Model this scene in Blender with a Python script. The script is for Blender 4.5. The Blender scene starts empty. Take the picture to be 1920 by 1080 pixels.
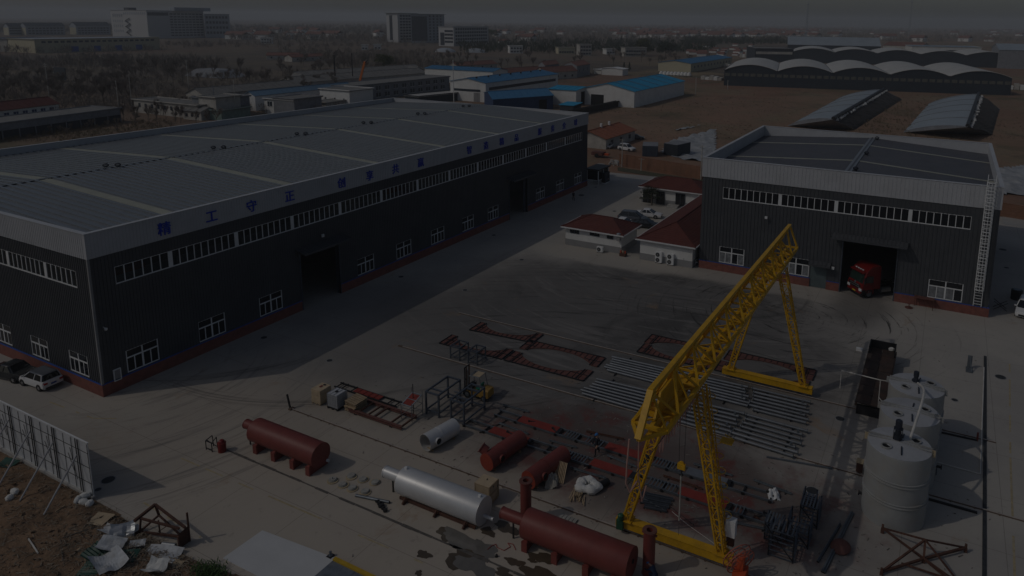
import bpy, bmesh, math, random
from mathutils import Vector, Matrix, Quaternion, noise as mnoise
R_ = math.radians
S = bpy.context.scene
COL = S.collection
random.seed(7)

# ---------------------------------------------------------------- camera
CX, CY, F, H = 1086.0, 290.0, 1338.126, 33.0      # principal point, focal length (px of the 1920 px photo), camera height
def _ray(px, py): return Vector((px - CX, py - CY, F))
_X = _ray(1794, 45).normalized(); _Y = _ray(-1541, 7).normalized()
_Z = _X.cross(_Y).normalized()
if _Z.y > 0: _Z = -_Z
def D(px, py):
    r = _ray(px, py); return Vector((_X.dot(r), _Y.dot(r), _Z.dot(r)))
def G(px, py, z=0.0):
    """point of the place seen at a photo pixel, on the level z"""
    d = D(px, py); t = (H - z) / -d.z
    return Vector((d.x * t, d.y * t, z))
def ZO(bp, tp):
    """height of the top of an upright standing at base pixel bp"""
    b = G(*bp); d = D(*tp); t = (b.x * d.x + b.y * d.y) / (d.x ** 2 + d.y ** 2)
    return H + t * d.z
cam_d = bpy.data.cameras.new('camera'); cam = bpy.data.objects.new('camera', cam_d); COL.objects.link(cam)
_r = D(CX + 1, CY) - D(CX, CY); _u = -(D(CX, CY + 1) - D(CX, CY)); _b = -D(CX, CY)
m3 = Matrix((_r.normalized(), _u.normalized(), _b.normalized())).transposed()
cam.matrix_world = Matrix.Translation((0, 0, H)) @ m3.to_4x4()
cam_d.sensor_width = 36; cam_d.lens = F / 1920 * 36
cam_d.shift_x = -(CX - 960) / 1920; cam_d.shift_y = -(540 - CY) / 1920
cam_d.clip_start = 0.5; cam_d.clip_end = 30000
S.camera = cam

# ---------------------------------------------------------------- light
SUN = Vector((0.714, -0.694, -0.99)).normalized()
w = bpy.data.worlds.new('World'); S.world = w; w.use_nodes = True
nt = w.node_tree; bg = nt.nodes['Background']
sky = nt.nodes.new('ShaderNodeTexSky'); sky.sky_type = 'NISHITA'; sky.sun_disc = False
sky.sun_elevation = math.asin(-SUN.z); sky.sun_rotation = math.atan2(-SUN.x, -SUN.y)
sky.air_density = 1.0; sky.dust_density = 2.2; sky.ozone_density = 2.5; sky.altitude = 30
hs = nt.nodes.new('ShaderNodeHueSaturation'); hs.inputs['Saturation'].default_value = 0.8
nt.links.new(sky.outputs[0], hs.inputs['Color']); nt.links.new(hs.outputs[0], bg.inputs[0]); bg.inputs[1].default_value = 0.15
sd = bpy.data.lights.new('sun', 'SUN'); so = bpy.data.objects.new('sun', sd); COL.objects.link(so)
sd.energy = 2.15; sd.angle = R_(0.5); sd.color = (1.0, 0.935, 0.85)
so.rotation_euler = SUN.to_track_quat('-Z', 'Y').to_euler(); so.location = (0, 0, 120)
S.view_settings.view_transform = 'Standard'; S.view_settings.look = 'None'
S.view_settings.gamma = 1.0; S.view_settings.use_curve_mapping = False
S.view_settings.exposure = -3.07

# ---------------------------------------------------------------- materials
MATS = {}
def mat(name, rgb, rough=0.7, metal=0.0, var=0.18, scale=0.8, bump=0.0, bscale=None, dirt=None, damt=0.5, dscale=0.35, rnd=0.0, spec=0.4):
    """plain painted / mineral surface with uneven tone, optional dirt blotches and fine relief"""
    if name in MATS: return MATS[name]
    m = bpy.data.materials.new(name); m.use_nodes = True; n = m.node_tree.nodes; l = m.node_tree.links
    p = n['Principled BSDF']; p.inputs['Roughness'].default_value = rough; p.inputs['Metallic'].default_value = metal
    p.inputs['Specular IOR Level'].default_value = spec
    geo = n.new('ShaderNodeNewGeometry')
    nz = n.new('ShaderNodeTexNoise'); nz.inputs['Scale'].default_value = scale; nz.inputs['Detail'].default_value = 6; nz.inputs['Roughness'].default_value = 0.65
    l.new(geo.outputs['Position'], nz.inputs['Vector'])
    mr = n.new('ShaderNodeMapRange'); mr.inputs[1].default_value = 0.3; mr.inputs[2].default_value = 0.7
    mr.inputs[3].default_value = 1 - var; mr.inputs[4].default_value = 1 + var
    l.new(nz.outputs[0], mr.inputs[0])
    vm = n.new('ShaderNodeVectorMath'); vm.operation = 'SCALE'
    vm.inputs[0].default_value = rgb; l.new(mr.outputs[0], vm.inputs['Scale'])
    out = vm.outputs[0]
    if rnd:
        oi = n.new('ShaderNodeObjectInfo'); m2 = n.new('ShaderNodeMapRange'); m2.inputs[3].default_value = 1 - rnd; m2.inputs[4].default_value = 1 + rnd
        l.new(oi.outputs['Random'], m2.inputs[0]); v2 = n.new('ShaderNodeVectorMath'); v2.operation = 'SCALE'
        l.new(out, v2.inputs[0]); l.new(m2.outputs[0], v2.inputs['Scale']); out = v2.outputs[0]
    if dirt:
        n2 = n.new('ShaderNodeTexNoise'); n2.inputs['Scale'].default_value = dscale; n2.inputs['Detail'].default_value = 8; n2.inputs['Roughness'].default_value = 0.7
        l.new(geo.outputs['Position'], n2.inputs['Vector'])
        r2 = n.new('ShaderNodeMapRange'); r2.inputs[1].default_value = 0.48; r2.inputs[2].default_value = 0.68; r2.inputs[3].default_value = 0; r2.inputs[4].default_value = damt
        l.new(n2.outputs[0], r2.inputs[0])
        mx = n.new('ShaderNodeMix'); mx.data_type = 'RGBA'; l.new(r2.outputs[0], mx.inputs[0]); l.new(out, mx.inputs[6]); mx.inputs[7].default_value = (*dirt, 1)
        out = mx.outputs[2]
    l.new(out, p.inputs['Base Color'])
    if bump:
        nb = n.new('ShaderNodeTexNoise'); nb.inputs['Scale'].default_value = bscale or scale * 6; nb.inputs['Detail'].default_value = 5
        l.new(geo.outputs['Position'], nb.inputs['Vector'])
        b = n.new('ShaderNodeBump'); b.inputs['Strength'].default_value = bump; b.inputs['Distance'].default_value = 0.1
        l.new(nb.outputs[0], b.inputs['Height']); l.new(b.outputs[0], p.inputs['Normal'])
    MATS[name] = m; return m
def glass(name, rgb=(0.02, 0.025, 0.03), trans=0.25, rough=0.08):
    m = bpy.data.materials.new(name); m.use_nodes = True; n = m.node_tree.nodes; l = m.node_tree.links
    p = n['Principled BSDF']; p.inputs['Base Color'].default_value = (*rgb, 1); p.inputs['Roughness'].default_value = rough
    t = n.new('ShaderNodeBsdfTransparent'); t.inputs[0].default_value = (0.8, 0.85, 0.85, 1)
    mx = n.new('ShaderNodeMixShader'); mx.inputs[0].default_value = trans
    l.new(p.outputs[0], mx.inputs[1]); l.new(t.outputs[0], mx.inputs[2]); l.new(mx.outputs[0], n['Material Output'].inputs[0])
    MATS[name] = m; return m

M = dict(
    wall=mat('grey_sheet', (0.070, 0.074, 0.081), 0.5, var=0.10, scale=0.5, dirt=(0.12, 0.12, 0.12), damt=0.25),
    pale=mat('pale_sheet', (0.47, 0.48, 0.50), 0.45, var=0.05, scale=0.4, dirt=(0.33, 0.33, 0.33), damt=0.3),
    roof=mat('roof_sheet', (0.25, 0.27, 0.29), 0.36, metal=0.45, var=0.12, scale=0.35, dirt=(0.17, 0.17, 0.17), damt=0.5),
    roof2=mat('roof_sheet_dark', (0.115, 0.122, 0.14), 0.5, metal=0.1, var=0.10, scale=0.4, dirt=(0.16, 0.15, 0.15), damt=0.4),
    sky_l=mat('skylight', (0.60, 0.60, 0.50), 0.4, var=0.12, scale=0.6),
    plinth=mat('brick_red', (0.23, 0.085, 0.065), 0.85, var=0.2, scale=2.0, dirt=(0.14, 0.07, 0.06), damt=0.5),
    blue=mat('blue_paint', (0.03, 0.09, 0.36), 0.5),
    bluelet=mat('blue_letter', (0.010, 0.045, 0.42), 0.4, var=0.05),
    white=mat('white_paint', (0.72, 0.73, 0.73), 0.5, var=0.06, dirt=(0.45, 0.44, 0.42), damt=0.3),
    whitep=mat('white_plaster', (0.70, 0.70, 0.68), 0.8, var=0.05, dirt=(0.5, 0.48, 0.45), damt=0.35),
    greyp=mat('grey_plaster', (0.28, 0.28, 0.28), 0.85, var=0.1),
    dark=mat('dark_void', (0.012, 0.012, 0.013), 0.9),
    black=mat('black_paint', (0.018, 0.018, 0.02), 0.5),
    rubber=mat('rubber', (0.02, 0.02, 0.02), 0.85),
    steel=mat('grey_steel', (0.17, 0.19, 0.21), 0.45, metal=0.5, var=0.2, scale=1.5),
    galv=mat('galvanised', (0.42, 0.44, 0.46), 0.4, metal=0.6, var=0.15, scale=2),
    pipe=mat('pipe_grey', (0.20, 0.215, 0.235), 0.45, metal=0.3, var=0.15, scale=1.2, rnd=0.12),
    framesteel=mat('blue_grey_steel', (0.085, 0.10, 0.125), 0.5, metal=0.3, var=0.2, scale=2),
    primer=mat('red_primer', (0.185, 0.042, 0.034), 0.5, var=0.14, scale=1.0, dirt=(0.24, 0.07, 0.058), damt=0.4),
    primer_end=mat('bright_primer', (0.27, 0.042, 0.022), 0.5, var=0.12, scale=1.5),
    primerd=mat('dull_red_steel', (0.145, 0.060, 0.048), 0.75, var=0.25, scale=1.5, dirt=(0.08, 0.045, 0.04), damt=0.6, dscale=1.0),
    rust=mat('rusty_steel', (0.10, 0.045, 0.03), 0.85, var=0.35, scale=2.0, dirt=(0.05, 0.03, 0.025), damt=0.6, dscale=1.2),
    silver=mat('silver_paint', (0.62, 0.62, 0.62), 0.42, metal=0.3, var=0.05, scale=1.0, dirt=(0.5, 0.49, 0.47), damt=0.3),
    yellow=mat('crane_yellow', (0.62, 0.345, 0.010), 0.45, var=0.12, scale=1.2, dirt=(0.36, 0.20, 0.02), damt=0.6, dscale=0.8),
    orange=mat('orange_paint', (0.62, 0.16, 0.02), 0.5),
    redor=mat('orange_red_paint', (0.55, 0.09, 0.03), 0.5),
    red=mat('red_paint', (0.17, 0.010, 0.009), 0.32, var=0.08),
    redmat=mat('red_deck', (0.24, 0.036, 0.026), 0.8, var=0.15, scale=1.5),
    roof_red=mat('red_tile', (0.125, 0.036, 0.028), 0.75, var=0.14, scale=1.0, dirt=(0.095, 0.038, 0.032), damt=0.5),
    roof_or=mat('orange_tile', (0.30, 0.11, 0.06), 0.8, var=0.2, scale=1.0),
    roof_br=mat('brown_tile', (0.19, 0.09, 0.07), 0.85, var=0.2, scale=0.6),
    deck=mat('dark_rusty_deck', (0.048, 0.033, 0.027), 0.85, var=0.4, scale=1.2, dirt=(0.09, 0.045, 0.03), damt=0.7, dscale=0.7),
    wood=mat('timber', (0.40, 0.30, 0.19), 0.85, var=0.2, scale=3, rnd=0.15),
    ply=mat('plywood', (0.46, 0.36, 0.24), 0.8, var=0.14, scale=2, rnd=0.1),
    tarp=mat('dull_tarp', (0.33, 0.32, 0.29), 0.7, var=0.3, scale=3),
    bagw=mat('white_sack', (0.62, 0.62, 0.60), 0.75, var=0.15, scale=4, bump=0.4, bscale=8),
    tank=mat('tank_plastic', (0.325, 0.33, 0.325), 0.55, var=0.09, scale=0.7, dirt=(0.34, 0.30, 0.24), damt=0.4, dscale=0.9),
    tanktop=mat('tank_lid', (0.40, 0.41, 0.43), 0.45, var=0.08, scale=1.0, dirt=(0.30, 0.30, 0.31), damt=0.5),
    tan=mat('tan_strap', (0.42, 0.34, 0.22), 0.7),
    motor=mat('motor_blue', (0.024, 0.029, 0.042), 0.5),
    cloth_d=mat('dark_workwear', (0.018, 0.02, 0.028), 0.9),
    cloth_b=mat('blue_workwear', (0.02, 0.035, 0.075), 0.9),
    skin=mat('skin', (0.42, 0.25, 0.18), 0.6),
    helmet=mat('blue_helmet', (0.03, 0.16, 0.42), 0.35),
    teal=mat('green_seat', (0.01, 0.16, 0.11), 0.6),
    forky=mat('forklift_yellow', (0.36, 0.21, 0.045), 0.5, var=0.15),
    blueroof=mat('blue_roof', (0.035, 0.17, 0.33), 0.5, var=0.12, scale=0.3),
    brightblue=mat('bright_blue_roof', (0.012, 0.29, 0.50), 0.5, var=0.10, scale=0.3),
    blueroof2=mat('faded_blue_roof', (0.12, 0.21, 0.30), 0.55, var=0.12, scale=0.3),
    bluewall=mat('dark_blue_sheet', (0.02, 0.05, 0.13), 0.6),
    shed_roof=mat('old_grey_roof', (0.20, 0.195, 0.185), 0.9, var=0.2, scale=0.5),
    shed_wall=mat('weathered_wall', (0.47, 0.45, 0.41), 0.9, var=0.25, scale=0.7, dirt=(0.2, 0.19, 0.17), damt=0.6),
    greywall=mat('grey_old_wall', (0.22, 0.23, 0.25), 0.9, var=0.2, scale=0.7),
    stucco=mat('cream_sheet', (0.50, 0.46, 0.33), 0.8, var=0.06, scale=0.2),
    tower=mat('far_white_wall', (0.52, 0.52, 0.52), 0.8, var=0.04, scale=0.05),
    towerg=mat('far_grey_wall', (0.33, 0.36, 0.40), 0.8, var=0.04, scale=0.05),
    winfar=mat('far_window', (0.035, 0.045, 0.06), 0.3),
    arch=mat('arched_roof', (0.50, 0.49, 0.46), 0.55, var=0.1, scale=0.15),
    navy=mat('navy_sheet', (0.032, 0.042, 0.055), 0.6, var=0.12, scale=0.2),
    film=mat('greenhouse_film', (0.30, 0.34, 0.37), 0.4, var=0.12, scale=0.15),
    earthwall=mat('earth_wall', (0.05, 0.045, 0.04), 0.95, var=0.3, scale=0.5),
    bark=mat('bark', (0.16, 0.135, 0.115), 0.95, var=0.25, scale=2),
    twig=mat('twig', (0.215, 0.182, 0.155), 0.95, var=0.25, scale=1),
    leafg=mat('spring_leaf', (0.075, 0.085, 0.025), 0.8, var=0.3, scale=0.8),
    leafd=mat('dark_leaf', (0.03, 0.042, 0.02), 0.85, var=0.3, scale=0.8),
    weed=mat('weed', (0.05, 0.10, 0.025), 0.8, var=0.3, scale=3),
    drygrass=mat('dry_grass', (0.17, 0.13, 0.075), 0.95, var=0.3, scale=2),
    asph=mat('concrete_road', (0.36, 0.35, 0.33), 0.9, var=0.12, scale=0.15),
    ylw_line=mat('worn_yellow_line', (0.41, 0.335, 0.20), 0.85, var=0.25, scale=2.5, dirt=(0.36, 0.33, 0.28), damt=0.9, dscale=1.5),
    trench=mat('trench_cover', (0.035, 0.038, 0.042), 0.7, var=0.3, scale=3),
    rail=mat('crane_rail', (0.16, 0.115, 0.085), 0.65, metal=0.3, var=0.3, scale=1.5),
    railt=mat('rail_top', (0.42, 0.37, 0.33), 0.5, metal=0.1, var=0.2, scale=1.5),
    green=mat('green_paint', (0.02, 0.09, 0.05), 0.5),
    greensheet=mat('green_sheet', (0.02, 0.075, 0.055), 0.5, var=0.2),
    brown=mat('fence_strut', (0.40, 0.40, 0.41), 0.5, metal=0.3),
    panel=mat('fence_panel', (0.62, 0.64, 0.66), 0.5, metal=0.1, var=0.10, scale=1.0, rnd=0.05, dirt=(0.48, 0.49, 0.5), damt=0.5),
    stone=mat('pale_rubble', (0.42, 0.41, 0.39), 0.95, var=0.2, scale=1.5),
    carw=mat('car_white', (0.72, 0.72, 0.72), 0.25, var=0.02, spec=0.6),
    card=mat('car_dark', (0.022, 0.025, 0.028), 0.22, var=0.05, spec=0.6),
    carg=mat('car_grey', (0.10, 0.11, 0.13), 0.25, var=0.04, spec=0.6),
    carglass=mat('car_glass', (0.01, 0.012, 0.014), 0.08, var=0.0, spec=0.7),
    lampred=mat('tail_lamp', (0.35, 0.01, 0.01), 0.3),
    chrome=mat('alloy', (0.45, 0.45, 0.46), 0.3, metal=0.8),
    plate=mat('number_plate_yellow', (0.6, 0.42, 0.03), 0.5),
    plateb=mat('number_plate_blue', (0.03, 0.07, 0.3), 0.5),
    wet=mat('wet_concrete', (0.085, 0.065, 0.045), 0.25, var=0.2, scale=1.5),
    puddle=mat('puddle', (0.16, 0.15, 0.135), 0.06, var=0.15, scale=1.0),
    hose=mat('white_hose', (0.6, 0.58, 0.54), 0.6),
    rope=mat('red_hose', (0.30, 0.05, 0.04), 0.6),
    pinkr=mat('faded_pink_cable', (0.42, 0.24, 0.2), 0.7),
    brickwall=mat('brown_brick', (0.26, 0.135, 0.085), 0.95, var=0.15, scale=0.6, dirt=(0.2, 0.12, 0.08), damt=0.5, bump=0.2),
    contain=mat('container_blue', (0.06, 0.08, 0.11), 0.6, var=0.2),
    scrap=mat('scrap_white', (0.50, 0.52, 0.54), 0.6, var=0.2, scale=2.5, dirt=(0.33, 0.32, 0.3), damt=0.7, dscale=1.5),
    dullband=mat('dull_band', (.13, .13, .11), .5, var=.3),
    snowy=mat('white_film', (0.33, 0.34, 0.35), 0.6, var=0.25, scale=0.4, bump=0.6, bscale=1.5),
    glass=glass('window_glass', (0.045, 0.05, 0.055), 0.55, 0.1),
    glassd=glass('dark_glass', (0.018, 0.02, 0.024), 0.08, 0.08),
    curtain=mat('curtained_glass', (0.20, 0.21, 0.22), 0.22, var=0.45, scale=2),
)

# ---------------------------------------------------------------- mesh helpers
class MB:
    def __init__(s): s.v = []; s.f = []
    def add(s, vs, fs):
        o = len(s.v); s.v += [tuple(v) for v in vs]; s.f += [tuple(i + o for i in f) for f in fs]; return s
    def box(s, x0, x1, y0, y1, z0, z1):
        if x0 > x1: x0, x1 = x1, x0
        if y0 > y1: y0, y1 = y1, y0
        if z0 > z1: z0, z1 = z1, z0
        return s.add([(x0,y0,z0),(x1,y0,z0),(x1,y1,z0),(x0,y1,z0),(x0,y0,z1),(x1,y0,z1),(x1,y1,z1),(x0,y1,z1)],
                     [(3,2,1,0),(4,5,6,7),(0,1,5,4),(1,2,6,5),(2,3,7,6),(3,0,4,7)])
    def obox(s, c, a, b, n):
        c = Vector(c); a = Vector(a); b = Vector(b); n = Vector(n)
        vs = [c-a-b-n, c+a-b-n, c+a+b-n, c-a+b-n, c-a-b+n, c+a-b+n, c+a+b+n, c-a+b+n]
        return s.add(vs, [(3,2,1,0),(4,5,6,7),(0,1,5,4),(1,2,6,5),(2,3,7,6),(3,0,4,7)])
    def bar(s, p, q, w, h=None, up=(0, 0, 1)):
        p = Vector(p); q = Vector(q); h = h or w; d = (q - p)
        if d.length < 1e-6: return s
        dn = d.normalized(); up = Vector(up)
        if abs(dn.dot(up)) > 0.98: up = Vector((1, 0, 0))
        a = dn.cross(up).normalized(); b = a.cross(dn).normalized()
        return s.obox((p + q) / 2, d / 2, a * w / 2, b * h / 2)
    def tube(s, p, q, r, n=10, r2=None, caps=True):
        p = Vector(p); q = Vector(q); d = (q - p)
        if d.length < 1e-6: return s
        d.normalize(); up = Vector((0, 0, 1)) if abs(d.z) < 0.95 else Vector((1, 0, 0))
        a = d.cross(up).normalized(); b = a.cross(d).normalized(); r2 = r if r2 is None else r2
        vs = []
        for i in range(n):
            t = 2 * math.pi * i / n; o = a * math.cos(t) + b * math.sin(t)
            vs += [p + o * r, q + o * r2]
        fs = [(2*i, 2*((i+1) % n), 2*((i+1) % n)+1, 2*i+1) for i in range(n)]
        if caps: fs += [tuple(2*i for i in range(n))[::-1], tuple(2*i+1 for i in range(n))]
        return s.add(vs, fs)
    def path(s, pts, r, n=6):
        for a, b in zip(pts, pts[1:]): s.tube(a, b, r, n)
        return s
    def prism(s, pts, z0, z1):
        n = len(pts); vs = [(p[0], p[1], z0) for p in pts] + [(p[0], p[1], z1) for p in pts]
        return s.add(vs, [tuple(range(n))[::-1], tuple(range(n, 2*n))] + [(i, (i+1) % n, n+(i+1) % n, n+i) for i in range(n)])
    def extr(s, pts, o, a, b, n):
        """2-D outline pts in plane (a,b) at o extruded by vector n"""
        o = Vector(o); a = Vector(a); b = Vector(b); n = Vector(n); k = len(pts)
        vs = [o + a*p[0] + b*p[1] for p in pts]; vs += [v + n for v in vs]
        return s.add(vs, [tuple(range(k))[::-1], tuple(range(k, 2*k))] + [(i, (i+1) % k, k+(i+1) % k, k+i) for i in range(k)])
    def lathe(s, o, axis, prof, n=24, caps=True):
        """prof = [(t along axis, radius)]"""
        o = Vector(o); d = Vector(axis).normalized(); up = Vector((0, 0, 1)) if abs(d.z) < 0.95 else Vector((1, 0, 0))
        a = d.cross(up).normalized(); b = a.cross(d).normalized(); vs = []
        for t, r in prof:
            for i in range(n):
                g = 2 * math.pi * i / n; vs.append(o + d*t + (a*math.cos(g) + b*math.sin(g))*r)
        fs = []
        for k in range(len(prof)-1):
            for i in range(n):
                j = (i+1) % n; fs.append((k*n+i, k*n+j, (k+1)*n+j, (k+1)*n+i))
        if caps: fs += [tuple(range(n))[::-1], tuple(range((len(prof)-1)*n, len(prof)*n))]
        return s.add(vs, fs)
    def quad(s, a, b, c, d): return s.add([a, b, c, d], [(0, 1, 2, 3)])
    def mesh(s, name, m, smooth=False, off=None):
        me = bpy.data.meshes.new(name)
        vs = s.v if off is None else [(x-off[0], y-off[1], z-off[2]) for x, y, z in s.v]
        me.from_pydata(vs, [], s.f); me.update()
        bm = bmesh.new(); bm.from_mesh(me); bmesh.ops.recalc_face_normals(bm, faces=bm.faces); bm.to_mesh(me); bm.free()
        if smooth:
            me.polygons.foreach_set('use_smooth', [True]*len(me.polygons))
            me.set_sharp_from_angle(angle=R_(35))
        if m: me.materials.append(m)
        return me
    def build(s, name, m, parent=None, smooth=False, label=None, kind=None, loc=None):
        root = parent
        while root is not None and root.parent is not None: root = root.parent
        off = tuple(root.location) if root is not None else (loc or (0, 0, 0))
        o = bpy.data.objects.new(name, s.mesh(name, m, smooth, off)); COL.objects.link(o)
        if parent is not None: o.parent = parent
        elif loc is not None: o.location = loc
        if label: o['label'] = label
        if kind: o['kind'] = kind
        return o
def thing(name, label, cat, loc=(0, 0, 0), group=None, rz=0.0):
    o = bpy.data.objects.new(name, None); COL.objects.link(o); o.empty_display_size = 0.5
    o.location = loc; o.rotation_euler = (0, 0, rz); o['label'] = label; o['category'] = cat; o['kind'] = 'thing'
    if group: o['group'] = group
    return o
def tag(o, label, cat, group=None):
    o['label'] = label; o['category'] = cat; o['kind'] = 'thing'
    if group: o['group'] = group
    return o
def piece(name, me, parent, loc=(0, 0, 0), rot=None, label=None):
    """an instance object of a shared mesh, its place given in the place's own coordinates"""
    root = parent
    while root.parent is not None: root = root.parent
    o = bpy.data.objects.new(name, me); COL.objects.link(o); o.parent = parent
    o.location = Vector(loc) - root.location
    if rot: o.rotation_euler = rot
    if label: o['label'] = label
    return o
KIDS = {}
def kids(o):
    return [c for c in bpy.data.objects if c.parent == o]
def dup(root, loc, rz=0.0, label=None, group=None, mats=None):
    def cp(o, par):
        c = o.copy(); COL.objects.link(c); c.parent = par
        if mats and o.type == 'MESH' and o.data.materials and o.data.materials[0].name in mats:
            key = (o.data.name, mats[o.data.materials[0].name].name)
            if key not in KIDS:
                d = o.data.copy(); d.materials[0] = mats[o.data.materials[0].name]; KIDS[key] = d
            c.data = KIDS[key]
        for ch in kids(o): cp(ch, c)
        return c
    r = cp(root, None); r.location = loc; r.rotation_euler = (0, 0, rz)
    if label: r['label'] = label
    if group: r['group'] = group
    return r
def struct(name, mb, m, smooth=False):
    o = mb.build(name, m, smooth=smooth); o['kind'] = 'structure'; return o
def wallgrid(mb, axis, pos, thick, u0, u1, z0, z1, holes, rib=0.0, out=-1, rd=0.04, rw=0.07):
    """wall along axis 'x' or 'y' with rectangular holes (u0,u1,z0,z1); ribs stand proud on the 'out' side"""
    us = sorted({u0, u1} | {min(max(h[i], u0), u1) for h in holes for i in (0, 1)})
    def B(a, b, c, d, p0, p1):
        if axis == 'x': mb.box(a, b, p0, p1, c, d)
        else: mb.box(p0, p1, a, b, c, d)
    def spans(u, lo, hi):
        sp = [(lo, hi)]
        for h in holes:
            if h[0] - 1e-6 < u < h[1] + 1e-6:
                ns = []
                for a, b in sp:
                    if h[3] <= a or h[2] >= b: ns.append((a, b)); continue
                    if h[2] > a: ns.append((a, h[2]))
                    if h[3] < b: ns.append((h[3], b))
                sp = ns
        return sp
    for a, b in zip(us, us[1:]):
        for c, d in spans((a + b) / 2, z0, z1): B(a, b, c, d, pos, pos - out * thick)
    if rib:
        k = int((u1 - u0) / rib)
        for i in range(k):
            u = u0 + (i + 0.5) * rib
            for c, d in spans(u, z0, z1): B(u - rw/2, u + rw/2, c, d, pos + out * rd, pos + out * 0.0)
    return mb
# ---------------------------------------------------------------- ground
class NT:
    def __init__(s, name, rough=0.9):
        s.m = bpy.data.materials.new(name); s.m.use_nodes = True; s.n = s.m.node_tree.nodes; s.l = s.m.node_tree.links
        s.p = s.n['Principled BSDF']; s.p.inputs['Roughness'].default_value = rough; s.p.inputs['Specular IOR Level'].default_value = 0.25
        s.pos = s.n.new('ShaderNodeNewGeometry').outputs['Position']
    def sep(s, v=None):
        a = s.n.new('ShaderNodeSeparateXYZ'); s.l.new(v or s.pos, a.inputs[0]); return a.outputs
    def math(s, op, a, b=None, c=None, clamp=False):
        n = s.n.new('ShaderNodeMath'); n.operation = op; n.use_clamp = clamp
        for i, x in enumerate((a, b, c)):
            if x is None: continue
            if isinstance(x, (int, float)): n.inputs[i].default_value = x
            else: s.l.new(x, n.inputs[i])
        return n.outputs[0]
    def vec(s, x, y, z=0.0):
        n = s.n.new('ShaderNodeCombineXYZ')
        for i, q in enumerate((x, y, z)):
            if isinstance(q, (int, float)): n.inputs[i].default_value = q
            else: s.l.new(q, n.inputs[i])
        return n.outputs[0]
    def noise(s, scale, detail=5, rough=0.6, v=None, dist=0.0):
        n = s.n.new('ShaderNodeTexNoise'); n.inputs['Scale'].default_value = scale; n.inputs['Detail'].default_value = detail
        n.inputs['Roughness'].default_value = rough; n.inputs['Distortion'].default_value = dist
        s.l.new(v or s.pos, n.inputs['Vector']); return n.outputs[0]
    def rng(s, x, a, b, c=0.0, d=1.0, smooth=True):
        n = s.n.new('ShaderNodeMapRange'); n.interpolation_type = 'SMOOTHSTEP' if smooth else 'LINEAR'
        for i, q in enumerate((a, b, c, d)): n.inputs[i+1].default_value = q
        s.l.new(x, n.inputs[0]); return n.outputs[0]
    def mix(s, f, a, b):
        n = s.n.new('ShaderNodeMix'); n.data_type = 'RGBA'
        if isinstance(f, (int, float)): n.inputs[0].default_value = f
        else: s.l.new(f, n.inputs[0])
        for i, q in ((6, a), (7, b)):
            if isinstance(q, tuple): n.inputs[i].default_value = (*q, 1)
            else: s.l.new(q, n.inputs[i])
        return n.outputs[2]
    def patch(s, cx, cy, hx, hy, soft=0.35, nz=0.45, sc=0.12):
        """soft-edged irregular stain, 1 inside"""
        X, Y, _ = s.sep()
        a = s.math('DIVIDE', s.math('SUBTRACT', X, cx), hx); b = s.math('DIVIDE', s.math('SUBTRACT', Y, cy), hy)
        d = s.math('SQRT', s.math('ADD', s.math('MULTIPLY', a, a), s.math('MULTIPLY', b, b)))
        d = s.math('ADD', d, s.math('MULTIPLY', s.math('SUBTRACT', s.noise(sc, 6), 0.5), nz*2))
        return s.rng(d, 1 - soft, 1 + soft, 1.0, 0.0)
    def arcs(s, cx, cy, rs=1.6, ts=2.5, seed=0.0):
        X, Y, _ = s.sep(); a = s.math('SUBTRACT', X, cx); b = s.math('SUBTRACT', Y, cy)
        r = s.math('SQRT', s.math('ADD', s.math('MULTIPLY', a, a), s.math('MULTIPLY', b, b)))
        t = s.math('ARCTAN2', b, a)
        return s.noise(1.0, 5, 0.7, s.vec(s.math('MULTIPLY', r, rs), s.math('MULTIPLY', t, ts), seed))
    def bump(s, h, st=0.3, dist=0.05):
        b = s.n.new('ShaderNodeBump'); b.inputs['Strength'].default_value = st; b.inputs['Distance'].default_value = dist
        s.l.new(h, b.inputs['Height']); s.l.new(b.outputs[0], s.p.inputs['Normal'])
    def done(s, c, rough=None):
        s.l.new(c, s.p.inputs['Base Color'])
        if rough is not None: s.l.new(rough, s.p.inputs['Roughness'])
        return s.m
# the concrete yard: pale slab, soot-dark working floor, red overspray, tyre sweeps, rust stains
t = NT('yard_concrete', 0.85)
c = t.mix(t.rng(t.noise(0.09, 6), 0.35, 0.65), (0.435, 0.408, 0.365), (0.36, 0.338, 0.31))
c = t.mix(t.math('MULTIPLY', t.patch(34, 36, 12, 28, 0.5, 0.5, 0.15), 0.55), c, (0.44, 0.37, 0.29))
sweep = t.math('MULTIPLY', t.rng(t.arcs(37, 66, 1.5, 1.3, 3.0), 0.50, 0.70), t.patch(33, 53, 12, 11, 0.5))
c = t.mix(t.math('MULTIPLY', sweep, 0.65), c, (0.13, 0.125, 0.12))
soot = t.patch(68, 28.5, 23, 23, 0.34, 0.34, 0.07)
c = t.mix(t.math('MULTIPLY', soot, 0.90), c, (0.128, 0.123, 0.119))
c = t.mix(t.math('MULTIPLY', t.math('MULTIPLY', soot, t.rng(t.noise(0.10, 7, 0.68, dist=0.7), 0.48, 0.66)), 0.65), c, (0.062, 0.060, 0.059))
soot2 = t.patch(57, 47, 15, 13, 0.5, 0.5, 0.1)
c = t.mix(t.math('MULTIPLY', soot2, 0.72), c, (0.145, 0.14, 0.136))
lane = t.patch(95, 57, 75, 5, 0.4, 0.5, 0.1)
c = t.mix(t.math('MULTIPLY', lane, 0.12), c, (0.22, 0.215, 0.21))
ar = t.arcs(102, 28, 1.3, 3.2, 0.0)
c = t.mix(t.math('MULTIPLY', t.math('MULTIPLY', t.rng(ar, 0.52, 0.66), soot), 0.5), c, (0.27, 0.255, 0.24))
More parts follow.
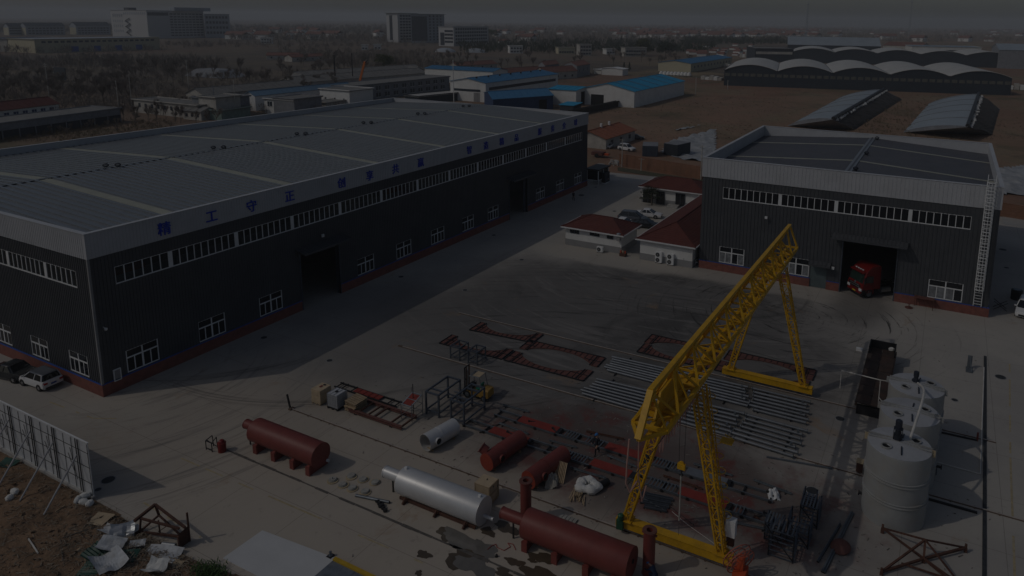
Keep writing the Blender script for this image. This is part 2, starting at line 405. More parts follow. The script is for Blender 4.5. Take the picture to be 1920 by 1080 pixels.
c = t.mix(t.math('MULTIPLY', t.math('MULTIPLY', t.rng(t.arcs(80, 13, 2.2, 1.2, 7.0), 0.56, 0.66), t.patch(80, 16, 17, 17, 0.3)), 0.9), c, (0.035, 0.034, 0.033))
c = t.mix(t.math('MULTIPLY', t.rng(t.arcs(28, 20, 1.5, 4.5, 11.0), 0.52, 0.7), t.math('MULTIPLY', soot, 0.75)), c, (0.05, 0.049, 0.048))
for (sx, sy, sr, sw, px_, py_, ex, ey) in ((60, 60, 24, 1.5, 42, 50, 12, 10), (52, 70, 18, 1.2, 38, 56, 9, 9), (70, 52, 30, 1.3, 52, 30, 14, 8), (84, 24, 9, .8, 82, 18, 9, 9), (84, 24, 11.5, .8, 82, 16, 10, 9), (95, 30, 22, 1.0, 76, 22, 8, 14)):
    X, Y, _ = t.sep(); a = t.math('SUBTRACT', X, sx); b = t.math('SUBTRACT', Y, sy)
    r = t.math('SQRT', t.math('ADD', t.math('MULTIPLY', a, a), t.math('MULTIPLY', b, b))); r = t.math('ADD', r, t.math('MULTIPLY', t.noise(0.08, 3), 3.0))
    f = t.rng(t.math('ABSOLUTE', t.math('SUBTRACT', r, sr+1.5)), 0.15*sw, 0.7*sw, 1.0, 0.0)
    f = t.math('MULTIPLY', t.math('MULTIPLY', f, t.rng(t.arcs(sx, sy, 3.5, 1.0, sr), 0.44, 0.6)), t.patch(px_, py_, ex, ey, 0.4))
    c = t.mix(t.math('MULTIPLY', f, 0.6), c, (0.06, 0.058, 0.056))
redz = t.patch(45.5, 17, 5.6, 15, 0.45, 0.6, 0.18)
c = t.mix(t.math('MULTIPLY', redz, 0.85), c, (0.098, 0.072, 0.066))
rz2 = t.math('MULTIPLY', redz, t.rng(t.noise(0.35, 6, 0.7), 0.47, 0.62))
c = t.mix(t.math('MULTIPLY', rz2, 0.85), c, (0.155, 0.050, 0.045))
drk = t.patch(37, 5, 3.6, 8, 0.6, 0.6, 0.3)
c = t.mix(t.math('MULTIPLY', drk, 0.3), c, (0.17, 0.15, 0.13))
st = t.math('MULTIPLY', t.rng(t.noise(0.22, 7, 0.7, dist=0.6), 0.60, 0.74), 0.55)
c = t.mix(st, c, (0.30, 0.20, 0.12))
c = t.mix(t.math('MULTIPLY', t.rng(t.noise(1.1, 7, 0.75), 0.56, 0.72), 0.35), c, (0.12, 0.11, 0.10))
ap = t.math('MULTIPLY', t.patch(88, 14, 2.6, 24, 0.3, 0.3, 0.25), 0.7)
c = t.mix(ap, c, (0.40, 0.365, 0.32))
c = t.mix(t.math('MULTIPLY', t.patch(87.3, 40, 3.2, 13, 0.25, 0.3, 0.25), 0.75), c, (0.43, 0.395, 0.345))
c = t.mix(t.math('MULTIPLY', t.patch(106, 45, 15, 5, 0.2, 0.2, 0.25), 0.85), c, (0.42, 0.39, 0.345))
ap2 = t.math('MULTIPLY', t.patch(87, 6.9, 6, 3.3, 0.5, 0.5, 0.2), 0.6)
c = t.mix(ap2, c, (0.085, 0.08, 0.076))
br = t.n.new('ShaderNodeTexBrick'); br.inputs['Scale'].default_value = 1.0; br.offset = 0.0
br.inputs['Brick Width'].default_value = 6.0; br.inputs['Row Height'].default_value = 6.0; br.inputs['Mortar Size'].default_value = 0.018
br.inputs['Color1'].default_value = br.inputs['Color2'].default_value = (0, 0, 0, 1); br.inputs['Mortar'].default_value = (1, 1, 1, 1)
t.l.new(t.pos, br.inputs['Vector'])
c = t.mix(t.math('MULTIPLY', br.outputs[0], 0.5), c, (0.09, 0.08, 0.07))
t.bump(t.noise(2.5, 8, 0.7), 0.25, 0.03)
M['yard'] = t.done(c)
# open country: ploughed soil, dry grass, grey-brown winter fields
t = NT('country_soil', 0.97)
vo = t.n.new('ShaderNodeTexVoronoi'); vo.inputs['Scale'].default_value = 0.006; t.l.new(t.vec(t.math('MULTIPLY', t.sep()[0], 1.0), t.math('MULTIPLY', t.sep()[1], 0.45)), vo.inputs['Vector'])
cell = t.sep(vo.outputs['Color'])[0]
c = t.mix(t.rng(cell, 0.1, 0.5), (0.215, 0.122, 0.083), (0.235, 0.155, 0.105))
c = t.mix(t.rng(cell, 0.55, 0.8), c, (0.120, 0.100, 0.080))
c = t.mix(t.rng(t.noise(0.016, 7, 0.65), 0.47, 0.60), c, (0.23, 0.18, 0.115))
c = t.mix(t.math('MULTIPLY', t.rng(t.noise(0.028, 8, 0.7, dist=0.8), 0.52, 0.62), 0.75), c, (0.115, 0.105, 0.06))
c = t.mix(t.math('MULTIPLY', t.rng(t.noise(0.05, 7, 0.7), 0.55, 0.7), 0.6), c, (0.085, 0.072, 0.055))
X, Y, _ = t.sep()
c = t.mix(t.math('MULTIPLY', t.rng(Y, 130, 300), 0.6), c, (0.125, 0.108, 0.092))
c = t.mix(t.math('MULTIPLY', t.math('MULTIPLY', t.patch(235, 40, 120, 80, 0.25, 0.3, 0.02), t.rng(t.noise(0.045, 8, 0.7, dist=0.5), 0.36, 0.6)), 0.65), c, (0.30, 0.185, 0.125))
fur = t.noise(1.0, 4, 0.6, t.vec(t.math('MULTIPLY', t.math('ADD', X, t.math('MULTIPLY', Y, 0.7)), 0.02), t.math('MULTIPLY', t.math('SUBTRACT', Y, t.math('MULTIPLY', X, 0.5)), 0.4)))
c = t.mix(t.math('MULTIPLY', t.rng(fur, 0.5, 0.7), 0.35), c, (0.21, 0.165, 0.115))
c = t.mix(t.math('MULTIPLY', t.rng(t.noise(0.4, 8, 0.75), 0.52, 0.7), 0.4), c, (0.08, 0.06, 0.045))
t.bump(t.noise(0.35, 9, 0.75), 0.7, 0.5)
M['soil'] = t.done(c)
t = NT('bare_dirt', 0.97)
c = t.mix(t.rng(t.noise(0.5, 8, 0.7), 0.4, 0.65), (0.27, 0.175, 0.11), (0.17, 0.112, 0.072))
c = t.mix(t.rng(t.noise(3.0, 8, 0.75), 0.52, 0.70), c, (0.33, 0.24, 0.16))
c = t.mix(t.math('MULTIPLY', t.rng(t.noise(1.2, 8, 0.75), 0.55, 0.68), 0.6), c, (0.10, 0.075, 0.055))
t.bump(t.noise(4.0, 9, 0.75), 0.9, 0.15)
M['dirt'] = t.done(c)

RG = 6500
struct('ground', MB().quad((-RG, -RG, -0.06), (RG, -RG, -0.06), (RG, RG, -0.06), (-RG, RG, -0.06)), M['soil'])
dirt_edge = [G(-120, 780), G(0, 847), G(90, 893), G(178, 938), G(215, 960), G(262, 995), G(330, 1033), G(400, 1068), G(470, 1085), G(560, 1130)]
yard_pts = [(p.x, p.y) for p in dirt_edge][::-1] + [(18, 95), (27, 125), (33, 125), (128.6, 125), (128.6, 60), (141, 52), (141, -45), (8, -45), (8, 30)]
mb = MB(); mb.add([(x, y, 0.0) for x, y in yard_pts], [tuple(range(len(yard_pts)))])
struct('yard', mb, M['yard'])
# dirt bank in front of the yard, uneven surface
def inside(x, y, poly):
    r = False; j = len(poly) - 1
    for i in range(len(poly)):
        a, b = poly[i], poly[j]
        if (a[1] > y) != (b[1] > y) and x < (b[0]-a[0])*(y-a[1])/(b[1]-a[1]) + a[0]: r = not r
        j = i
    return r
edge2 = [(p.x, p.y) for p in dirt_edge]
bank = edge2 + [(edge2[-1][0]-14, edge2[-1][1]-4), (0, 30), (-6, 75), (edge2[0][0]-8, edge2[0][1]+3)]
def segd(x, y, pl):
    best = 1e9
    for (ax, ay), (bx, by) in zip(pl, pl[1:]):
        dx, dy = bx-ax, by-ay; u = max(0, min(1, ((x-ax)*dx+(y-ay)*dy)/(dx*dx+dy*dy+1e-9)))
        best = min(best, math.hypot(x-ax-u*dx, y-ay-u*dy))
    return best
def dirt_h(x, y):
    e = min(1.0, segd(x, y, edge2)/1.6)
    n = mnoise.fractal(Vector((x*0.55, y*0.55, 3.1)), 0.9, 2.1, 5)
    n2 = mnoise.fractal(Vector((x*2.4, y*2.4, 9.1)), 0.9, 2.1, 4)
    return max(0.02, 0.03 + e*(0.24 + 0.20*n) + 0.05*n2*min(1, e+0.3))
mb = MB(); stp = 0.16; xs = [-2 + i*stp for i in range(int(30/stp))]; ys = [28 + i*stp for i in range(int(44/stp))]; idx = {}
for i, x in enumerate(xs):
    for j, y in enumerate(ys):
        if inside(x, y, bank) or segd(x, y, edge2) < 0.12:
            k = segd(x, y, edge2)
            idx[i, j] = len(mb.v); mb.v.append((x, y, dirt_h(x, y) if inside(x, y, bank) else 0.004))
for (i, j) in idx:
    q = [(i, j), (i+1, j), (i+1, j+1), (i, j+1)]
    if all(a in idx for a in q): mb.f.append(tuple(idx[a] for a in q))
struct('dirt_ground', mb, M['dirt'], smooth=True)

# ---------------------------------------------------------------- the two sheet-clad halls
def frame_window(wd, z0, z1, tr=0.66, cols=4, tops=2, d=0.10, b=0.09):
    """white window: lower lights, transom, upper lights; local x = along the wall, -y = outwards, returns (mesh builder, pane rectangles)"""
    f = MB(); zt = z0 + (z1-z0)*tr; h = wd/2; panes = []
    f.box(-h, h, -d/2, d/2, z0, z0+b); f.box(-h, h, -d/2, d/2, zt-b*0.7, zt+b*0.7); f.box(-h, h, -d/2, d/2, z1-b*0.5, z1)
    for s in (-1, 1): f.box(s*h, s*(h-b), -d/2+0.004, d/2-0.004, z0, z1)
    for i in range(1, cols):
        x = -h + wd*i/cols; k = b*(0.9 if i*2 == cols else 0.45)
        f.box(x-k, x+k, -d/2+0.006, d/2-0.006, z0+b, zt)
    for i in range(1, tops):
        x = -h + wd*i/tops; f.box(x-b*0.7, x+b*0.7, -d/2+0.006, d/2-0.006, zt, z1)
    for i in range(cols): panes.append((-h+wd*i/cols+b*0.4, -h+wd*(i+1)/cols-b*0.4, z0+b*0.5, zt-b*0.5))
    for i in range(tops): panes.append((-h+wd*i/tops+b*0.4, -h+wd*(i+1)/tops-b*0.4, zt+b*0.5, z1-b*0.3))
    return f, panes
SH = {}
def shared(key, fn):
    if key not in SH: SH[key] = fn()
    return SH[key]
def put_window(parent, key, x, y, rz, wd, z0, z1, lower='glassd', **kw):
    f, panes = frame_window(wd, z0, z1, **kw)
    me = shared(('win', key), lambda: f.mesh('window', M['white']))
    o = piece('window', me, parent, (x, y, 0), (0, 0, rz))
    for i, (a, b, c, d) in enumerate(panes):
        up = i >= kw.get('cols', 4)
        mt = 'glassd' if up or (lower == 'curtain' and (i + len(key)*int(key[-1] == '2')) % 4 == 2) else lower
        pm = shared(('pane', key, i, mt), lambda: MB().box(a, b, -0.012, 0.012, c, d).mesh('pane', M[mt]))
        p = bpy.data.objects.new('pane', pm); COL.objects.link(p); p.parent = o
    return o
def strip_window(parent, axis, pos, u0, u1, z0, z1, step=0.76, cols=(), gl='glass', fr='white'):
    """long row of upright lights between columns; one window per bay"""
    cuts = [u0] + [c for c in cols if u0 < c < u1] + [u1]
    for a, b in zip(cuts, cuts[1:]):
        a2 = a + (0.17 if a != u0 else 0); b2 = b - (0.17 if b != u1 else 0)
        n = max(1, round((b2-a2)/step)); f = MB()
        def B(x0, x1, c, d, t=0.06):
            if axis == 'x': f.box(x0, x1, pos-t, pos+t, c, d)
            else: f.box(pos-t, pos+t, x0, x1, c, d)
        B(a2, b2, z0, z0+0.10); B(a2, b2, z1-0.05, z1)
        for i in range(n+1):
            x = a2 + (b2-a2)*i/n; B(x-0.042, x+0.042, z0+0.1, z1-0.05, 0.055)
        if a != u0: f.box(*((a-0.17, a+0.17, pos-.05, pos+.05) if axis == 'x' else (pos-.05, pos+.05, a-0.17, a+0.17)), z0, z1)
        w_ = f.build('strip_window', M[fr], parent)
        wd = (b2-a2)/n - 0.09
        pm = shared(('sp', axis, round(wd, 3), round(z1-z0, 2), gl), lambda: (MB().box(-wd/2, wd/2, -0.01, 0.01, 0.08, z1-z0-0.03) if axis == 'x' else MB().box(-0.01, 0.01, -wd/2, wd/2, 0.08, z1-z0-0.03)).mesh('pane', M[gl]))
        for i in range(n):
            x = a2 + (b2-a2)*(i+0.5)/n
            piece('pane', pm, w_, (x, pos, z0) if axis == 'x' else (pos, x, z0))
def turbine_mesh():
    mb = MB(); mb.lathe((0, 0, 0), (0, 0, 1), [(0, 0.30), (0.25, 0.26), (0.25, 0.2)], 12)
    for i in range(14):
        a = 2*math.pi*i/14
        pts = [Vector((math.cos(a+k*0.35)*r, math.sin(a+k*0.35)*r, z)) for k, (r, z) in enumerate(((0.24, 0.25), (0.42, 0.42), (0.42, 0.60), (0.2, 0.78)))]
        for p, q in zip(pts, pts[1:]): mb.bar(p, q, 0.09, 0.02)
    mb.lathe((0, 0, 0.76), (0, 0, 1), [(0, 0.22), (0.06, 0.12)], 10)
    mb.v = [(x*.72, y*.72, z*.75) for x, y, z in mb.v]; return mb.mesh('roof_vent', M['motor'])
sk = M['sky_l'].node_tree; tl = sk.nodes.new('ShaderNodeBsdfTranslucent'); tl.inputs[0].default_value = (0.5, 0.5, 0.42, 1)
mx = sk.nodes.new('ShaderNodeMixShader'); mx.inputs[0].default_value = 0.4
sk.links.new(sk.nodes['Principled BSDF'].outputs[0], mx.inputs[1]); sk.links.new(tl.outputs[0], mx.inputs[2]); sk.links.new(mx.outputs[0], sk.nodes['Material Output'].inputs[0])

def roof_slopes(parent, along, a0, a1, e0, e1, rg, ze, zr, sky_at, m, rib, skw=0.95, ribw=0.05, ribh=0.05):
    """two ribbed slopes; 'along' is the ridge axis, e0/e1 the eaves, rg the ridge position"""
    def P(u, v, z): return (u, v, z) if along == 'x' else (v, u, z)
    for e, nm in ((e0, 0), (e1, 1)):
        cuts = [a0]
        for s in sky_at: cuts += [s - skw/2, s + skw/2]
        cuts.append(a1); mb = MB(); sm = None
        dz = Vector((0, 0, -0.05))
        for i in range(0, len(cuts), 2):
            p = [Vector(P(cuts[i], e, ze)), Vector(P(cuts[i+1], e, ze)), Vector(P(cuts[i+1], rg, zr)), Vector(P(cuts[i], rg, zr))]
            mb.add(p + [q + dz for q in p], [(0,1,2,3), (7,6,5,4), (0,4,5,1), (1,5,6,2), (2,6,7,3), (3,7,4,0)])
            n = int((cuts[i+1]-cuts[i])/rib)
            for k in range(n):
                u = cuts[i] + (k+0.5)*(cuts[i+1]-cuts[i])/n
                mb.bar(P(u, e, ze+ribh*0.4), P(u, rg, zr+ribh*0.4), ribw, ribh)
        mb.build('roof', m, parent)
        for s in sky_at:
            p = [Vector(P(s-skw/2-0.05, e, ze+0.045)), Vector(P(s+skw/2+0.05, e, ze+0.045)), Vector(P(s+skw/2+0.05, rg, zr+0.045)), Vector(P(s-skw/2-0.05, rg, zr+0.045))]
            mb = MB(); mb.add(p + [q + Vector((0, 0, -0.03)) for q in p], [(0,1,2,3), (7,6,5,4), (0,4,5,1), (1,5,6,2), (2,6,7,3), (3,7,4,0)])
            mb.build('skylight', M['sky_l'], parent)

# --- the long hall
HX0, HX1, HY0, HY1 = 32.04, 125.8, 63.3, 113.6
hall = thing('long_hall', 'long dark grey sheet-clad hall with a pale parapet carrying blue lettering and ribbed metal roof', 'industrial hall', (HX0, HY0, 0))
PB, PT = 12.6, 14.8
wins_x = [34.23, 41.2, 48.25, 62.5, 69.65, 76.85, 84.1, 90.9, 105.8, 113.1, 120.35]
doors = [(53.9, 59.6, 0, 6.8), (97.1, 102.7, 0, 6.7)]
SZ0, SZ1 = 9.7, 11.3
holes = [(x, x+2.95, 1.25, 3.35) for x in wins_x] + doors + [(34.1, 123.4, SZ0, SZ1)]
mb = MB(); wallgrid(mb, 'x', HY0, 0.2, HX0, HX1, 1.17, PB, holes, 0.3); mb.build('wall', M['wall'], hall)
we = [65.28 + 6.43*k for k in range(8)]
holes_w = [(y, y+2.9, 1.3, 3.3) for y in we] + [(65.4, 112, 9.65, 11.2)]
mb = MB(); wallgrid(mb, 'y', HX0, 0.2, HY0+0.2, HY1-0.2, 1.17, PB, holes_w, 0.3); mb.build('wall', M['wall'], hall)
mb = MB(); wallgrid(mb, 'x', HY1, 0.2, HX0, HX1, 0, PB, [], 0, 1); mb.build('wall', M['wall'], hall)
mb = MB(); wallgrid(mb, 'y', HX1, 0.2, HY0+0.2, HY1-0.2, 0, PB, [(64.2, 112.5, 8.2, 11.3)], 0, 1); mb.build('wall', M['wall'], hall)
def base_run(parent, axis, pos, u0, u1, gaps, zt, out):
    cuts = [u0]
    for a, b in gaps: cuts += [a, b]
    cuts.append(u1)
    for i in range(0, len(cuts), 2):
        mb = MB(); m2 = MB()
        for q, (o, c, d) in ((mb, (0.10, 0, zt-0.07)), (m2, (0.12, zt-0.07, zt))):
            if axis == 'x': q.box(cuts[i], cuts[i+1], pos+out*o, pos-out*0.2, c, d)
            else: q.box(pos+out*o, pos-out*0.2, cuts[i], cuts[i+1], c, d)
        mb.build('plinth', M['plinth'], parent); m2.build('sill_flashing', M['blue'], parent)
base_run(hall, 'x', HY0, HX0-0.10, HX1, [d[:2] for d in doors], 1.17, -1)
base_run(hall, 'y', HX0, HY0+0.2, HY1-0.2, [], 1.17, -1)
for i, x in enumerate(wins_x): put_window(hall, 'hs', x+1.475, HY0+0.06, 0, 2.95, 1.25, 3.35)
for y in we: put_window(hall, 'hw', HX0+0.06, y+1.45, R_(-90), 2.9, 1.3, 3.3)
cols_x = [39.15 + 7.03*k for k in range(12)]
strip_window(hall, 'x', HY0+0.06, 34.1, 123.4, SZ0, SZ1, 0.76, cols_x)
strip_window(hall, 'y', HX0+0.06, 65.4, 112, 9.65, 11.2, 0.78, [70.3 + 6.43*k for k in range(7)])
# parapet
def parapet(parent, x0, x1, y0, y1, zb, zt, rib=0.3, o=0.10, tk=0.35, cap=0.06):
    for nm, (a, b, c, d), ax, out in (('s', (x0-o, x1+o, y0-o, y0-o+tk), 'x', -1), ('n', (x0-o, x1+o, y1+o-tk, y1+o), 'x', 1),
                                 ('w', (x0-o, x0-o+tk, y0-o+tk, y1+o-tk), 'y', -1), ('e', (x1+o-tk, x1+o, y0-o+tk, y1+o-tk), 'y', 1)):
        mb = MB(); mb.box(a, b, c, d, zb, zt)
        u0, u1 = (a, b) if ax == 'x' else (c, d)
        for i in range(int((u1-u0)/rib)):
            u = u0 + (i+0.5)*rib
            if ax == 'x': mb.box(u-0.04, u+0.04, (c if out < 0 else d), (c-0.025 if out < 0 else d+0.025), zb, zt)
            else: mb.box((a if out < 0 else b), (a-0.025 if out < 0 else b+0.025), u-0.04, u+0.04, zb, zt)
        p = mb.build('parapet', M['pale'], parent)
        q = MB()
        if ax == 'x': q.box(a-0.05, b+0.05, c-0.05, d+0.05, zt, zt+cap)
        else: q.box(a-0.05, b+0.05, c+0.05, d-0.05, zt, zt+cap)
        q.build('coping', M['pale'], p)
parapet(hall, HX0, HX1, HY0, HY1, PB, PT)
mb = MB()
for (x, y) in ((HX0-0.02, HY0-0.02), ): mb.box(x-0.09, x+0.1, y-0.09, y+0.1, 1.18, PB-0.01)
mb.build('corner_trim', M['greyp'], hall)
RZ = 14.9; RY = 88.45
roof_slopes(hall, 'x', HX0+0.28, HX1-0.28, HY0+0.26, HY1-0.26, RY, 13.85, RZ, [41.3 + 14.35*k for k in range(6)], M['roof'], 0.8, ribw=0.26, ribh=0.15)
mb = MB(); mb.box(HX0+0.4, HX1-0.4, RY-0.16, RY+0.16, RZ, RZ+0.09); mb.build('ridge_cap', M['roof'], hall)
mb = MB()
for i in range(int((HX1-HX0-1)/0.9)):
    x = HX0 + 0.6 + i*0.9
    for s in (-1, 1): mb.box(x, x+0.6, RY+s*0.18, RY+s*0.33, RZ-0.02, RZ+0.08)
mb.build('ridge_stops', M['black'], hall)
tv = turbine_mesh()
for k in range(6):
    for dx, dy in ((-0.35, 0.45), (0.55, -0.45)): piece('roof_vent', tv, hall, (48.6+14.2*k+dx, RY+dy, RZ-0.06))
# canopies, door jambs
def canopy(parent, axis, pos, u0, u1, z, out, depth=1.5, m='wall', th=0.12, drop=0.35):
    mb = MB()
    def P(u, o, zz): return (u, pos+out*o, zz) if axis == 'x' else (pos+out*o, u, zz)
    p = [P(u0, 0, z), P(u1, 0, z), P(u1, depth, z-drop), P(u0, depth, z-drop)]
    p2 = [(a, b, c-th) for a, b, c in p]
    mb.add(p + p2, [(0,1,2,3), (7,6,5,4), (0,4,5,1), (1,5,6,2), (2,6,7,3), (3,7,4,0)])
    n = int((u1-u0)/0.45)
    for i in range(n+1):
        u = u0 + (u1-u0)*i/n
        mb.bar(P(u, 0, z+0.03), P(u, depth, z-drop+0.03), 0.05, 0.06)
    c = mb.build('canopy', M[m], parent)
    q = MB(); q.bar(P(u0, depth+0.02, z-drop-0.08), P(u1, depth+0.02, z-drop-0.08), 0.06, 0.22); q.build('fascia', M[m], c)
canopy(hall, 'x', HY0-0.05, 53.3, 60.3, 7.35, -1); canopy(hall, 'x', HY0-0.05, 96.2, 103.6, 7.25, -1)
def jambs(parent, axis, pos, d, out, depth=0.5):
    mb = MB()
    for u0, u1, c0, c1 in ((d[0]-0.12, d[0], 0, d[3]), (d[1], d[1]+0.12, 0, d[3]), (d[0]-0.12, d[1]+0.12, d[3], d[3]+0.14)):
        if axis == 'x': mb.box(u0, u1, pos+out*0.13, pos-out*depth, c0, c1)
        else: mb.box(pos+out*0.13, pos-out*depth, u0, u1, c0, c1)
    mb.build('door_frame', M['framesteel'], parent)
for d in doors: jambs(hall, 'x', HY0, d, -1)
# sliding leaf pushed aside in the far doorway
mb = MB(); mb.box(102.0, 102.7, HY0+0.26, HY0+0.34, 0.05, 6.6)
mb.build('door', M['framesteel'], hall)
# inside: crane runway girders and columns
mb = MB(); mb.box(HX0+0.5, HX1-0.5, HY0+0.9, HY0+1.35, 9.25, 10.15); mb.box(HX0+0.5, HX1-0.5, HY1-1.35, HY1-0.9, 9.25, 10.15)
mb.build('runway_girder', M['white'], hall)
mb = MB()
for k in range(14):
    x = 32.6 + 7.1*k
    mb.box(x-0.2, x+0.2, HY0+0.3, HY0+0.75, 0, 13.4)
mb.build('column', M['greyp'], hall)
for lab, x in (('orange overhead crane girder seen through the strip windows at the near end', 35.6), ('orange overhead crane girder seen through the strip windows at mid hall', 70.6)):
    t_ = thing('overhead_crane', lab, 'overhead crane', (x, HY0+1, 10.2), 'overhead cranes inside the long hall')
    for s in (-1, 1): MB().box(x+s*1.1-0.3, x+s*1.1+0.3, HY0+1.0, HY1-1.0, 10.35, 11.35).build('girder', M['orange'], t_)
    MB().box(x-1.7, x+1.7, HY0+0.92, HY0+1.33, 10.16, 10.6).build('end_carriage', M['orange'], t_)
    mb = MB(); mb.bar((x-0.8, HY0+2, 11.4), (x+0.8, HY0+4, 11.4), 0.1); mb.bar((x+0.8, HY0+2, 11.4), (x-0.8, HY0+4, 11.4), 0.1); mb.build('brace', M['orange'], t_)
# lettering on the parapet, one raised sign letter each
def letter(ch, size):
    cu = bpy.data.curves.new('sign_letter', 'FONT'); cu.body = ch; cu.size = size; cu.extrude = 0.04; cu.offset = 0.008*size
    cu.align_x = 'CENTER'; cu.resolution_u = 2
    o = bpy.data.objects.new('sign_letter', cu); COL.objects.link(o)
    bpy.context.view_layer.update()
    me = bpy.data.meshes.new_from_object(o.evaluated_get(bpy.context.evaluated_depsgraph_get()))
    bpy.data.objects.remove(o); me.name = 'sign_letter'; me.materials.clear(); me.materials.append(M['bluelet'])
    xs_ = [v.co.x for v in me.vertices]; ys_ = [v.co.y for v in me.vertices]
    if xs_:
        cx, cy = (min(xs_)+max(xs_))/2, (min(ys_)+max(ys_))/2
        for v in me.vertices: v.co.x -= cx; v.co.y -= cy
    return me
for ch, x in zip('精工守正创享共赢智造精品服务全球', (38.75, 43.55, 48.1, 52.95, 60.5, 65.2, 69.9, 74.9, 86.0, 90.4, 94.8, 99.2, 106.8, 111.4, 115.7, 120.3)):
    o = bpy.data.objects.new('sign_letter', letter(ch, 1.32)); COL.objects.link(o); o.parent = hall
    o.location = Vector((x, HY0-0.175, 13.62)) - hall.location; o.rotation_euler = (R_(90), 0, 0)
# small fittings on the long wall
def wall_lamp(label, loc, rz, m='white'):
    t_ = thing('wall_lamp', label, 'wall lamp', loc, None, rz)
    x, y, z = loc
    t_.rotation_euler = (0, 0, 0)
    d = Vector((math.sin(rz), -math.cos(rz), 0)); s_ = Vector((d.y, -d.x, 0))
    c = Vector(loc)
    MB().bar(c, c + d*0.35, 0.06).build('arm', M['steel'], t_)
    MB().obox(c + d*0.42 - Vector((0, 0, 0.05)), s_*0.16, d*0.08, Vector((0, 0, 0.16))).build('lamp_head', M[m], t_)
wall_lamp('small white floodlight on the long wall above the nearer loading door', (56.97, HY0-0.04, 8.12), 0)
t_ = thing('camera_dome', 'small white security camera on the shaded wall beside the near corner of the long hall', 'security camera', (32.6, HY0-0.04, 6.25))
MB().bar((32.6, HY0-0.04, 6.3), (32.6, HY0-0.4, 6.3), 0.05).build('arm', M['white'], t_)
MB().lathe((32.6, HY0-0.45, 6.28), (0, 0, -1), [(0, 0.13), (0.12, 0.13), (0.2, 0.06)], 12).build('dome', M['white'], t_)
t_ = thing('meter_box', 'small square white-framed hatch low on the wall at the near corner of the long hall', 'wall box', (33.27, HY0-0.04, 0.95))
mb = MB(); mb.box(32.95, 33.6, HY0-0.16, HY0-0.04, 1.0, 1.08); mb.box(32.95, 33.6, HY0-0.16, HY0-0.04, 2.02, 2.1); mb.box(32.95, 33.03, HY0-0.16, HY0-0.04, 1.08, 2.02); mb.box(33.52, 33.6, HY0-0.16, HY0-0.04, 1.08, 2.02)
mb.build('frame', M['white'], t_); MB().box(33.03, 33.52, HY0-0.12, HY0-0.05, 1.08, 2.02).build('door', M['greyp'], t_)

# --- the right-hand hall
KX0, KX1, KY0, KY1 = 90.05, 123.6, -6.3, 28.05
kh = thing('short_hall', 'dark grey sheet-clad hall with a pale parapet and a red truck in its doorway', 'industrial hall', (KX0, KY0, 0))
KB, KT = 12.7, 15.25
kwins = [(21.97, 3.36), (13.65, 3.3), (-3.58, 3.62)]
kdoor = (3.7, 9.8, 0, 6.6); sdoor = (11.48, 13.5, 0.0, 3.05)
holes = [(a, a+b, 1.22, 3.45) for a, b in kwins] + [kdoor, sdoor, (-3.6, 25.22, 10.0, 11.55)]
mb = MB(); wallgrid(mb, 'y', KX0, 0.2, KY0, KY1, 1.15, KB, holes, 0.45, rw=0.10, rd=0.05); mb.build('wall', M['wall'], kh)
mb = MB(); wallgrid(mb, 'x', KY0, 0.2, KX0+0.2, KX1, 1.15, KB, [], 0.45); mb.build('wall', M['wall'], kh)
mb = MB(); wallgrid(mb, 'x', KY1, 0.2, KX0+0.2, KX1, 0.0, KB, [], 0.45, 1); mb.build('wall', M['wall'], kh)
mb = MB(); wallgrid(mb, 'y', KX1, 0.2, KY0+0.2, KY1-0.2, 0, KB, [], 0, 1); mb.build('wall', M['wall'], kh)
base_run(kh, 'y', KX0, KY0-0.10, KY1, [kdoor[:2], sdoor[:2]], 1.15, -1)
base_run(kh, 'x', KY0, KX0+0.2, KX1, [], 1.15, -1)
for i, (a, b) in enumerate(kwins): put_window(kh, 'kw%d' % i, KX0+0.06, a+b/2, R_(-90), b, 1.22, 3.45, lower='curtain')
strip_window(kh, 'y', KX0+0.06, -3.6, 25.22, 10.0, 11.55, 0.80, [2.7, 11.0, 17.8], 'glassd')
parapet(kh, KX0, KX1, KY0, KY1, KB, KT, 0.45)
KR = 10.3
xa = G(1602, 303.6, 14.5).x; xb = G(1627, 275, 14.5).x
roof_slopes(kh, 'x', KX0+0.28, KX1-0.28, KY0+0.26, KY1-0.26, KR, 13.6, 14.7, [xa, xb], M['roof2'], 0.45, 0.5, 0.03, 0.03)
mb = MB(); mb.box(KX0+0.4, KX1-0.4, KR-0.42, KR+0.42, 14.68, 14.78); mb.build('ridge_cap', M['roof'], kh)
mb = MB(); mb.box(KX0+0.4, KX1-0.4, KR-0.1, KR+0.1, 14.78, 14.84); mb.build('ridge_rail', M['roof2'], kh)
for p in ((1600, 318), (1625, 289), (1648, 261)):
    q = G(*p, 14.8); piece('roof_vent', tv, kh, (min(q.x, KX1-1.5), KR-0.75, 14.62))
canopy(kh, 'y', KX0-0.05, 2.6, 11.15, 7.5, -1, 1.3, drop=0.3)
canopy(kh, 'y', KX0-0.05, 11.05, 13.65, 3.5, -1, 0.9, drop=0.25)
jambs(kh, 'y', KX0, kdoor, -1)
MB().box(KX0+0.04, KX0+0.12, sdoor[0], sdoor[1], 0.03, 3.05).build('door', mat('grey_green_door', (0.10, 0.13, 0.135), 0.5), kh)
wall_lamp('white floodlight on the dark wall of the short hall below its strip windows', (KX0-0.05, 19.3, 8.4), R_(-90))
wall_lamp('small white lamp beside the side door of the short hall', (KX0-0.05, 10.75, 3.1), R_(-90))
MB().box(KX0+0.5, KX0+0.9, KY0+0.5, KY1-0.5, 8.9, 9.5).build('runway_girder', M['greyp'], kh)
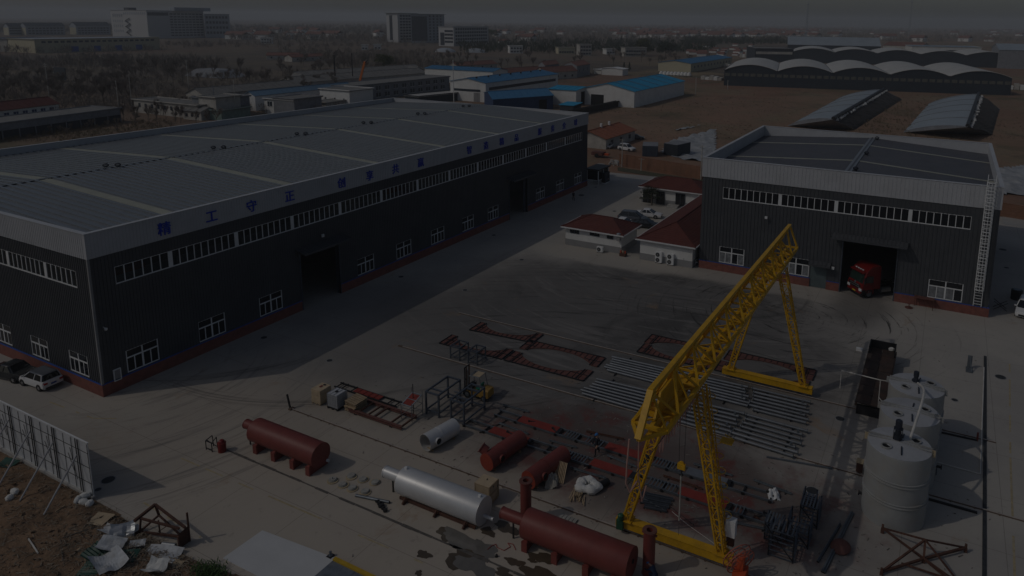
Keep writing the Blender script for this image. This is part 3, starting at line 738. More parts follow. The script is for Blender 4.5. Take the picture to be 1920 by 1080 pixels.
# caged ladder
lt = thing('caged_ladder', 'tall pale caged ladder up the dark wall by the right corner of the short hall', 'ladder', (KX0-0.3, -5.15, 1.2))
for y in (-4.75, -5.55): MB().bar((KX0-0.25, y, 1.2), (KX0-0.25, y, 16.6), 0.07, 0.07).build('rail', M['white'], lt)
for i in range(44):
    z = 1.45 + i*0.34
    piece('rung', shared('rung', lambda: MB().bar((0, -0.38, 0), (0, 0.38, 0), 0.05).mesh('rung', M['white'])), lt, (KX0-0.25, -5.15, z))
def hoop():
    mb = MB(); pts = [Vector((0.0, -0.45, 0)), Vector((-0.35, -0.46, 0)), Vector((-0.62, -0.28, 0)), Vector((-0.72, 0, 0)), Vector((-0.62, 0.28, 0)), Vector((-0.35, 0.46, 0)), Vector((0, 0.45, 0))]
    for a, b in zip(pts, pts[1:]): mb.bar(a, b, 0.03, 0.07)
    return mb.mesh('hoop', M['white'])
for i in range(30): piece('hoop', shared('hoop', hoop), lt, (KX0-0.25, -5.15, 3.3 + i*0.43))
for dx, dy in ((-0.35, -0.46), (-0.62, -0.28), (-0.72, 0), (-0.62, 0.28), (-0.35, 0.46)):
    MB().bar((KX0-0.25+dx, -5.15+dy, 3.2), (KX0-0.25+dx, -5.15+dy, 15.9), 0.05, 0.05).build('cage_strap', M['white'], lt)
for z in (2.2, 6, 10, 14): MB().box(KX0-0.24, KX0-0.02, -5.58, -5.52, z, z+0.06).box(KX0-0.24, KX0-0.02, -4.78, -4.72, z, z+0.06).build('bracket', M['white'], lt)
# ---------------------------------------------------------------- yard rails and lines
def rail(x, y0, y1, label, hh=0.09):
    t_ = thing('crane_rail', label, 'rail', (x, y0, 0))
    mb = MB(); mb.box(x-0.09, x+0.09, y1, y0, 0.004, 0.03); mb.box(x-0.03, x+0.03, y1, y0, 0.03, hh*0.7); mb.build('rail_foot', M['rail'], t_)
    MB().box(x-0.045, x+0.045, y1, y0, hh*0.7, hh).build('rail_head', M['railt'], t_)
    n = int((y0-y1)/1.5)
    cm = shared('clip', lambda: MB().box(-0.16, 0.16, -0.06, 0.06, 0.004, 0.04).mesh('rail_clip', M['rail']))
    for i in range(n): piece('rail_clip', cm, t_, (x, y1+0.7+i*1.5, 0))
    return t_
rail(38.42, 47.4, -2, 'rusty near crane rail running past the silver drum under the yellow gantry')
rail(52.05, 47.0, -14, 'rusty rail between the pipe rows and the forklift across the dark yard')
rail(61.75, 47.2, -6, 'rusty far crane rail behind the grey pipes under the far gantry beam')
MB().box(51.94, 52.16, 47.0, 47.5, 0.0, 0.1).build('rail_buffer', M['rail'], None, label='short rail stop at the left end of the middle rail')['category'] = 'rail stop'
t_ = thing('rail_stop', 'thin black upright stop at the left end of the near crane rail', 'rail stop', (38.42, 47.5, 0))
MB().bar((38.42, 47.45, 0), (38.42, 47.75, 1.25), 0.12).build('post', M['black'], t_); MB().box(38.2, 38.64, 47.2, 47.45, 0.0, 0.12).build('base', M['rail'], t_)
# old slab joint along the front of the vessels, a rough drain slot
mb = MB()
y = 47.5; rr = random.Random(4)
while y > 6:
    l = rr.uniform(0.5, 1.6); ww = rr.uniform(0.05, 0.13); mb.box(31.93-ww+rr.uniform(-.03, .03), 31.93+ww, y-l, y, 0.004, 0.012); y -= l*1.02
struct('slab_joint', mb, mat('joint_dark', (0.11, 0.10, 0.09), 0.9, var=0.4, scale=3))
def line(name, pts, wd, m, z=0.008, gap=0.0):
    mb = MB(); r_ = random.Random(len(pts))
    for a, b in zip(pts, pts[1:]):
        a = Vector((*a, z)); b = Vector((*b, z)); L = (b-a).length; d = (b-a)/L; n = Vector((-d.y, d.x, 0))*wd/2; s_ = 0
        while s_ < L:
            e = min(L, s_ + r_.uniform(0.5, 2.2))
            if r_.random() > gap: mb.quad(a+d*s_-n, a+d*e-n, a+d*e+n, a+d*s_+n)
            s_ = e + 0.02
    return struct(name, mb, m)
line('yellow_line', [(29.6, 49), (29.9, 26)], 0.13, M['ylw_line'], gap=0.35)
line('yellow_line', [(29.3, 66.5), (29.6, 60.5), (30.6, 58.6)], 0.13, M['ylw_line'], gap=0.25)
line('yellow_line', [(25.2, 46.5), (24.9, 40)], 0.13, M['ylw_line'], gap=0.35)
line('yellow_line', [(78, -7.85), (60, -6.9), (40, -6.1)], 0.14, M['ylw_line'], gap=0.2)
# long black trench with covers on the right, each cover a piece
tr = thing('drain_trench', 'long narrow black drain trench on the right of the yard beside the plastic tanks', 'drain', (60, -5.2, 0))
cm = shared('cover', lambda: MB().box(-0.49, 0.49, -0.12, 0.12, 0.006, 0.05).mesh('trench_cover', M['trench']))
for i in range(38):
    x = 78.2 - i*1.0; yy = -5.74 + i*1.0/33.2*1.05
    piece('trench_cover', cm, tr, (x, yy, 0), (0, 0, R_(-1.8)))
def blob(name, pts_seed, cx, cy, rx, ry, m, z=0.008, n=26, rough=0.35, rz=0.0):
    r_ = random.Random(pts_seed); ph = [r_.uniform(0, 6.28) for _ in range(5)]; vs = []
    for i in range(n):
        a = 2*math.pi*i/n
        k = 1 + rough*(0.5*math.sin(2*a+ph[0]) + 0.4*math.sin(3*a+ph[1]) + 0.35*math.sin(5*a+ph[2]) + 0.25*math.sin(8*a+ph[3]))
        x, y_ = math.cos(a)*rx*k, math.sin(a)*ry*k
        vs.append((cx + x*math.cos(rz)-y_*math.sin(rz), cy + x*math.sin(rz)+y_*math.cos(rz), z))
    mb = MB(); mb.add(vs, [tuple(range(n))]); return struct(name, mb, m)
def blobp(name, seed, px, py, rx, ry, m, **k):
    p = G(px, py); return blob(name, seed, p.x, p.y, rx, ry, m, **k)
blobp('puddle', 1, 865, 1013, 0.55, 1.7, M['puddle'], z=0.012)
for i, (px, py, rx, ry, m) in enumerate([(840, 1003, .55, .8, 'wet'), (905, 1033, .7, 1.1, 'puddle'), (915, 997, .35, .55, 'wet'), (950, 990, .45, .9, 'wet'), (645+560-410, 1040, .35, .45, 'wet'), (870, 1048, .8, 1.2, 'wet'), (890, 1062, .7, 1.3, 'puddle'), (965, 1054, .32, .6, 'wet'), (998, 1050, .2, .35, 'wet'), (1018, 1046, .45, .8, 'wet'), (1010, 1075, .5, 1.1, 'wet'), (945, 1075, .35, .6, 'wet'), (785, 1075, .2, .25, 'wet')]):
    blobp('puddle' if m == 'puddle' else 'wet_stain', 20+i, px, py, rx, ry, M[m], z=0.007+0.0006*i)
def manhole(px, py, r, label):
    p = G(px, py); t_ = thing('manhole_cover', label, 'manhole cover', (p.x, p.y, 0))
    MB().lathe((p.x, p.y, 0.002), (0, 0, 1), [(0, r+0.07), (0.012, r+0.07), (0.012, r)], 20, caps=False).build('rim', M['greyp'], t_)
    MB().lathe((p.x, p.y, 0.003), (0, 0, 1), [(0, r), (0.013, r)], 20).build('cover', M['trench'], t_)
for px, py, r, lab in ((203, 900, 0.42, 'dark manhole cover in the shadow of the tall white fence'), (184, 918, 0.2, 'small dark cover in the fence shadow by the fence foot'), (495, 633, 0.3, 'dark manhole cover in the shaded strip beside the second window of the long hall'), (618, 676, 0.28, 'dark manhole cover at the sunlit edge of the hall shadow'),
    (752, 519, .3, 'dark manhole cover in the shaded lane before the fourth ground-floor window'), (872, 544, .3, 'manhole cover on sunlit concrete at the edge of the hall shadow'), (926, 441, .3, 'manhole cover in the shaded lane near the second loading door'), (978, 487, .3, 'dark manhole cover on the sunny concrete in mid lane'),
    (1090, 366, .55, 'large dark manhole cover beside the far walking figure'), (1117, 351, .3, 'manhole cover near the glazed gate booth'), (1152, 396, .3, 'manhole cover on the forecourt beside the parked cars'), (1575, 785, .36, 'dark manhole cover between the grey pipes and the tanks'),
    (1523, 920, .42, 'dark manhole cover beside the stack of black frames'), (1876, 707, .45, 'worn brown manhole cover right of the drain trench'), (1790, 750, .25, 'small manhole cover behind the farthest plastic tank'), (1880, 468, .5, 'long dark grating on the shaded ground right of the short hall'), (1887, 502, .3, 'small dark cover on the shaded ground right of the short hall')):
    manhole(px, py, r, lab)

# ---------------------------------------------------------------- yellow gantry crane
gc = thing('gantry_crane', 'tall yellow lattice gantry crane spanning the yard on two rails', 'gantry crane', (50, 12.5, 0))
GY, ZB, ZT = 12.45, 11.75, 13.85; YB0, YB1 = 11.5, 13.4
gx0, gx1 = 32.5, 67.9; bay = 1.72
Yl = M['yellow']
def B(p, q, w, h=None, nm='bar', par=None, m=None, up=(0, 0, 1)): return MB().bar(p, q, w, h, up).build(nm, m or Yl, par or gc)
B((32.5, GY, ZT), (gx1+0.6, GY, ZT-0.15), 0.30, 0.26, 'top_chord')
B((32.55, GY, ZT+0.02), (30.95, GY, ZB+0.15), 0.34, 0.26, 'top_chord')
for y in (YB0, YB1): B((gx0, y, ZB), (gx1, y, ZB), 0.20, 0.26, 'bottom_chord')
for s in (-1, 1): B((31.0, GY, ZB+0.1), (gx0, GY+s*0.95, ZB), 0.16, 0.16, 'end_bar')
for y in (YB0, YB1): B((gx1+0.7, GY, ZT-0.2), (gx1, y, ZB), 0.14, 0.14, 'end_bar')
B((gx1, YB0, ZB), (gx1, YB1, ZB), 0.16, 0.16, 'end_bar'); B((gx0, YB0, ZB), (gx0, YB1, ZB), 0.18, 0.18, 'end_bar')
B((gx0+0.1, GY, ZB-0.28), (gx1-0.2, GY, ZB-0.28), 0.22, 0.5, 'hoist_beam')
MB().box(gx0, gx1, GY-0.24, GY+0.24, ZB-0.56, ZB-0.53).build('hoist_flange', Yl, gc)
nb = int((gx1-32.6)/bay); dm = {}
def dg(key, a, b, w, at):
    piece('diagonal', shared(('dg', key), lambda: MB().bar(a, b, w, w*0.9).mesh('diagonal', Yl)), gc, at)
for i in range(nb):
    x = 32.6 + i*bay
    for k, y in (('l', YB1-GY), ('r', YB0-GY)):
        if i % 2 == 0: dg('u'+k, (0, 0, ZT-ZB-0.1), (bay, y, 0.05), 0.15, (x, GY, ZB))
        else: dg('d'+k, (0, y, 0.05), (bay, 0, ZT-ZB-0.1), 0.15, (x, GY, ZB))
        dg('v'+k, (0, 0, ZT-ZB-0.1), (0, y, 0.05), 0.10, (x, GY, ZB)) if i % 2 == 0 else None
    piece('cross_bar', shared('xb', lambda: MB().bar((0, YB0-GY, 0.02), (0, YB1-GY, 0.02), 0.12, 0.12).mesh('cross_bar', Yl)), gc, (x, GY, ZB))
    a, b = ((YB0-GY, YB1-GY) if i % 2 else (YB1-GY, YB0-GY))
    piece('floor_brace', shared(('fb', i % 2), lambda: MB().bar((0, a, 0.0), (bay, b, 0.0), 0.08, 0.08).mesh('floor_brace', Yl)), gc, (x, GY, ZB))
for i in range(0, nb, 2):
    x = 32.6 + i*bay
    piece('gusset', shared('gus', lambda: MB().extr([(-0.3, 0), (0.3, 0), (0.12, -0.45), (-0.12, -0.45)], (0, -0.2, 0), (1, 0, 0), (0, 0, 1), (0, 0.4, 0)).mesh('gusset', Yl)), gc, (x, GY, ZT-0.14))
for nx in (34.6, 38.4, 61.9):
    MB().box(nx-0.6, nx+0.6, YB0+0.05, YB1-0.05, ZB-0.30, ZB-0.10).build('seat_plate', Yl, gc)
mb = MB(); mb.extr([(33.2, 0), (37.6, 0), (36.6, 1.25), (34.0, 1.25)], (0, GY-0.06, ZB+0.05), (1, 0, 0), (0, 0, 1), (0, 0.12, 0)); mb.build('web_plate', Yl, gc)
def lattice_leg(p, q, w0, w1, n, zz=True):
    """four-cornered lattice column from foot p to head q"""
    p = Vector(p); q = Vector(q); d = (q-p); L = d.length; d.normalize()
    a = Vector((1, 0, 0)); b = d.cross(a).normalized(); a = b.cross(d).normalized()
    leg = MB()
    for sa in (-1, 1):
        for sb in (-1, 1): leg.bar(p + (a*sa + b*sb)*w0, q + (a*sa + b*sb)*w1, 0.10, 0.10)
    o = leg.build('leg', Yl, gc)
    lc = MB()
    for i in range(n):
        t0, t1 = i/n, (i+1)/n; u0 = w0+(w1-w0)*t0; u1 = w0+(w1-w0)*t1
        P0 = p + (q-p)*t0; P1 = p + (q-p)*t1; s = 1 if i % 2 else -1
        for sb in (-1, 1):
            lc.bar(P0 + a*s*u0 + b*sb*u0, P1 - a*s*u1 + b*sb*u1, 0.065, 0.05); lc.bar(P0 + b*s*u0 + a*sb*u0, P1 - b*s*u1 + a*sb*u1, 0.065, 0.05)
            lc.bar(P0 - a*u0 + b*sb*u0, P0 + a*u0 + b*sb*u0, 0.05, 0.05); lc.bar(P0 - b*u0 + a*sb*u0, P0 + b*u0 + a*sb*u0, 0.05, 0.05)
    lc.build('lacing', Yl, o)
for x, ya, yb in ((38.4, 16.05, 9.75), (61.9, 15.75, 9.15)):
    lattice_leg((x, ya, 0.95), (x, YB1-0.15, ZB-0.25), 0.21, 0.36, 14)
    lattice_leg((x, yb, 0.95), (x, YB0+0.15, ZB-0.25), 0.21, 0.36, 14)
    y0, y1 = (9.0, 16.75) if x < 50 else (8.3, 16.5)
    bm_ = MB(); bm_.box(x-0.24, x+0.24, y0, y1, 0.36, 0.92); e = bm_.build('end_beam', Yl, gc)
    MB().box(x-0.30, x+0.30, y0+0.02, y1-0.02, 0.92, 0.95).build('flange_plate', Yl, e)
    for y in (y0+0.6, y1-0.6, y0+1.5, y1-1.5):
        MB().lathe((x-0.08, y, 0.33), (1, 0, 0), [(0, 0.24), (0.16, 0.24)], 14).build('wheel', M['steel'], e)
    for y in (ya, yb): MB().box(x-0.42, x+0.42, y-0.42, y+0.42, 0.951, 1.02).build('foot_plate', Yl, gc)
B((38.4, 14.2, 8.3), (38.9, 13.5, 9.6), 0.05, 0.9, 'sign_plate')
mb = MB(); mb.box(38.75, 39.4, 9.55, 10.3, 8.0, 8.06); mb.bar((39.3, 9.6, 8.1), (38.5, 9.9, 8.8), .06); mb.build('platform', Yl, gc)
mb = MB(); mb.box(62.2, 63.1, 13.1, 14.4, 8.6, 8.66); mb.bar((63.0, 14.3, 8.6), (62.0, 14.0, 7.4), .06); mb.bar((63.0, 13.2, 8.6), (62.0, 13.9, 7.4), .06); mb.build('platform', Yl, gc)
def ring(mb, c, r, ax, w=0.03, n=20):
    c = Vector(c); ax = Vector(ax).normalized(); a = ax.orthogonal().normalized(); b = ax.cross(a)
    pts = [c + (a*math.cos(2*math.pi*i/n) + b*math.sin(2*math.pi*i/n))*r for i in range(n+1)]
    return mb.path(pts, w, 5)
# climbing ladder with hoops on the near right leg
for i in range(9):
    z = 3.2 + i*0.95; t0 = (z-0.95)/(ZB-1.2); y = 9.75 + (YB0+0.15-9.75)*t0
    ring(MB(), (38.9, y-0.45, z), 0.34, (0, 0, 1), 0.025, 12).build('hoop', Yl, gc)
mb = MB()
for s in (-0.2, 0.2): mb.bar((38.75+s, 9.45, 1.1), (38.75+s, 11.15, 11.3), 0.05)
for i in range(28): mb.bar((38.55, 9.45+1.7*i/28, 1.1+10.2*i/28), (38.95, 9.45+1.7*i/28, 1.1+10.2*i/28), 0.035)
mb.build('ladder', Yl, gc)
MB().box(38.15, 38.65, 15.95, 16.35, 0.952, 1.0).build('motor_base', M['green'], gc)
mb = MB(); mb.lathe((38.05, 16.35, 1.0), (0, 0, 1), [(0, .2), (.35, .2), (.42, .12)], 12); mb.box(37.9, 38.14, 16.15, 16.6, 0.35, 1.0); mb.build('drive_motor', M['green'], gc)
mb = MB(); mb.bar((38.95, 9.35, 1.9), (38.95, 9.35, 3.0), 0.6, 0.5); mb.build('control_box', M['white'], gc)
mb = MB(); mb.bar((38.95, 9.35, 1.2), (38.95, 9.35, 1.9), 0.45, 0.25); mb.build('box_stand', M['rust'], gc)
# cable reel at the right end of the near beam
c_ = Vector((37.95, 8.55, 1.3)); ax = Vector((0.6, 0.75, 0.3))
mb = MB()
for o_ in (-0.2, 0.2):
    for r in (0.95, 0.6): ring(mb, c_ + ax.normalized()*o_, r, ax, 0.035)
a_ = ax.orthogonal().normalized(); b_ = ax.normalized().cross(a_)
for i in range(8):
    d_ = a_*math.cos(i*math.pi/4) + b_*math.sin(i*math.pi/4)
    for o_ in (-0.2, 0.2): mb.bar(c_ + ax.normalized()*o_, c_ + ax.normalized()*o_ + d_*0.95, 0.03)
mb.build('cable_reel', mat('pale_red_paint', (0.42, 0.13, 0.09), 0.6), gc)
mb = MB(); mb.box(37.3, 38.3, 8.0, 8.75, 0.45, 0.75); mb.box(37.7, 38.2, 8.2, 8.6, 0.75, 1.5); mb.box(37.3, 37.5, 8.0, 8.2, 0, 0.45); mb.box(38.1, 38.3, 8.0, 8.2, 0, 0.45)
mb.build('reel_frame', M['redor'], gc)
# festoon cable loops under the near overhang, sling and hoist
for i in range(13):
    x = 31.4 + i*0.44; mb = MB()
    pts = [Vector((x+0.22*k/4, YB0-0.05, ZB-0.05-0.75*math.sin(math.pi*k/4)*(1.0 if i % 2 else 0.7))) for k in range(5)]
    mb.path(pts, 0.028, 5).build('festoon_cable', M['pinkr'], gc)
mb = MB(); mb.path([Vector((31.0, GY+0.5, ZB)), Vector((30.9, GY+0.55, 10.4)), Vector((30.95, GY+0.6, 9.2)), Vector((31.05, GY+0.4, 8.7)), Vector((31.25, GY+0.1, 9.3))], 0.05, 6).build('hanging_cable', M['pinkr'], gc)
mb = MB(); mb.path([Vector((31.8, GY+0.3, ZB)), Vector((32.0, GY+0.35, 9.0)), Vector((32.3, GY+0.2, 7.4)), Vector((32.6, GY+0.1, 8.2))], 0.04, 6).build('hanging_cable', M['pinkr'], gc)
MB().bar((30.95, GY+0.65, 8.9), (33.2, 11.5, ZB-0.1), 0.03).build('stay_wire', M['black'], gc)
ho = thing('hoist_trolley', 'hoist trolley with hanging yellow hook block under the gantry girder', 'hoist', (37.2, GY, ZB-0.6))
MB().box(36.6, 37.9, GY-0.3, GY+0.3, ZB-1.05, ZB-0.6).build('trolley', Yl, ho)
MB().lathe((36.7, GY, ZB-1.2), (1, 0, 0), [(0, .3), (1.1, .3)], 14).build('drum', M['rust'], ho)
hz_ = 6.55; hy = 12.15
for s in (-0.16, 0.16): MB().tube((37.3, hy+s*1.2, ZB-1.2), (37.3, hy+s, hz_+0.3), 0.014, 5).build('rope', M['black'], ho)
mb = MB(); mb.lathe((37.24, hy-0.0, hz_+0.25), (1, 0, 0), [(0, .2), (.12, .2)], 14); mb.box(37.2, 37.4, hy-0.24, hy+0.24, hz_-0.05, hz_+0.3); mb.build('hook_block', Yl, ho)
mb = MB(); mb.path([Vector((37.3, hy, hz_)), Vector((37.3, hy, hz_-0.3)), Vector((37.3, hy-0.12, hz_-0.42)), Vector((37.3, hy-0.02, hz_-0.52)), Vector((37.3, hy+0.12, hz_-0.45))], 0.04, 6).build('hook', M['black'], ho)
sl = thing('lifting_sling', 'pale sling hanging straight down from the crane hook', 'sling', (37.3, hy, hz_-0.5))
MB().tube((37.3, hy, hz_-0.48), (37.3, hy, 3.0), 0.05, 6).build('sling', M['tarp'], sl); MB().tube((37.3, hy, 3.0), (37.3, hy, 2.0), 0.012, 5).build('tail_rope', M['black'], sl)

# ---------------------------------------------------------------- rows of grey pipes
def lerp(a, b, t): return a + (b-a)*t
def pipes(n, L0, L1, R0, R1, r, grp, where, flange=True, skip=()):
    for i in range(n):
        if i in skip: continue
        t0 = i/(n-1); a = G(*lerp(Vector(L0), Vector(L1), t0)); b = G(*lerp(Vector(R0), Vector(R1), t0))
        rr_ = random.Random(i*7+n); a.y += rr_.uniform(-0.35, 0.35); b.y += rr_.uniform(-0.25, 0.25); a.z = b.z = 0.12 + r
        ord_ = ['first', 'second', 'third', 'fourth', 'fifth', 'sixth', 'seventh', 'eighth', 'ninth', 'tenth'][i]
        lab = f'long grey flanged steel pipe, {ord_} from the back of the {where}'
        t_ = thing('steel_pipe', lab, 'pipe', (a.x, a.y, 0), grp)
        MB().tube(a, b, r, 12).build('tube', M['pipe'], t_, smooth=True)
        d = (b-a).normalized()
        for e, s in ((a, 1), (b, -1)):
            if e is a and not flange: continue
            MB().tube(e, e + d*s*0.05, r*1.7, 14).build('flange', M['steel'], t_)
        MB().tube(a.lerp(b, 0.62), a.lerp(b, 0.62) + d*0.08, r*1.35, 12).build('collar', M['pipe'], t_)
        if i % 3 == 1: MB().box(b.x-0.09, b.x+0.09, b.y+0.25, b.y+0.42, r*2+0.10, r*2+0.32).build('nozzle', M['steel'], t_)
pipes(7, (1145, 672), (1133, 696), (1399, 729), (1401, 765), 0.10, 'pipes of the back row', 'back left pipe row', False)
pipes(7, (1407, 731), (1405, 770), (1515, 757), (1510, 797), 0.10, 'pipes of the back row', 'back right pipe row')
pipes(7, (1116, 714), (1086, 740), (1392, 779), (1363, 820), 0.105, 'pipes of the front row', 'front left pipe row', False)
pipes(7, (1396, 781), (1368, 823), (1510, 812), (1486, 860), 0.105, 'pipes of the front row', 'front right pipe row')
for x0, x1, ys in ((56.9, 60.9, (25.5, 20, 15, 12, 9.2)), (51.9, 56.2, (25.2, 20, 15, 11.8, 8.8))):
    for y in ys:
        o = MB().box(x0, x1, y-0.05, y+0.05, 0.004, 0.118).build('timber_bearer', M['black'], loc=(x0, y, 0))
        o.data.transform(Matrix.Translation((0, 0, 0))); 
        o['label'] = 'dark bearer under the %s pipe row, %s from its left end' % ('back' if x0 > 54 else 'front', ['first', 'second', 'third', 'fourth', 'last'][ys.index(y)]); o['category'] = 'bearer'; o['group'] = 'bearers under the pipes'
# build() with loc already shifts the mesh
t_ = thing('steel_bar', 'long dark steel bar lying on the concrete in front of the pipe rows', 'steel bar', (50.3, 8, 0))
MB().bar((*G(1437, 858).xy, .06), (*G(1560, 880).xy, .06), .12, .12).build('bar', M['steel'], t_)

# ---------------------------------------------------------------- red-brown floor frames
def half_frame(name, A, Bp, up, label, grp):
    """half of an oval-hole frame: straight beam A->Bp, end blocks rising along 'up'"""
    A = Vector((A[0], A[1], 0)); Bp = Vector((Bp[0], Bp[1], 0)); u = Bp-A; L = u.length; u.normalize(); v = Vector((up[0], up[1], 0)); Dp = v.length; v.normalize()
    t_ = thing(name, label, 'floor frame', A, grp)
    def P(s, d, z): return A + u*s + v*d + Vector((0, 0, z))
    th = 0.10; z0 = 0.02
    def lim(s):   # inner edge of the plate, an arc
        e = abs(s-L/2)/(L/2)
        if e > 0.80: return Dp
        return min(Dp, 0.29*Dp + 0.55*Dp*(e/0.8)**2.4)
    n = 14; mes = []
    for i in range(n):
        s0, s1 = L*i/n, L*(i+1)/n
        d0, d1 = lim(s0), lim(s1)
        if abs((s0+s1)/2 - L/2)/(L/2) > 0.80: d0 = d1 = Dp
        mb = MB(); g_ = 0.035
        q = [P(s0+g_, 0.03, z0), P(s1-g_, 0.03, z0), P(s1-g_, d1, z0), P(s0+g_, d0, z0)]
        mb.add(q + [w_ + Vector((0, 0, th*0.4)) for w_ in q], [(3,2,1,0), (4,5,6,7), (0,1,5,4), (1,2,6,5), (2,3,7,6), (3,0,4,7)])
        mb.build('plate', M['primerd'], t_)
    rb = MB()
    rb.bar(P(0, 0, z0+.05), P(L, 0, z0+.05), 0.07, 0.12)
    for s in (0.0, L): rb.bar(P(s, 0, z0+.05), P(s, Dp, z0+.05), 0.07, 0.12)
    rb.build('edge_beam', M['black'], t_)
    def rib_(a, b, w, h): MB().bar(a, b, w, h).build('rib', M['black'], t_)
    for i in range(1, n):
        s0 = L*i/n; rib_(P(s0, 0.03, z0+.045), P(s0, lim(s0), z0+.045), 0.035, 0.08)
    for s in (0.0, L-L*3/n):
        rib_(P(s, Dp*0.5, z0+.05), P(s+L*2.0/n+(L/n if s else 0), Dp*0.5, z0+.05), 0.05, 0.09)
    for s in (L*1.35/n, L-L*1.35/n): rib_(P(s, 0, z0+.06), P(s, Dp, z0+.06), 0.08, 0.11)
    pr = MB()
    for i in range(n): pr.bar(P(L*i/n, lim(L*i/n), z0+.04), P(L*(i+1)/n, lim(L*(i+1)/n), z0+.04), 0.04, 0.08)
    pr.build('inner_rim', M['primerd'], t_)
GF = 'oval-hole floor frames lying on the yard'
half_frame('oval_frame_half', (58.55, 43.4), (59.2, 35.8), (2.2, 0.05), 'reddish half frame lying alone in the yard behind the two small blue frames', GF)
half_frame('oval_frame_half', (54.45, 44.2), (54.55, 36.6), (2.2, 0.05), 'reddish half frame partly hidden by the two small blue-grey frames', GF)
half_frame('oval_frame_half', (59.55, 36.45), (59.75, 27.75), (-2.05, -0.1), 'back half of the reddish oval frame at the centre of the yard', GF)
half_frame('oval_frame_half', (54.55, 36.35), (54.6, 27.6), (2.1, 0.0), 'front half of the reddish oval frame at the centre of the yard', GF)
half_frame('oval_frame_half', (67.0, 25.7), (66.95, 17.8), (-2.1, 0), 'back half of the reddish oval frame behind the crane girder', GF)
half_frame('oval_frame_half', (62.5, 25.55), (62.5, 17.8), (2.1, 0), 'front half of the reddish oval frame behind the crane girder', GF)
half_frame('oval_frame_half', (67.4, 17.35), (67.2, 8.8), (-2.2, 0), 'back half of the reddish oval frame beneath the far crane legs', GF)
half_frame('oval_frame_half', (62.55, 17.5), (62.5, 8.95), (2.2, 0), 'front half of the reddish oval frame beneath the far crane legs', GF)
# ---------------------------------------------------------------- vessels, drums, tanks
PRM = M['primer']
def vessel(label, y0, y1, xc, zc, r, neck, foot_ys, m, group=None, xf=None, end_m=None, foot_h=0.62, rear=None):
    """horizontal tank lying along y, neck pipe at the y0 (left) end; neck=(length, radius, dz)"""
    t_ = thing('pressure_vessel', label, 'vessel', (xc, (y0+y1)/2, 0), group)
    MB().lathe((xc, y0, zc), (0, -1, 0), [(0, r*0.96), (0.04, r), (y0-y1-0.04, r), (y0-y1, r*0.985)], 48).build('shell', m, t_, smooth=True)
    o = MB().lathe((xc, y1-0.001, zc), (0, -1, 0), [(0, r*1.012), (0.03, r*1.012)], 48).build('end_plate', end_m or m, t_)
    if neck:
        L, nr, dz = neck
        MB().lathe((xc-0.12, y0-0.1, zc+dz), (0, 1, 0), [(0, nr), (L-0.06, nr), (L-0.06, nr*1.06), (L, nr*1.06)], 28).build('neck', m, t_, smooth=True)
        MB().bar((xc-0.25, y0+L*0.45, 0), (xc-0.25, y0+L*0.45, zc+dz-nr), 0.10, 0.08).build('neck_prop', M['black'], t_)
    for fy in foot_ys:
        mb = MB(); w_ = r*1.02
        mb.extr([(-w_, 0), (w_, 0), (w_, zc*0.55)] + [(w_*math.cos(a)*0.985, zc - w_*math.sin(a)*0.985) for a in [R_(d) for d in (35, 60, 90, 120, 145)]] + [(-w_, zc*0.55)], (xc, fy-0.14, 0), (1, 0, 0), (0, 0, 1), (0, 0.28, 0))
        mb.box(xc-w_-0.03, xc-w_+0.12, fy-0.2, fy+0.2, 0.0, zc*0.55)
        mb.build('saddle', m, t_)
    for k in range(1, 4):
        yy = y0 + (y1-y0)*k/4
        MB().lathe((xc, yy+0.008, zc), (0, -1, 0), [(0, r*1.001), (0.004, r*1.004), (0.012, r*1.004), (0.016, r*1.001)], 48, caps=False).build('weld_seam', m, t_)
    if rear:
        dx, dz, rl, rr2, rm = rear
        MB().lathe((xc+dx, y1-0.03, zc+dz), (0, -1, 0), [(0, rr2), (rl, rr2), (rl, rr2*0.75), (rl-0.1, rr2*0.7)], 16).build('outlet', rm, t_)
    return t_
vessel('long matt red vessel lying on four short feet near the front of the yard', 45.5, 38.55, 33.55, 1.28, 0.90, (1.05, 0.36, 0.28), (44.6, 42.6, 40.6, 38.95), PRM, 'red vessels on saddles', rear=(0.55, -0.75, 0.15, 0.11, M['white']))
v2 = vessel('big glossy red vessel at the bottom edge beside the upright red chimneys', 21.4, 14.1, 34.6, 1.28, 0.95, (1.9, 0.36, 0.18), (21.0, 18.85, 16.7, 14.9), PRM, 'red vessels on saddles', rear=(0.1, 0.05, 0.05, 0.14, M['black']))
t_ = vessel('long silver vessel on a low skid at the front of the yard', 31.5, 24.65, 34.45, 1.06, 0.94, (1.6, 0.40, 0.22), (), M['silver'], rear=(0.0, -0.35, 0.75, 0.12, M['silver']))
mb = MB()
for x in (33.85, 35.05): mb.bar((x, 31.3, 0.12), (x, 24.9, 0.12), 0.12, 0.2)
mb.build('skid_beam', M['rust'], t_)
for y in (30.7, 28.0, 25.6):
    mb = MB(); mb.bar((33.45, y, 0.06), (35.7, y, 0.06), 0.18, 0.12); mb.extr([(0, 0), (0.35, 0), (0.35, 0.35)], (33.35, y-0.05, 0.1), (1, 0, 0), (0, 0, 1), (0, 0.1, 0)); mb.build('skid_foot', M['rust'], t_)
for y in (31.2, 24.95):
    mb = MB(); mb.box(34.4, 34.52, y-0.1, y+0.1, 1.98, 2.14); mb.build('lifting_lug', M['white'], t_)
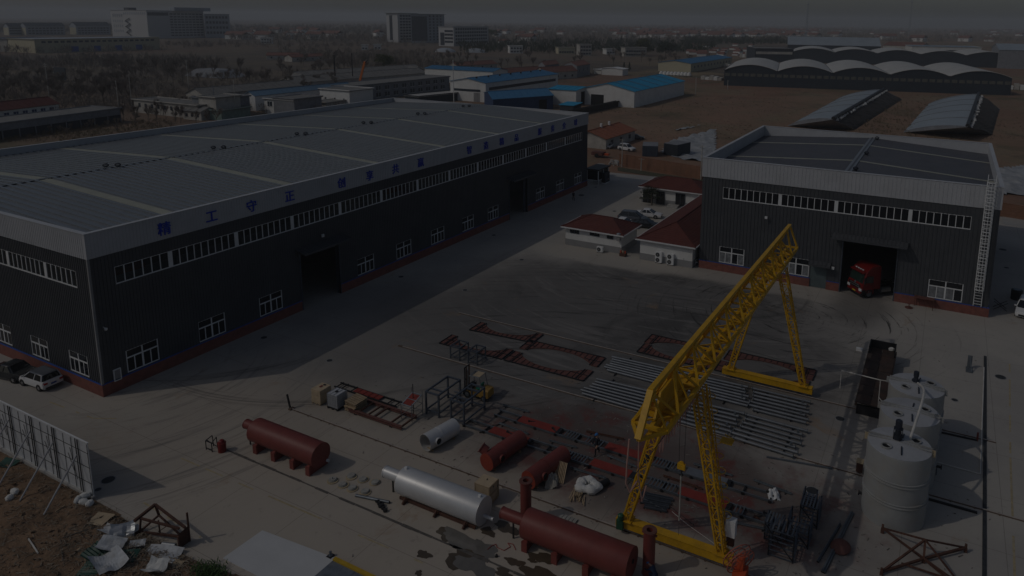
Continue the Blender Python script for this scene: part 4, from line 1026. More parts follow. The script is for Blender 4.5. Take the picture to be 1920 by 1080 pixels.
def xdrum(label, a, b, zc, r, m, cap_m, hole=True, name='steel_drum', capr=1.0, seam=None):
    """drum lying along a->b (ground points), near end at a"""
    a = Vector((*a, zc)); b = Vector((*b, zc)); d = b-a; L = d.length; d.normalize()
    t_ = thing(name, label, 'drum', (a.x, a.y, 0))
    MB().lathe(a, d, [(0, r), (L*0.42, r), (L*0.42, r*1.03), (L*0.45, r*1.03), (L*0.45, r), (L, r)] + ([] if cap_m else [(L, .02)]), 36, caps=bool(cap_m)).build('shell', m, t_, smooth=True)
    if cap_m: MB().lathe(a - d*0.04, d, [(0, r*capr), (0.05, r*capr)], 36).build('end_cap', cap_m, t_)
    else: MB().lathe(a, d, [(-.02, r), (-.02, r*.96), (L*.96, r*.95), (L*.965, .02)], 36, caps=False).build('inner_shell', M['stone'], t_, smooth=True)
    side = Vector((d.y, -d.x, 0))
    if hole:
        h = a + d*(L*0.24) + side*(r*0.86) + Vector((0, 0, 0.06)); n_ = (side + Vector((0, 0, 0.12))).normalized()
        MB().lathe(h, n_, [(0, r*0.42), (0.22, r*0.42), (0.22, r*0.36), (0.0, r*0.36)], 22, caps=False).build('nozzle', m, t_)
        MB().lathe(h + n_*0.12, n_, [(0, r*0.37), (0.01, r*0.37)], 22).build('nozzle_bore', M['dark'], t_)
    for k in (0.12, 0.85):
        c_ = a + d*L*k; MB().obox(Vector((c_.x, c_.y, (zc-r)/2+0.03)), d*0.06, side*r*0.7, Vector((0, 0, (zc-r)/2+0.03))).build('chock', M['wood'], t_)
    return t_, d, side, L
ta, d, sd_, L = xdrum('dull red drum with a bright round end cap and an open nozzle', (39.3, 27.75), (43.1, 27.15), 0.75, 0.66, PRM, M['primer_end'])
MB().lathe(Vector((39.75, 27.75, 1.0))-sd_*0.35+Vector((0, 0, 0.2)), (-0.15, 0.75, 0.5), [(0, .36), (.5, .36), (.5, .42), (.56, .42)], 20).build('inlet', PRM, ta)
tb, d, sd_, L = xdrum('dull red drum leaning behind the upright chimney, draped with grey tarp', (39.0, 23.95), (42.9, 23.2), 0.75, 0.66, PRM, M['primer_end'])
xdrum('short silver drum open at its near end with a black hole in its side', (39.1, 33.35), (42.0, 32.75), 0.72, 0.68, M['silver'], None, True, 'silver_drum')
def chimney(label, p, top):
    t_ = thing('red_chimney', label, 'steel chimney', (p[0], p[1], 0), 'upright red chimneys')
    MB().lathe((p[0], p[1], 0), (0, 0, 1), [(0, .42), (.03, .42), (.03, .37), (top-.08, .37), (top-.08, .45), (top, .45), (top, .2), (top-.5, .2)], 28, caps=False).build('pipe', M['primer'], t_, smooth=True)
    MB().lathe((p[0], p[1], top-0.4), (0, 0, 1), [(0, .2), (.01, .2)], 20).build('bore', M['dark'], t_)
    MB().lathe((p[0], p[1], top), (0, 0, 1), [(0, .44), (.012, .44), (.012, .2), (0, .2)], 28, caps=False).build('flange', M['primerd'], t_)
    mb = MB()
    for s in (-1, 1): mb.box(p[0]-0.04, p[0]+0.04, p[1]+s*0.37, p[1]+s*0.48, top-0.32, top-0.2)
    mb.build('lug', PRM, t_)
chimney('upright red chimney pipe standing behind the left end of the big red vessel', (36.2, 22.45), 2.95)
chimney('upright red chimney pipe beside the crouching worker at the bottom edge', (35.75, 13.45), 2.95)
# plastic tanks
def tank(label, x, y, r, hgt, motor):
    t_ = thing('storage_tank', label, 'storage tank', (x, y, 0), 'pale plastic storage tanks')
    prof = [(0, r)]
    for z in (hgt*0.33, hgt*0.62):
        prof += [(z-.05, r), (z-.04, r*1.03), (z+.03, r*1.03), (z+.04, r*1.005), (z+.16, r*1.005), (z+.17, r*1.03), (z+.22, r*1.03), (z+.23, r)]
    prof += [(hgt-0.12, r), (hgt, r*0.985)]
    MB().lathe((x, y, 0), (0, 0, 1), prof, 56, caps=False).build('shell', M['tank'], t_, smooth=True)
    MB().lathe((x, y, hgt-0.005), (0, 0, 1), [(0, r*0.99), (0.02, r*0.99), (0.20, 0.3), (0.21, 0.02)], 56, caps=False).build('lid', M['tanktop'], t_, smooth=True)
    for hx, hyy in ((-0.9, 0.75), (0.62, -0.95)):
        q = Vector((x+hx, y+hyy, hgt+0.09))
        MB().lathe(q, (0, 0, 1), [(0, .36), (.10, .36), (.10, .27), (0.0, .27)], 22, caps=False).build('hatch', M['tank'], t_)
        MB().lathe(q, (0, 0, 1), [(0.01, .27), (0.03, .27)], 22).build('hatch_bore', M['dark'], t_)
    # cross beam carrying the mixer, front to back across the lid
    mb = MB()
    for s in (-0.16, 0.16): mb.bar((x+0.15+s, y+r*0.98, hgt+0.16), (x-0.05+s, y-r*0.98, hgt+0.16), 0.07, 0.12)
    mb.build('cross_beam', M['tank'], t_)
    for s in (1, -1): MB().bar((x+0.1*s, y+s*r*1.01, hgt-0.3), (x+0.1*s, y+s*r*1.01, hgt+0.2), 0.3, 0.05, up=(1, 0, 0)).build('strap', M['tan'] if motor == 'big' else M['tank'], t_)
    for dx in (-1.2, 0.95):
        MB().bar((x+dx*0.55, y-0.15, hgt+0.2), (x+dx*1.25, y-0.2, hgt+0.12), 0.08, 0.08).build('stiffener', M['motor'], t_)
    if motor == 'big':
        mb = MB(); mb.lathe((x+0.2, y+0.15, hgt+0.2), (0, 0, 1), [(0, .28), (.35, .28), (.36, .2), (.75, .2), (.76, .3), (.82, .3), (.83, .22), (1.35, .22), (1.4, .15)], 18); mb.build('mixer_motor', M['motor'], t_, smooth=True)
        mb = MB()
        for k in range(4):
            a = k*math.pi/2+0.5; mb.bar((x+0.2+.3*math.cos(a), y+.15+.3*math.sin(a), hgt+.2), (x+0.2+.3*math.cos(a), y+.15+.3*math.sin(a), hgt+1.0), 0.05)
        mb.build('motor_stand', M['black'], t_)
    elif motor == 'small':
        mb = MB(); mb.lathe((x+0.3, y+0.1, hgt+0.2), (0, 0, 1), [(0, .3), (.1, .3), (.1, .2), (.4, .16), (.42, .2), (.8, .2), (.85, .1)], 16); mb.build('mixer_motor', M['motor'], t_, smooth=True)
    return t_
tank('nearest pale plastic tank with a tall black mixer motor on its lid', 48.75, 0.72, 2.02, 5.2, 'big')
tank('middle pale plastic tank of the three, without any motor', 53.5, 0.32, 2.02, 5.2, 'none')
tank('farthest pale plastic tank with a small blue mixer motor', 58.4, 0.08, 2.02, 5.0, 'small')
t_ = thing('white_hose', 'white hose arching from the farthest tank to the nearest tank', 'hose', (53, 0.3, 5))
pts = []
for k in range(15):
    t = k/14; pts.append(Vector((lerp(58.1, 49.1, t), lerp(0.0, 0.1, t) - 0.5*math.sin(math.pi*t), 5.35 + 1.5*math.sin(math.pi*t)*(0.6+0.5*t) + 0.3*t)))
MB().path(pts, 0.09, 8).build('hose', M['hose'], t_, smooth=True)
t_ = thing('pipe_rail', 'thin white pipe rail standing in front of the rusty deck beside the farthest tank', 'pipe rail', (61, 5, 0))
pa = [G(1575, 728), G(1645, 775), G(1668, 757)]
hh = [ZO((1575, 728), (1575, 694)), ZO((1645, 775), (1647, 712))]
A = Vector((pa[0].x, pa[0].y, hh[0])); Bq = Vector((pa[1].x, pa[1].y, hh[1])); Cq = Vector((58.9, 2.0, 4.6))
MB().path([A, Bq, Cq], 0.05, 6).build('top_rail', M['hose'], t_)
for p, q in ((pa[0], A), (pa[1], Bq)): MB().tube(p, q, 0.04, 6).build('post', M['hose'], t_)
MB().tube(Bq + Vector((0, 0, -1.6)), (58.0, 2.1, 2.8), 0.04, 6).build('mid_rail', M['hose'], t_)
# white pipe loop on the ground right of the tanks and fittings
t_ = thing('ground_pipe', 'thin white pipe laid on the ground right of the tanks, bent at a right angle', 'pipe', (60, -4, 0))
pts = [G(1905, 0)]*0 + [Vector((*G(1845, 690).xy, .06)), Vector((*G(1838, 890).xy, .06)), Vector((*G(1757, 868).xy, .06))]
MB().path(pts, 0.05, 6).build('pipe', M['hose'], t_)
t_ = thing('angle_bar', 'dark bar with a red upright end lying in the shadow of the middle tank', 'steel bar', (53, -3, 0))
MB().bar((*G(1760, 811).xy, .07), (*G(1832, 827).xy, .07), .1, .12).build('bar', M['black'], t_); MB().bar((*G(1832, 827).xy, .0), (*G(1832, 827).xy, .75), .14, .1).build('stub', M['primer'], t_)
t_ = thing('angle_bar', 'plain black bar lying in the shadow of the nearest tank', 'steel bar', (48, -3, 0))
MB().bar((*G(1740, 937).xy, .07), (*G(1832, 963).xy, .07), .14, .14).build('bar', M['black'], t_)
for lab, px, py, dz in (('short black pipe stub on the right side of the middle tank', 1755, 890, 0.7), ('dark valve stub low on the left side of the nearest tank', 1617, 940, 0.6)):
    p = G(px, py); t_ = thing('valve_stub', lab, 'valve', (p.x, p.y, 0))
    MB().lathe((p.x, p.y, dz), (0, -1 if px > 1700 else 1, 0), [(-.3, .1), (.25, .1), (.25, .18), (.32, .18)], 14).build('stub', M['black'], t_); MB().bar((p.x, p.y, 0), (p.x, p.y, dz), .08).build('prop', M['steel'], t_)
t_ = thing('junction_box', 'small rusty orange box standing at the left of the tanks', 'box', (*G(1611, 884).xy, 0))
p = G(1611, 884); MB().box(p.x-.3, p.x+.3, p.y-.22, p.y+.22, 0.1, 0.85).build('body', M['rust'], t_); MB().box(p.x-.33, p.x+.33, p.y-.25, p.y+.25, 0.85, 0.9).build('lid', M['tan'], t_); MB().box(p.x-.2, p.x+.2, p.y-.1, p.y+.1, 0, .1).build('base', M['rust'], t_)
t_ = thing('bracket_plate', 'small pale upright plate with a raking prop near the top of the trench', 'steel bracket', (*G(1817, 690).xy, 0))
p = G(1817, 690); MB().box(p.x-.05, p.x+.05, p.y-.2, p.y+.2, 0.04, 1.3).build('plate', M['steel'], t_); MB().bar((p.x-1.0, p.y-.2, .05), (p.x, p.y, 1.1), .08).build('prop', M['steel'], t_); MB().box(p.x-1.1, p.x+.2, p.y-.3, p.y+.3, 0.004, .04).build('base', M['steel'], t_)
# rusty flat deck
t_ = thing('rusty_deck', 'long dark rusty steel deck with a raised far end standing behind the tanks', 'steel deck', (61, 3.4, 0))
def dq(x): return (4.57+(x-60.8)*0.004, 2.32-(x-60.8)*0.008)
n = 7
for i in range(n):
    x0, x1 = 60.8+i*1.72, 60.8+(i+1)*1.72-0.03; a0, b0 = dq(x0); a1, b1 = dq(x1)
    for u0, u1 in ((0, .5), (.5, 1)):
        mb = MB(); q = [(x0, lerp(a0, b0, u0)-.01, 1.12), (x1, lerp(a1, b1, u0)-.01, 1.12), (x1, lerp(a1, b1, u1)+.01, 1.12), (x0, lerp(a0, b0, u1)+.01, 1.12)]
        mb.add(q + [(x, y, 1.17 + 0.01*((i+int(u0*2)) % 3)) for x, y, z in q], [(3,2,1,0), (4,5,6,7), (0,1,5,4), (1,2,6,5), (2,3,7,6), (3,0,4,7)]); mb.build('deck_plate', M['deck'], t_)
for s in (0, 1): MB().bar((60.8, dq(60.8)[s], .98), (72.8, dq(72.8)[s], .98), .16, .3).build('side_beam', M['deck'], t_)
for x in (61.1, 64, 67, 70, 72.6):
    a, b = dq(x); MB().box(x-.1, x+.1, b+.05, a-.05, 0, .83).build('trestle', M['black'], t_)
mb = MB(); a, b = dq(72.8); mb.box(72.7, 72.85, b, a, 1.1, 1.95); mb.box(71.2, 72.7, a-.1, a, 1.18, 1.9); mb.box(71.2, 72.7, b, b+.1, 1.18, 1.9); mb.build('headboard', M['black'], t_)
for (px, py, s, lab) in ((1672, 657, .3, 'white bundle lying on the far right corner of the rusty deck'), (1657, 648, .18, 'crumpled white scrap on the far end of the rusty deck')):
    p = G(px, py, 1.2); o = MB().lathe((p.x, p.y, 1.2), (0.2, 0.1, 1), [(0, s), (s*.7, s*1.1), (s*1.3, s*.4)], 9).build('white_bundle', M['bagw'], loc=(p.x, p.y, 1.2)); tag(o, lab, 'bundle')
p = G(1611, 657); o = MB().box(p.x-.2, p.x+.2, p.y-.3, p.y+.3, 0, .25).build('white_block', M['white'], loc=(p.x, p.y, 0)); tag(o, 'small white block on the concrete left of the rusty deck', 'block')
p = G(1608, 753); o = MB().box(p.x-.35, p.x+.35, p.y-.3, p.y+.25, 0, .3).build('white_block', M['tank'], loc=(p.x, p.y, 0)); tag(o, 'pale block at the near left foot of the rusty deck', 'block')
p = G(1627, 765); o = MB().box(p.x-.35, p.x+.35, p.y-.3, p.y+.25, 0, .45).build('white_block', M['tank'], loc=(p.x, p.y, 0)); tag(o, 'pale block at the near right foot of the rusty deck', 'block')

# ---------------------------------------------------------------- frames and racks
FS = M['framesteel']
def boxframe(label, x0, x1, y0, y1, h, grp, mid=0.45, w=0.13, tops=1, low=0.4, name='open_steelwork', m=None, plate=False):
    m = m or FS
    t_ = thing(name, label, 'steel frame', (x0, y0, 0), grp)
    for x in (x0, x1):
        for y in (y0, y1): MB().bar((x, y, 0), (x, y, h-w/2), w).build('post', m, t_)
    for y in (y0, y1):
        MB().bar((x0-w/2, y, h), (x1+w/2, y, h), w).build('top_beam', m, t_); MB().bar((x0+w/2, y, low), (x1-w/2, y, low), w*0.8).build('low_beam', m, t_)
    for x in (x0, x1):
        MB().bar((x, y0+w/2, h-0.002), (x, y1-w/2, h-0.002), w*0.98).build('top_beam', m, t_); MB().bar((x, y0+w/2, low-.002), (x, y1-w/2, low-.002), w*0.8).build('low_beam', m, t_)
    for k in range(tops):
        x = x0 + (x1-x0)*(0.22 if k == 0 else 0.75); MB().bar((x, y0+w/2, h-.004), (x, y1-w/2, h-.004), w*0.9).build('cross_beam', m, t_)
    return t_
boxframe('left one of two big blue-grey steel frames in front of the forklift', 43.35, 46.3, 35.42, 36.75, 2.05, 'big blue-grey frames by the forklift')
boxframe('right one of two big blue-grey steel frames, nearer the red vessels', 43.3, 46.2, 32.79, 34.1, 2.05, 'big blue-grey frames by the forklift', tops=2)
boxframe('left one of two small blue-grey frames in front of the oval floor frame', 52.45, 53.9, 40.1, 41.2, 1.3, 'small blue-grey frames', w=.1, low=.3)
boxframe('right one of two small blue-grey frames in front of the oval floor frame', 52.5, 53.9, 38.05, 39.1, 1.3, 'small blue-grey frames', w=.1, low=.3)
# wire rack trolley with red trays
t_ = thing('wire_trolley', 'thin wire rack with a tilted tray of red strips left of the blue frames', 'wire rack', (42.3, 37.3, 0))
x0, x1, y0, y1 = 41.75, 43.1, 36.95, 38.1
for x in (x0, x1):
    for y in (y0, y1): MB().bar((x, y, 0), (x, y, 1.7 if x == x0 else 2.2), 0.035).build('post', M['steel'], t_)
for z in (.35, 1.05):
    mb = MB(); mb.bar((x0, y0, z), (x1, y0, z), .03); mb.bar((x0, y1, z), (x1, y1, z), .03); mb.bar((x0, y0, z), (x0, y1, z), .03); mb.bar((x1, y0, z), (x1, y1, z), .03); mb.bar((x0, y0, z), (x1, y1, z), .02); mb.build('shelf_frame', M['steel'], t_)
mb = MB(); mb.bar((x0, y0+.1, 1.35), (x1, y0+.1, 1.75), .08); mb.bar((x0, y1-.1, 1.35), (x1, y1-.1, 1.75), .08); mb.bar((x0, y0, 1.35), (x0, y1, 1.35), .08); mb.bar((x1, y0, 1.75), (x1, y1, 1.75), .08); mb.bar(((x0+x1)/2, y0, 1.56), ((x0+x1)/2, y1, 1.56), .06); mb.build('tray_frame', M['galv'], t_)
for u0, u1 in ((.08, .46), (.54, .92)):
    a, b = x0+(x1-x0)*u0, x0+(x1-x0)*u1
    MB().obox(((a+b)/2, (y0+y1)/2, 1.36+.4*(u0+u1)/2), ((b-a)/2, 0, .2*(u1-u0)), (0, .42, 0), (0, 0, .02)).build('red_strip', M['redmat'], t_)
MB().bar((42.6, 37.5, .0), (42.6, 37.5, 2.9), .05).build('mast', M['black'], t_)
# timber / IBC / pallets / red steel ladder frames
def crate_stack(name, label, cat, x0, x1, y0, y1, n, h, m, grp=None, top=True):
    t_ = thing(name, label, cat, ((x0+x1)/2, (y0+y1)/2, 0), grp); mb = MB()
    for y in (y0+.1, (y0+y1)/2, y1-.1): mb.box(x0, x1, y-.05, y+.05, 0, .1)
    mb.build('pallet', M['wood'], t_); r_ = random.Random(n)
    for i in range(n):
        z0 = .1+i*(h-.1)/n; j = r_.uniform(-.03, .03)
        MB().box(x0+j, x1+j, y0-j, y1-j, z0+.008, z0+(h-.1)/n).build('layer', m, t_)
    return t_
t_ = crate_stack('wrapped_stack', 'tan stack of boxed goods on a pallet, leftmost of the row behind the rail', 'pallet stack', 39.95, 41.2, 45.55, 46.6, 5, 1.35, M['ply'])
MB().box(40.5, 40.8, 46.0, 46.2, 1.351, 1.39).build('label_sheet', M['primer'], t_); MB().box(40.9, 41.05, 45.9, 46.15, 1.351, 1.4).build('clip', M['black'], t_)
t_ = thing('ibc_container', 'white caged liquid container on a pallet beside the tan stack', 'liquid container', (40.5, 44.2, 0))
MB().box(40.05, 41.15, 43.62, 44.75, .2, 1.38).build('bottle', M['pale'], t_)
MB().lathe((40.6, 44.2, 1.38), (0, 0, 1), [(0, .14), (.06, .14)], 14).build('cap', M['black'], t_)
mb = MB()
for i in range(6):
    z = .24+i*.22
    mb.bar((40.02, 43.59, z), (40.02, 44.78, z), .025); mb.bar((41.18, 43.59, z), (41.18, 44.78, z), .025); mb.bar((40.02, 43.59, z), (41.18, 43.59, z), .025); mb.bar((40.02, 44.78, z), (41.18, 44.78, z), .025)
for i in range(7):
    y = 43.6+i*.195; x = 40.03+i*.19
    mb.bar((40.015, y, .2), (40.015, y, 1.36), .025); mb.bar((x, 43.585, .2), (x, 43.585, 1.36), .025); mb.bar((41.185, y, .2), (41.185, y, 1.36), .025)
for i in range(4): mb.bar((40.02, 43.65+i*.36, 1.40), (41.18, 43.65+i*.36, 1.40), .03)
mb.build('cage', M['galv'], t_)
mb = MB(); mb.box(40.0, 41.2, 43.58, 44.8, .12, .19); mb.box(40.0, 41.2, 43.6, 43.75, 0, .12); mb.box(40.0, 41.2, 44.12, 44.26, 0, .12); mb.box(40.0, 41.2, 44.63, 44.78, 0, .12); mb.build('pallet', M['black'], t_)
t_ = thing('pallet_pile', 'leaning pile of old wooden pallets right of the white caged container', 'pallet pile', (41.1, 42.6, 0))
r_ = random.Random(5)
for i in range(7):
    z = .03+i*.13; dx, dy = r_.uniform(-.08, .08), r_.uniform(-.08, .08); tl_ = 0.0 if i < 4 else .12
    mb = MB()
    for k in range(6): mb.obox((41.1+dx+(-.62+k*.25), 42.55+dy, z+.09), (.10, 0, 0), (0, .6, tl_*.5), (0, 0, .014))
    for k in range(3): mb.obox((41.1+dx, 42.55+dy+(-.5+k*.5), z+.04+(k-1)*tl_*.4), (.7, 0, 0), (0, .05, 0), (0, 0, .035))
    mb.build('pallet', M['wood'], t_)
t_ = thing('red_ladder_frame', 'large red steel ladder-like frame lying on the concrete by the pallets', 'steel frame', (41.3, 40, 0))
for x in (40.42, 42.25):
    mb = MB(); mb.box(x-.11, x+.11, 36.9, 42.7, .12, .15); mb.box(x-.11, x+.11, 36.9, 42.7, .33, .36); mb.box(x-.03, x+.03, 36.9, 42.7, .15, .33); mb.build('side_beam', M['primerd'], t_)
for y in (41.6, 40.6, 39.9, 38.1, 36.95): MB().bar((40.53, y, .3), (42.14, y, .3), .12, .12).build('cross_beam', M['rust'], t_)
for y in (41.9, 38.0): MB().box(40.3, 40.5, y-.12, y+.12, 0, .12).box(42.15, 42.4, y-.12, y+.12, 0, .12).build('packing', M['black'], t_)
t_ = thing('black_ladder_frame', 'black steel ladder frame with red plates lying behind the pallets', 'steel frame', (43, 43.6, 0))
for x in (42.85, 43.6): MB().bar((x+.0, 46.9, .1), (x, 39.6, .1), .09, .12).build('side_beam', M['black'], t_)
for y in (46.6, 46.0, 44.9, 40.6, 39.8): MB().bar((42.8, y, .15), (43.7, y, .15), .07, .08).build('cross_beam', M['black'], t_)
for i in range(5): MB().box(42.92, 43.53, 44.15-i*.62, 44.7-i*.62, .15, .19).build('red_plate', M['redmat'], t_)
# plywood crate, sticks, sack, tarp
t_ = crate_stack('plywood_crate', 'tall pale plywood crate behind the right end of the silver vessel', 'crate', 36.15, 37.25, 25.35, 26.55, 1, 1.45, M['ply'])
mb = MB()
for z in (.15, .75, 1.35):
    mb.box(36.12, 36.145, 25.33, 26.57, z, z+.09); mb.box(36.12, 37.27, 25.325, 25.345, z, z+.09)
mb.box(36.11, 36.15, 25.33, 25.42, .1, 1.45); mb.box(36.11, 36.15, 26.48, 26.57, .1, 1.45); mb.box(37.18, 37.27, 25.32, 25.348, .1, 1.45)
mb.build('batten', M['wood'], t_)
for (px, py) in ((914, 899), (934, 911), (926, 913)): 
    q = G(px, py, 1.47); MB().bar((q.x-.06, q.y, 1.48), (q.x+.06, q.y+.05, 1.48), .05, .05).build('metal_clip', M['black'], t_)
def sticks(label, px, py, n, L, ang, seed, m='wood', spread=.55, name='timber_sticks'):
    p = G(px, py); t_ = thing(name, label, 'timber', (p.x, p.y, 0)); r_ = random.Random(seed)
    for i in range(n):
        a = ang + r_.uniform(-.35, .35); o = Vector((p.x+r_.uniform(-.25, .25), p.y+r_.uniform(-spread, spread), .04+.05*(i % 3)))
        d = Vector((math.cos(a), math.sin(a), 0))*L*r_.uniform(.6, 1)/2; MB().bar(o-d, o+d, .06, .045).build('stick', M[m], t_)
sticks('loose pale timber sticks in front of the white sack coil', 1085, 933, 18, 1.1, .35, 3)
t_ = thing('sack_coil', 'heap of white woven sack ring lying on the concrete by the timber sticks', 'sack', (*G(1102, 916).xy, 0))
p = G(1102, 916); mb = MB(); N, K = 26, 10; r_ = random.Random(8); vs = []
for i in range(N):
    a = 2*math.pi*i/N; rr_ = .52*(1+.12*math.sin(3*a)+.06*r_.uniform(-1, 1)); tr_ = .34*(1+.18*math.sin(5*a+1))
    for k in range(K):
        b = 2*math.pi*k/K; w_ = tr_*(1+.12*r_.uniform(-1, 1)); vs.append((p.x+math.cos(a)*(rr_+w_*math.cos(b)), p.y+math.sin(a)*(rr_+w_*math.cos(b))*1.15, max(.01, .27+w_*.85*math.sin(b))))
mb.add(vs, [(i*K+k, ((i+1) % N)*K+k, ((i+1) % N)*K+(k+1) % K, i*K+(k+1) % K) for i in range(N) for k in range(K)]); mb.build('sack', M['bagw'], t_, smooth=True)
t_ = thing('dark_roll', 'dark rubber roll lying behind the white sack coil', 'roll', (*G(1128, 910).xy, 0))
p = G(1126, 912); MB().lathe((p.x-.5, p.y+.1, .24), (1, -.5, 0), [(0, .24), (1.1, .24)], 14).build('roll', M['black'], t_); MB().lathe((p.x-.51, p.y+.105, .24), (1, -.5, 0), [(0, .1), (.02, .1)], 10).build('core', M['steel'], t_)
def cloth(name, label, cat, px, py, rx, ry, h, m, seed, rz=0, z=0.0, grp=None, fold=1.0):
    """crumpled sheet lying on the ground or over something"""
    p = G(px, py); r_ = random.Random(seed); mb = MB(); n = 12; vs = []
    for i in range(n+1):
        for j in range(n+1):
            u, v = i/n*2-1, j/n*2-1; e = max(0, 1-max(abs(u), abs(v))**2)
            k = mnoise.noise(Vector((u*1.7+seed, v*1.7, seed*.3))); k2 = mnoise.noise(Vector((u*5+seed, v*5, seed)))
            x = (u + .12*k2 + .08*k)*rx; y = (v + .12*mnoise.noise(Vector((u*3, v*3, seed+5))))*ry
            vs.append((p.x+x*math.cos(rz)-y*math.sin(rz), p.y+x*math.sin(rz)+y*math.cos(rz), z+.03+max(0, h*(e*.6+.5*k*fold+.28*k2*fold))))
    o_ = [(x, y, zz-.02) for x, y, zz in vs]; q = n+1
    f = [(i*q+j, (i+1)*q+j, (i+1)*q+j+1, i*q+j+1) for i in range(n) for j in range(n)]
    mb.add(vs + o_, f + [tuple(a+q*q for a in ff)[::-1] for ff in f])
    o = mb.build(name, m, loc=(p.x, p.y, z), smooth=False); tag(o, label, cat, grp); return o
cloth('grey_tarp', 'crumpled grey tarp draped against the side of the second red drum', 'tarp', 1035, 905, .75, .45, .9, M['tarp'], 4, .4)
t_ = thing('leaning_slats', 'bundle of pale wooden slats leaning on the second red drum', 'timber', (*G(1048, 905).xy, 0))
p = G(1050, 902)
for i in range(7): MB().bar((p.x-.35+i*.02, p.y+.35-i*.12, .05), (p.x+.75, p.y+.55-i*.12, 1.05), .07, .05).build('slat', M['wood'], t_)
t_ = thing('old_pallet', 'grey flat board lying behind the big red vessel', 'board', (*G(1063, 978).xy, 0))
p = G(1063, 978)
for k in range(5): MB().obox((p.x+.0, p.y+.55-k*.26, .08), (.45, 0, 0), (0, .11, 0), (0, 0, .03)).build('board', M['tarp'], t_)
MB().box(p.x-.4, p.x+.4, p.y-.6, p.y+.65, 0, .048).build('base', M['black'], t_)
# small flange discs
for i, (px, py, lab) in enumerate([(624, 902, 'leftmost of the flange discs, with a bolt-like spike on it'), (644, 910, 'flange disc second from the left in the front of the cluster'), (659, 895, 'flange disc at the back left of the cluster, its upper ring flat'), (681, 900, 'flange disc at the back of the cluster, tipped on a dark base'), (703, 905, 'rightmost flange disc, next to the silver neck pipe'), (661, 917, 'flange disc in the middle of the front row'), (685, 924, 'frontmost flange disc, nearest the loose pipe')]):
    p = G(px, py); t_ = thing('flange_disc', lab, 'flange disc', (p.x, p.y, 0), 'flange discs on the concrete')
    MB().lathe((p.x, p.y, 0.003), (0, 0, 1), [(0, .40), (.05, .40), (.05, .34)], 26).build('disc', M['tan'], t_)
    r_ = random.Random(i); ox, oy = r_.uniform(-.06, .06), r_.uniform(-.08, .08)
    MB().lathe((p.x+ox, p.y+oy, 0.055), (0.06*r_.uniform(-1, 1), 0.05, 1), [(0, .31), (.05, .31), (.05, .27), (.11, .27)], 24).build('ring', M['tarp'], t_)
    if i in (0,): MB().bar((p.x, p.y, .16), (p.x, p.y, .3), .05).build('bolt', M['steel'], t_)
t_ = thing('loose_pipe', 'dark short pipe lying in front of the flange discs', 'pipe', (*G(698, 936).xy, 0))
MB().tube(Vector((*G(667, 931).xy, .1)), Vector((*G(730, 944).xy, .1)), .1, 12).build('tube', M['steel'], t_); MB().tube(Vector((*G(729.3, 943.9).xy, .1)), Vector((*G(731, 944.2).xy, .1)), .07, 12).build('bore', M['dark'], t_)
t_ = thing('valve_assembly', 'dark jointed valve rod lying by the loose pipe at the front', 'valve', (*G(715, 948).xy, 0))
a, b = Vector((*G(706, 939).xy, .1)), Vector((*G(724, 961).xy, .1))
MB().tube(a, b, .06, 8).build('rod', M['black'], t_)
for k in (.1, .3, .5, .7, .92): MB().lathe(a.lerp(b, k), (0, 0.3, 1), [(-.06, .16 if k != .5 else .22), (.06, .16 if k != .5 else .22)], 10).build('boss', M['black'], t_)
# red bollard-like hydrant and small frame at the front left
p = G(417, 846); t_ = thing('red_cylinder', 'bright red gas cylinder with a domed top standing at the front left of the yard', 'gas cylinder', (p.x, p.y, 0))
MB().lathe((p.x, p.y, 0), (0, 0, 1), [(0, .30), (.72, .30), (.78, .26), (.80, .26), (.95, .16), (.98, .1)], 22).build('body', M['red'], t_, smooth=True); MB().lathe((p.x, p.y, .70), (0, 0, 1), [(0, .315), (.06, .315)], 22).build('band', M['redmat'], t_)
p = G(398, 842); t_ = thing('black_stand', 'small black bent pipe stand left of the red gas cylinder', 'stand', (p.x, p.y, 0))
for s in (-.35, .35): MB().path([Vector((p.x-.25, p.y+s, 0)), Vector((p.x-.25, p.y+s, .75)), Vector((p.x+.25, p.y+s*.7, .95)), Vector((p.x+.3, p.y+s*.7, 0))], .035, 6).build('side_hoop', M['black'], t_)
for z in (.15, .75): MB().bar((p.x-.25, p.y-.35, z), (p.x-.25, p.y+.35, z), .05).build('cross_bar', M['black'], t_)
MB().bar((p.x+.3, p.y-.25, .1), (p.x-.2, p.y+.3, .8), .04).build('brace', M['black'], t_)
t_ = thing('red_hose', 'thin red hose snaking over wet concrete beside the big red vessel', 'hose', (*G(940, 1035).xy, 0))
pts = [Vector((*G(*q).xy, .03)) for q in ((914, 1031), (922, 1024), (930, 1021), (932, 1027), (945, 1033), (957, 1026), (952, 1019), (962, 1021), (967, 1032))]
MB().path(pts, .022, 5).build('hose', M['rope'], t_); MB().lathe((*G(931, 1044).xy, .0), (0, 0, 1), [(0, .1), (.14, .08), (.2, .03)], 8).build('valve', M['black'], t_)

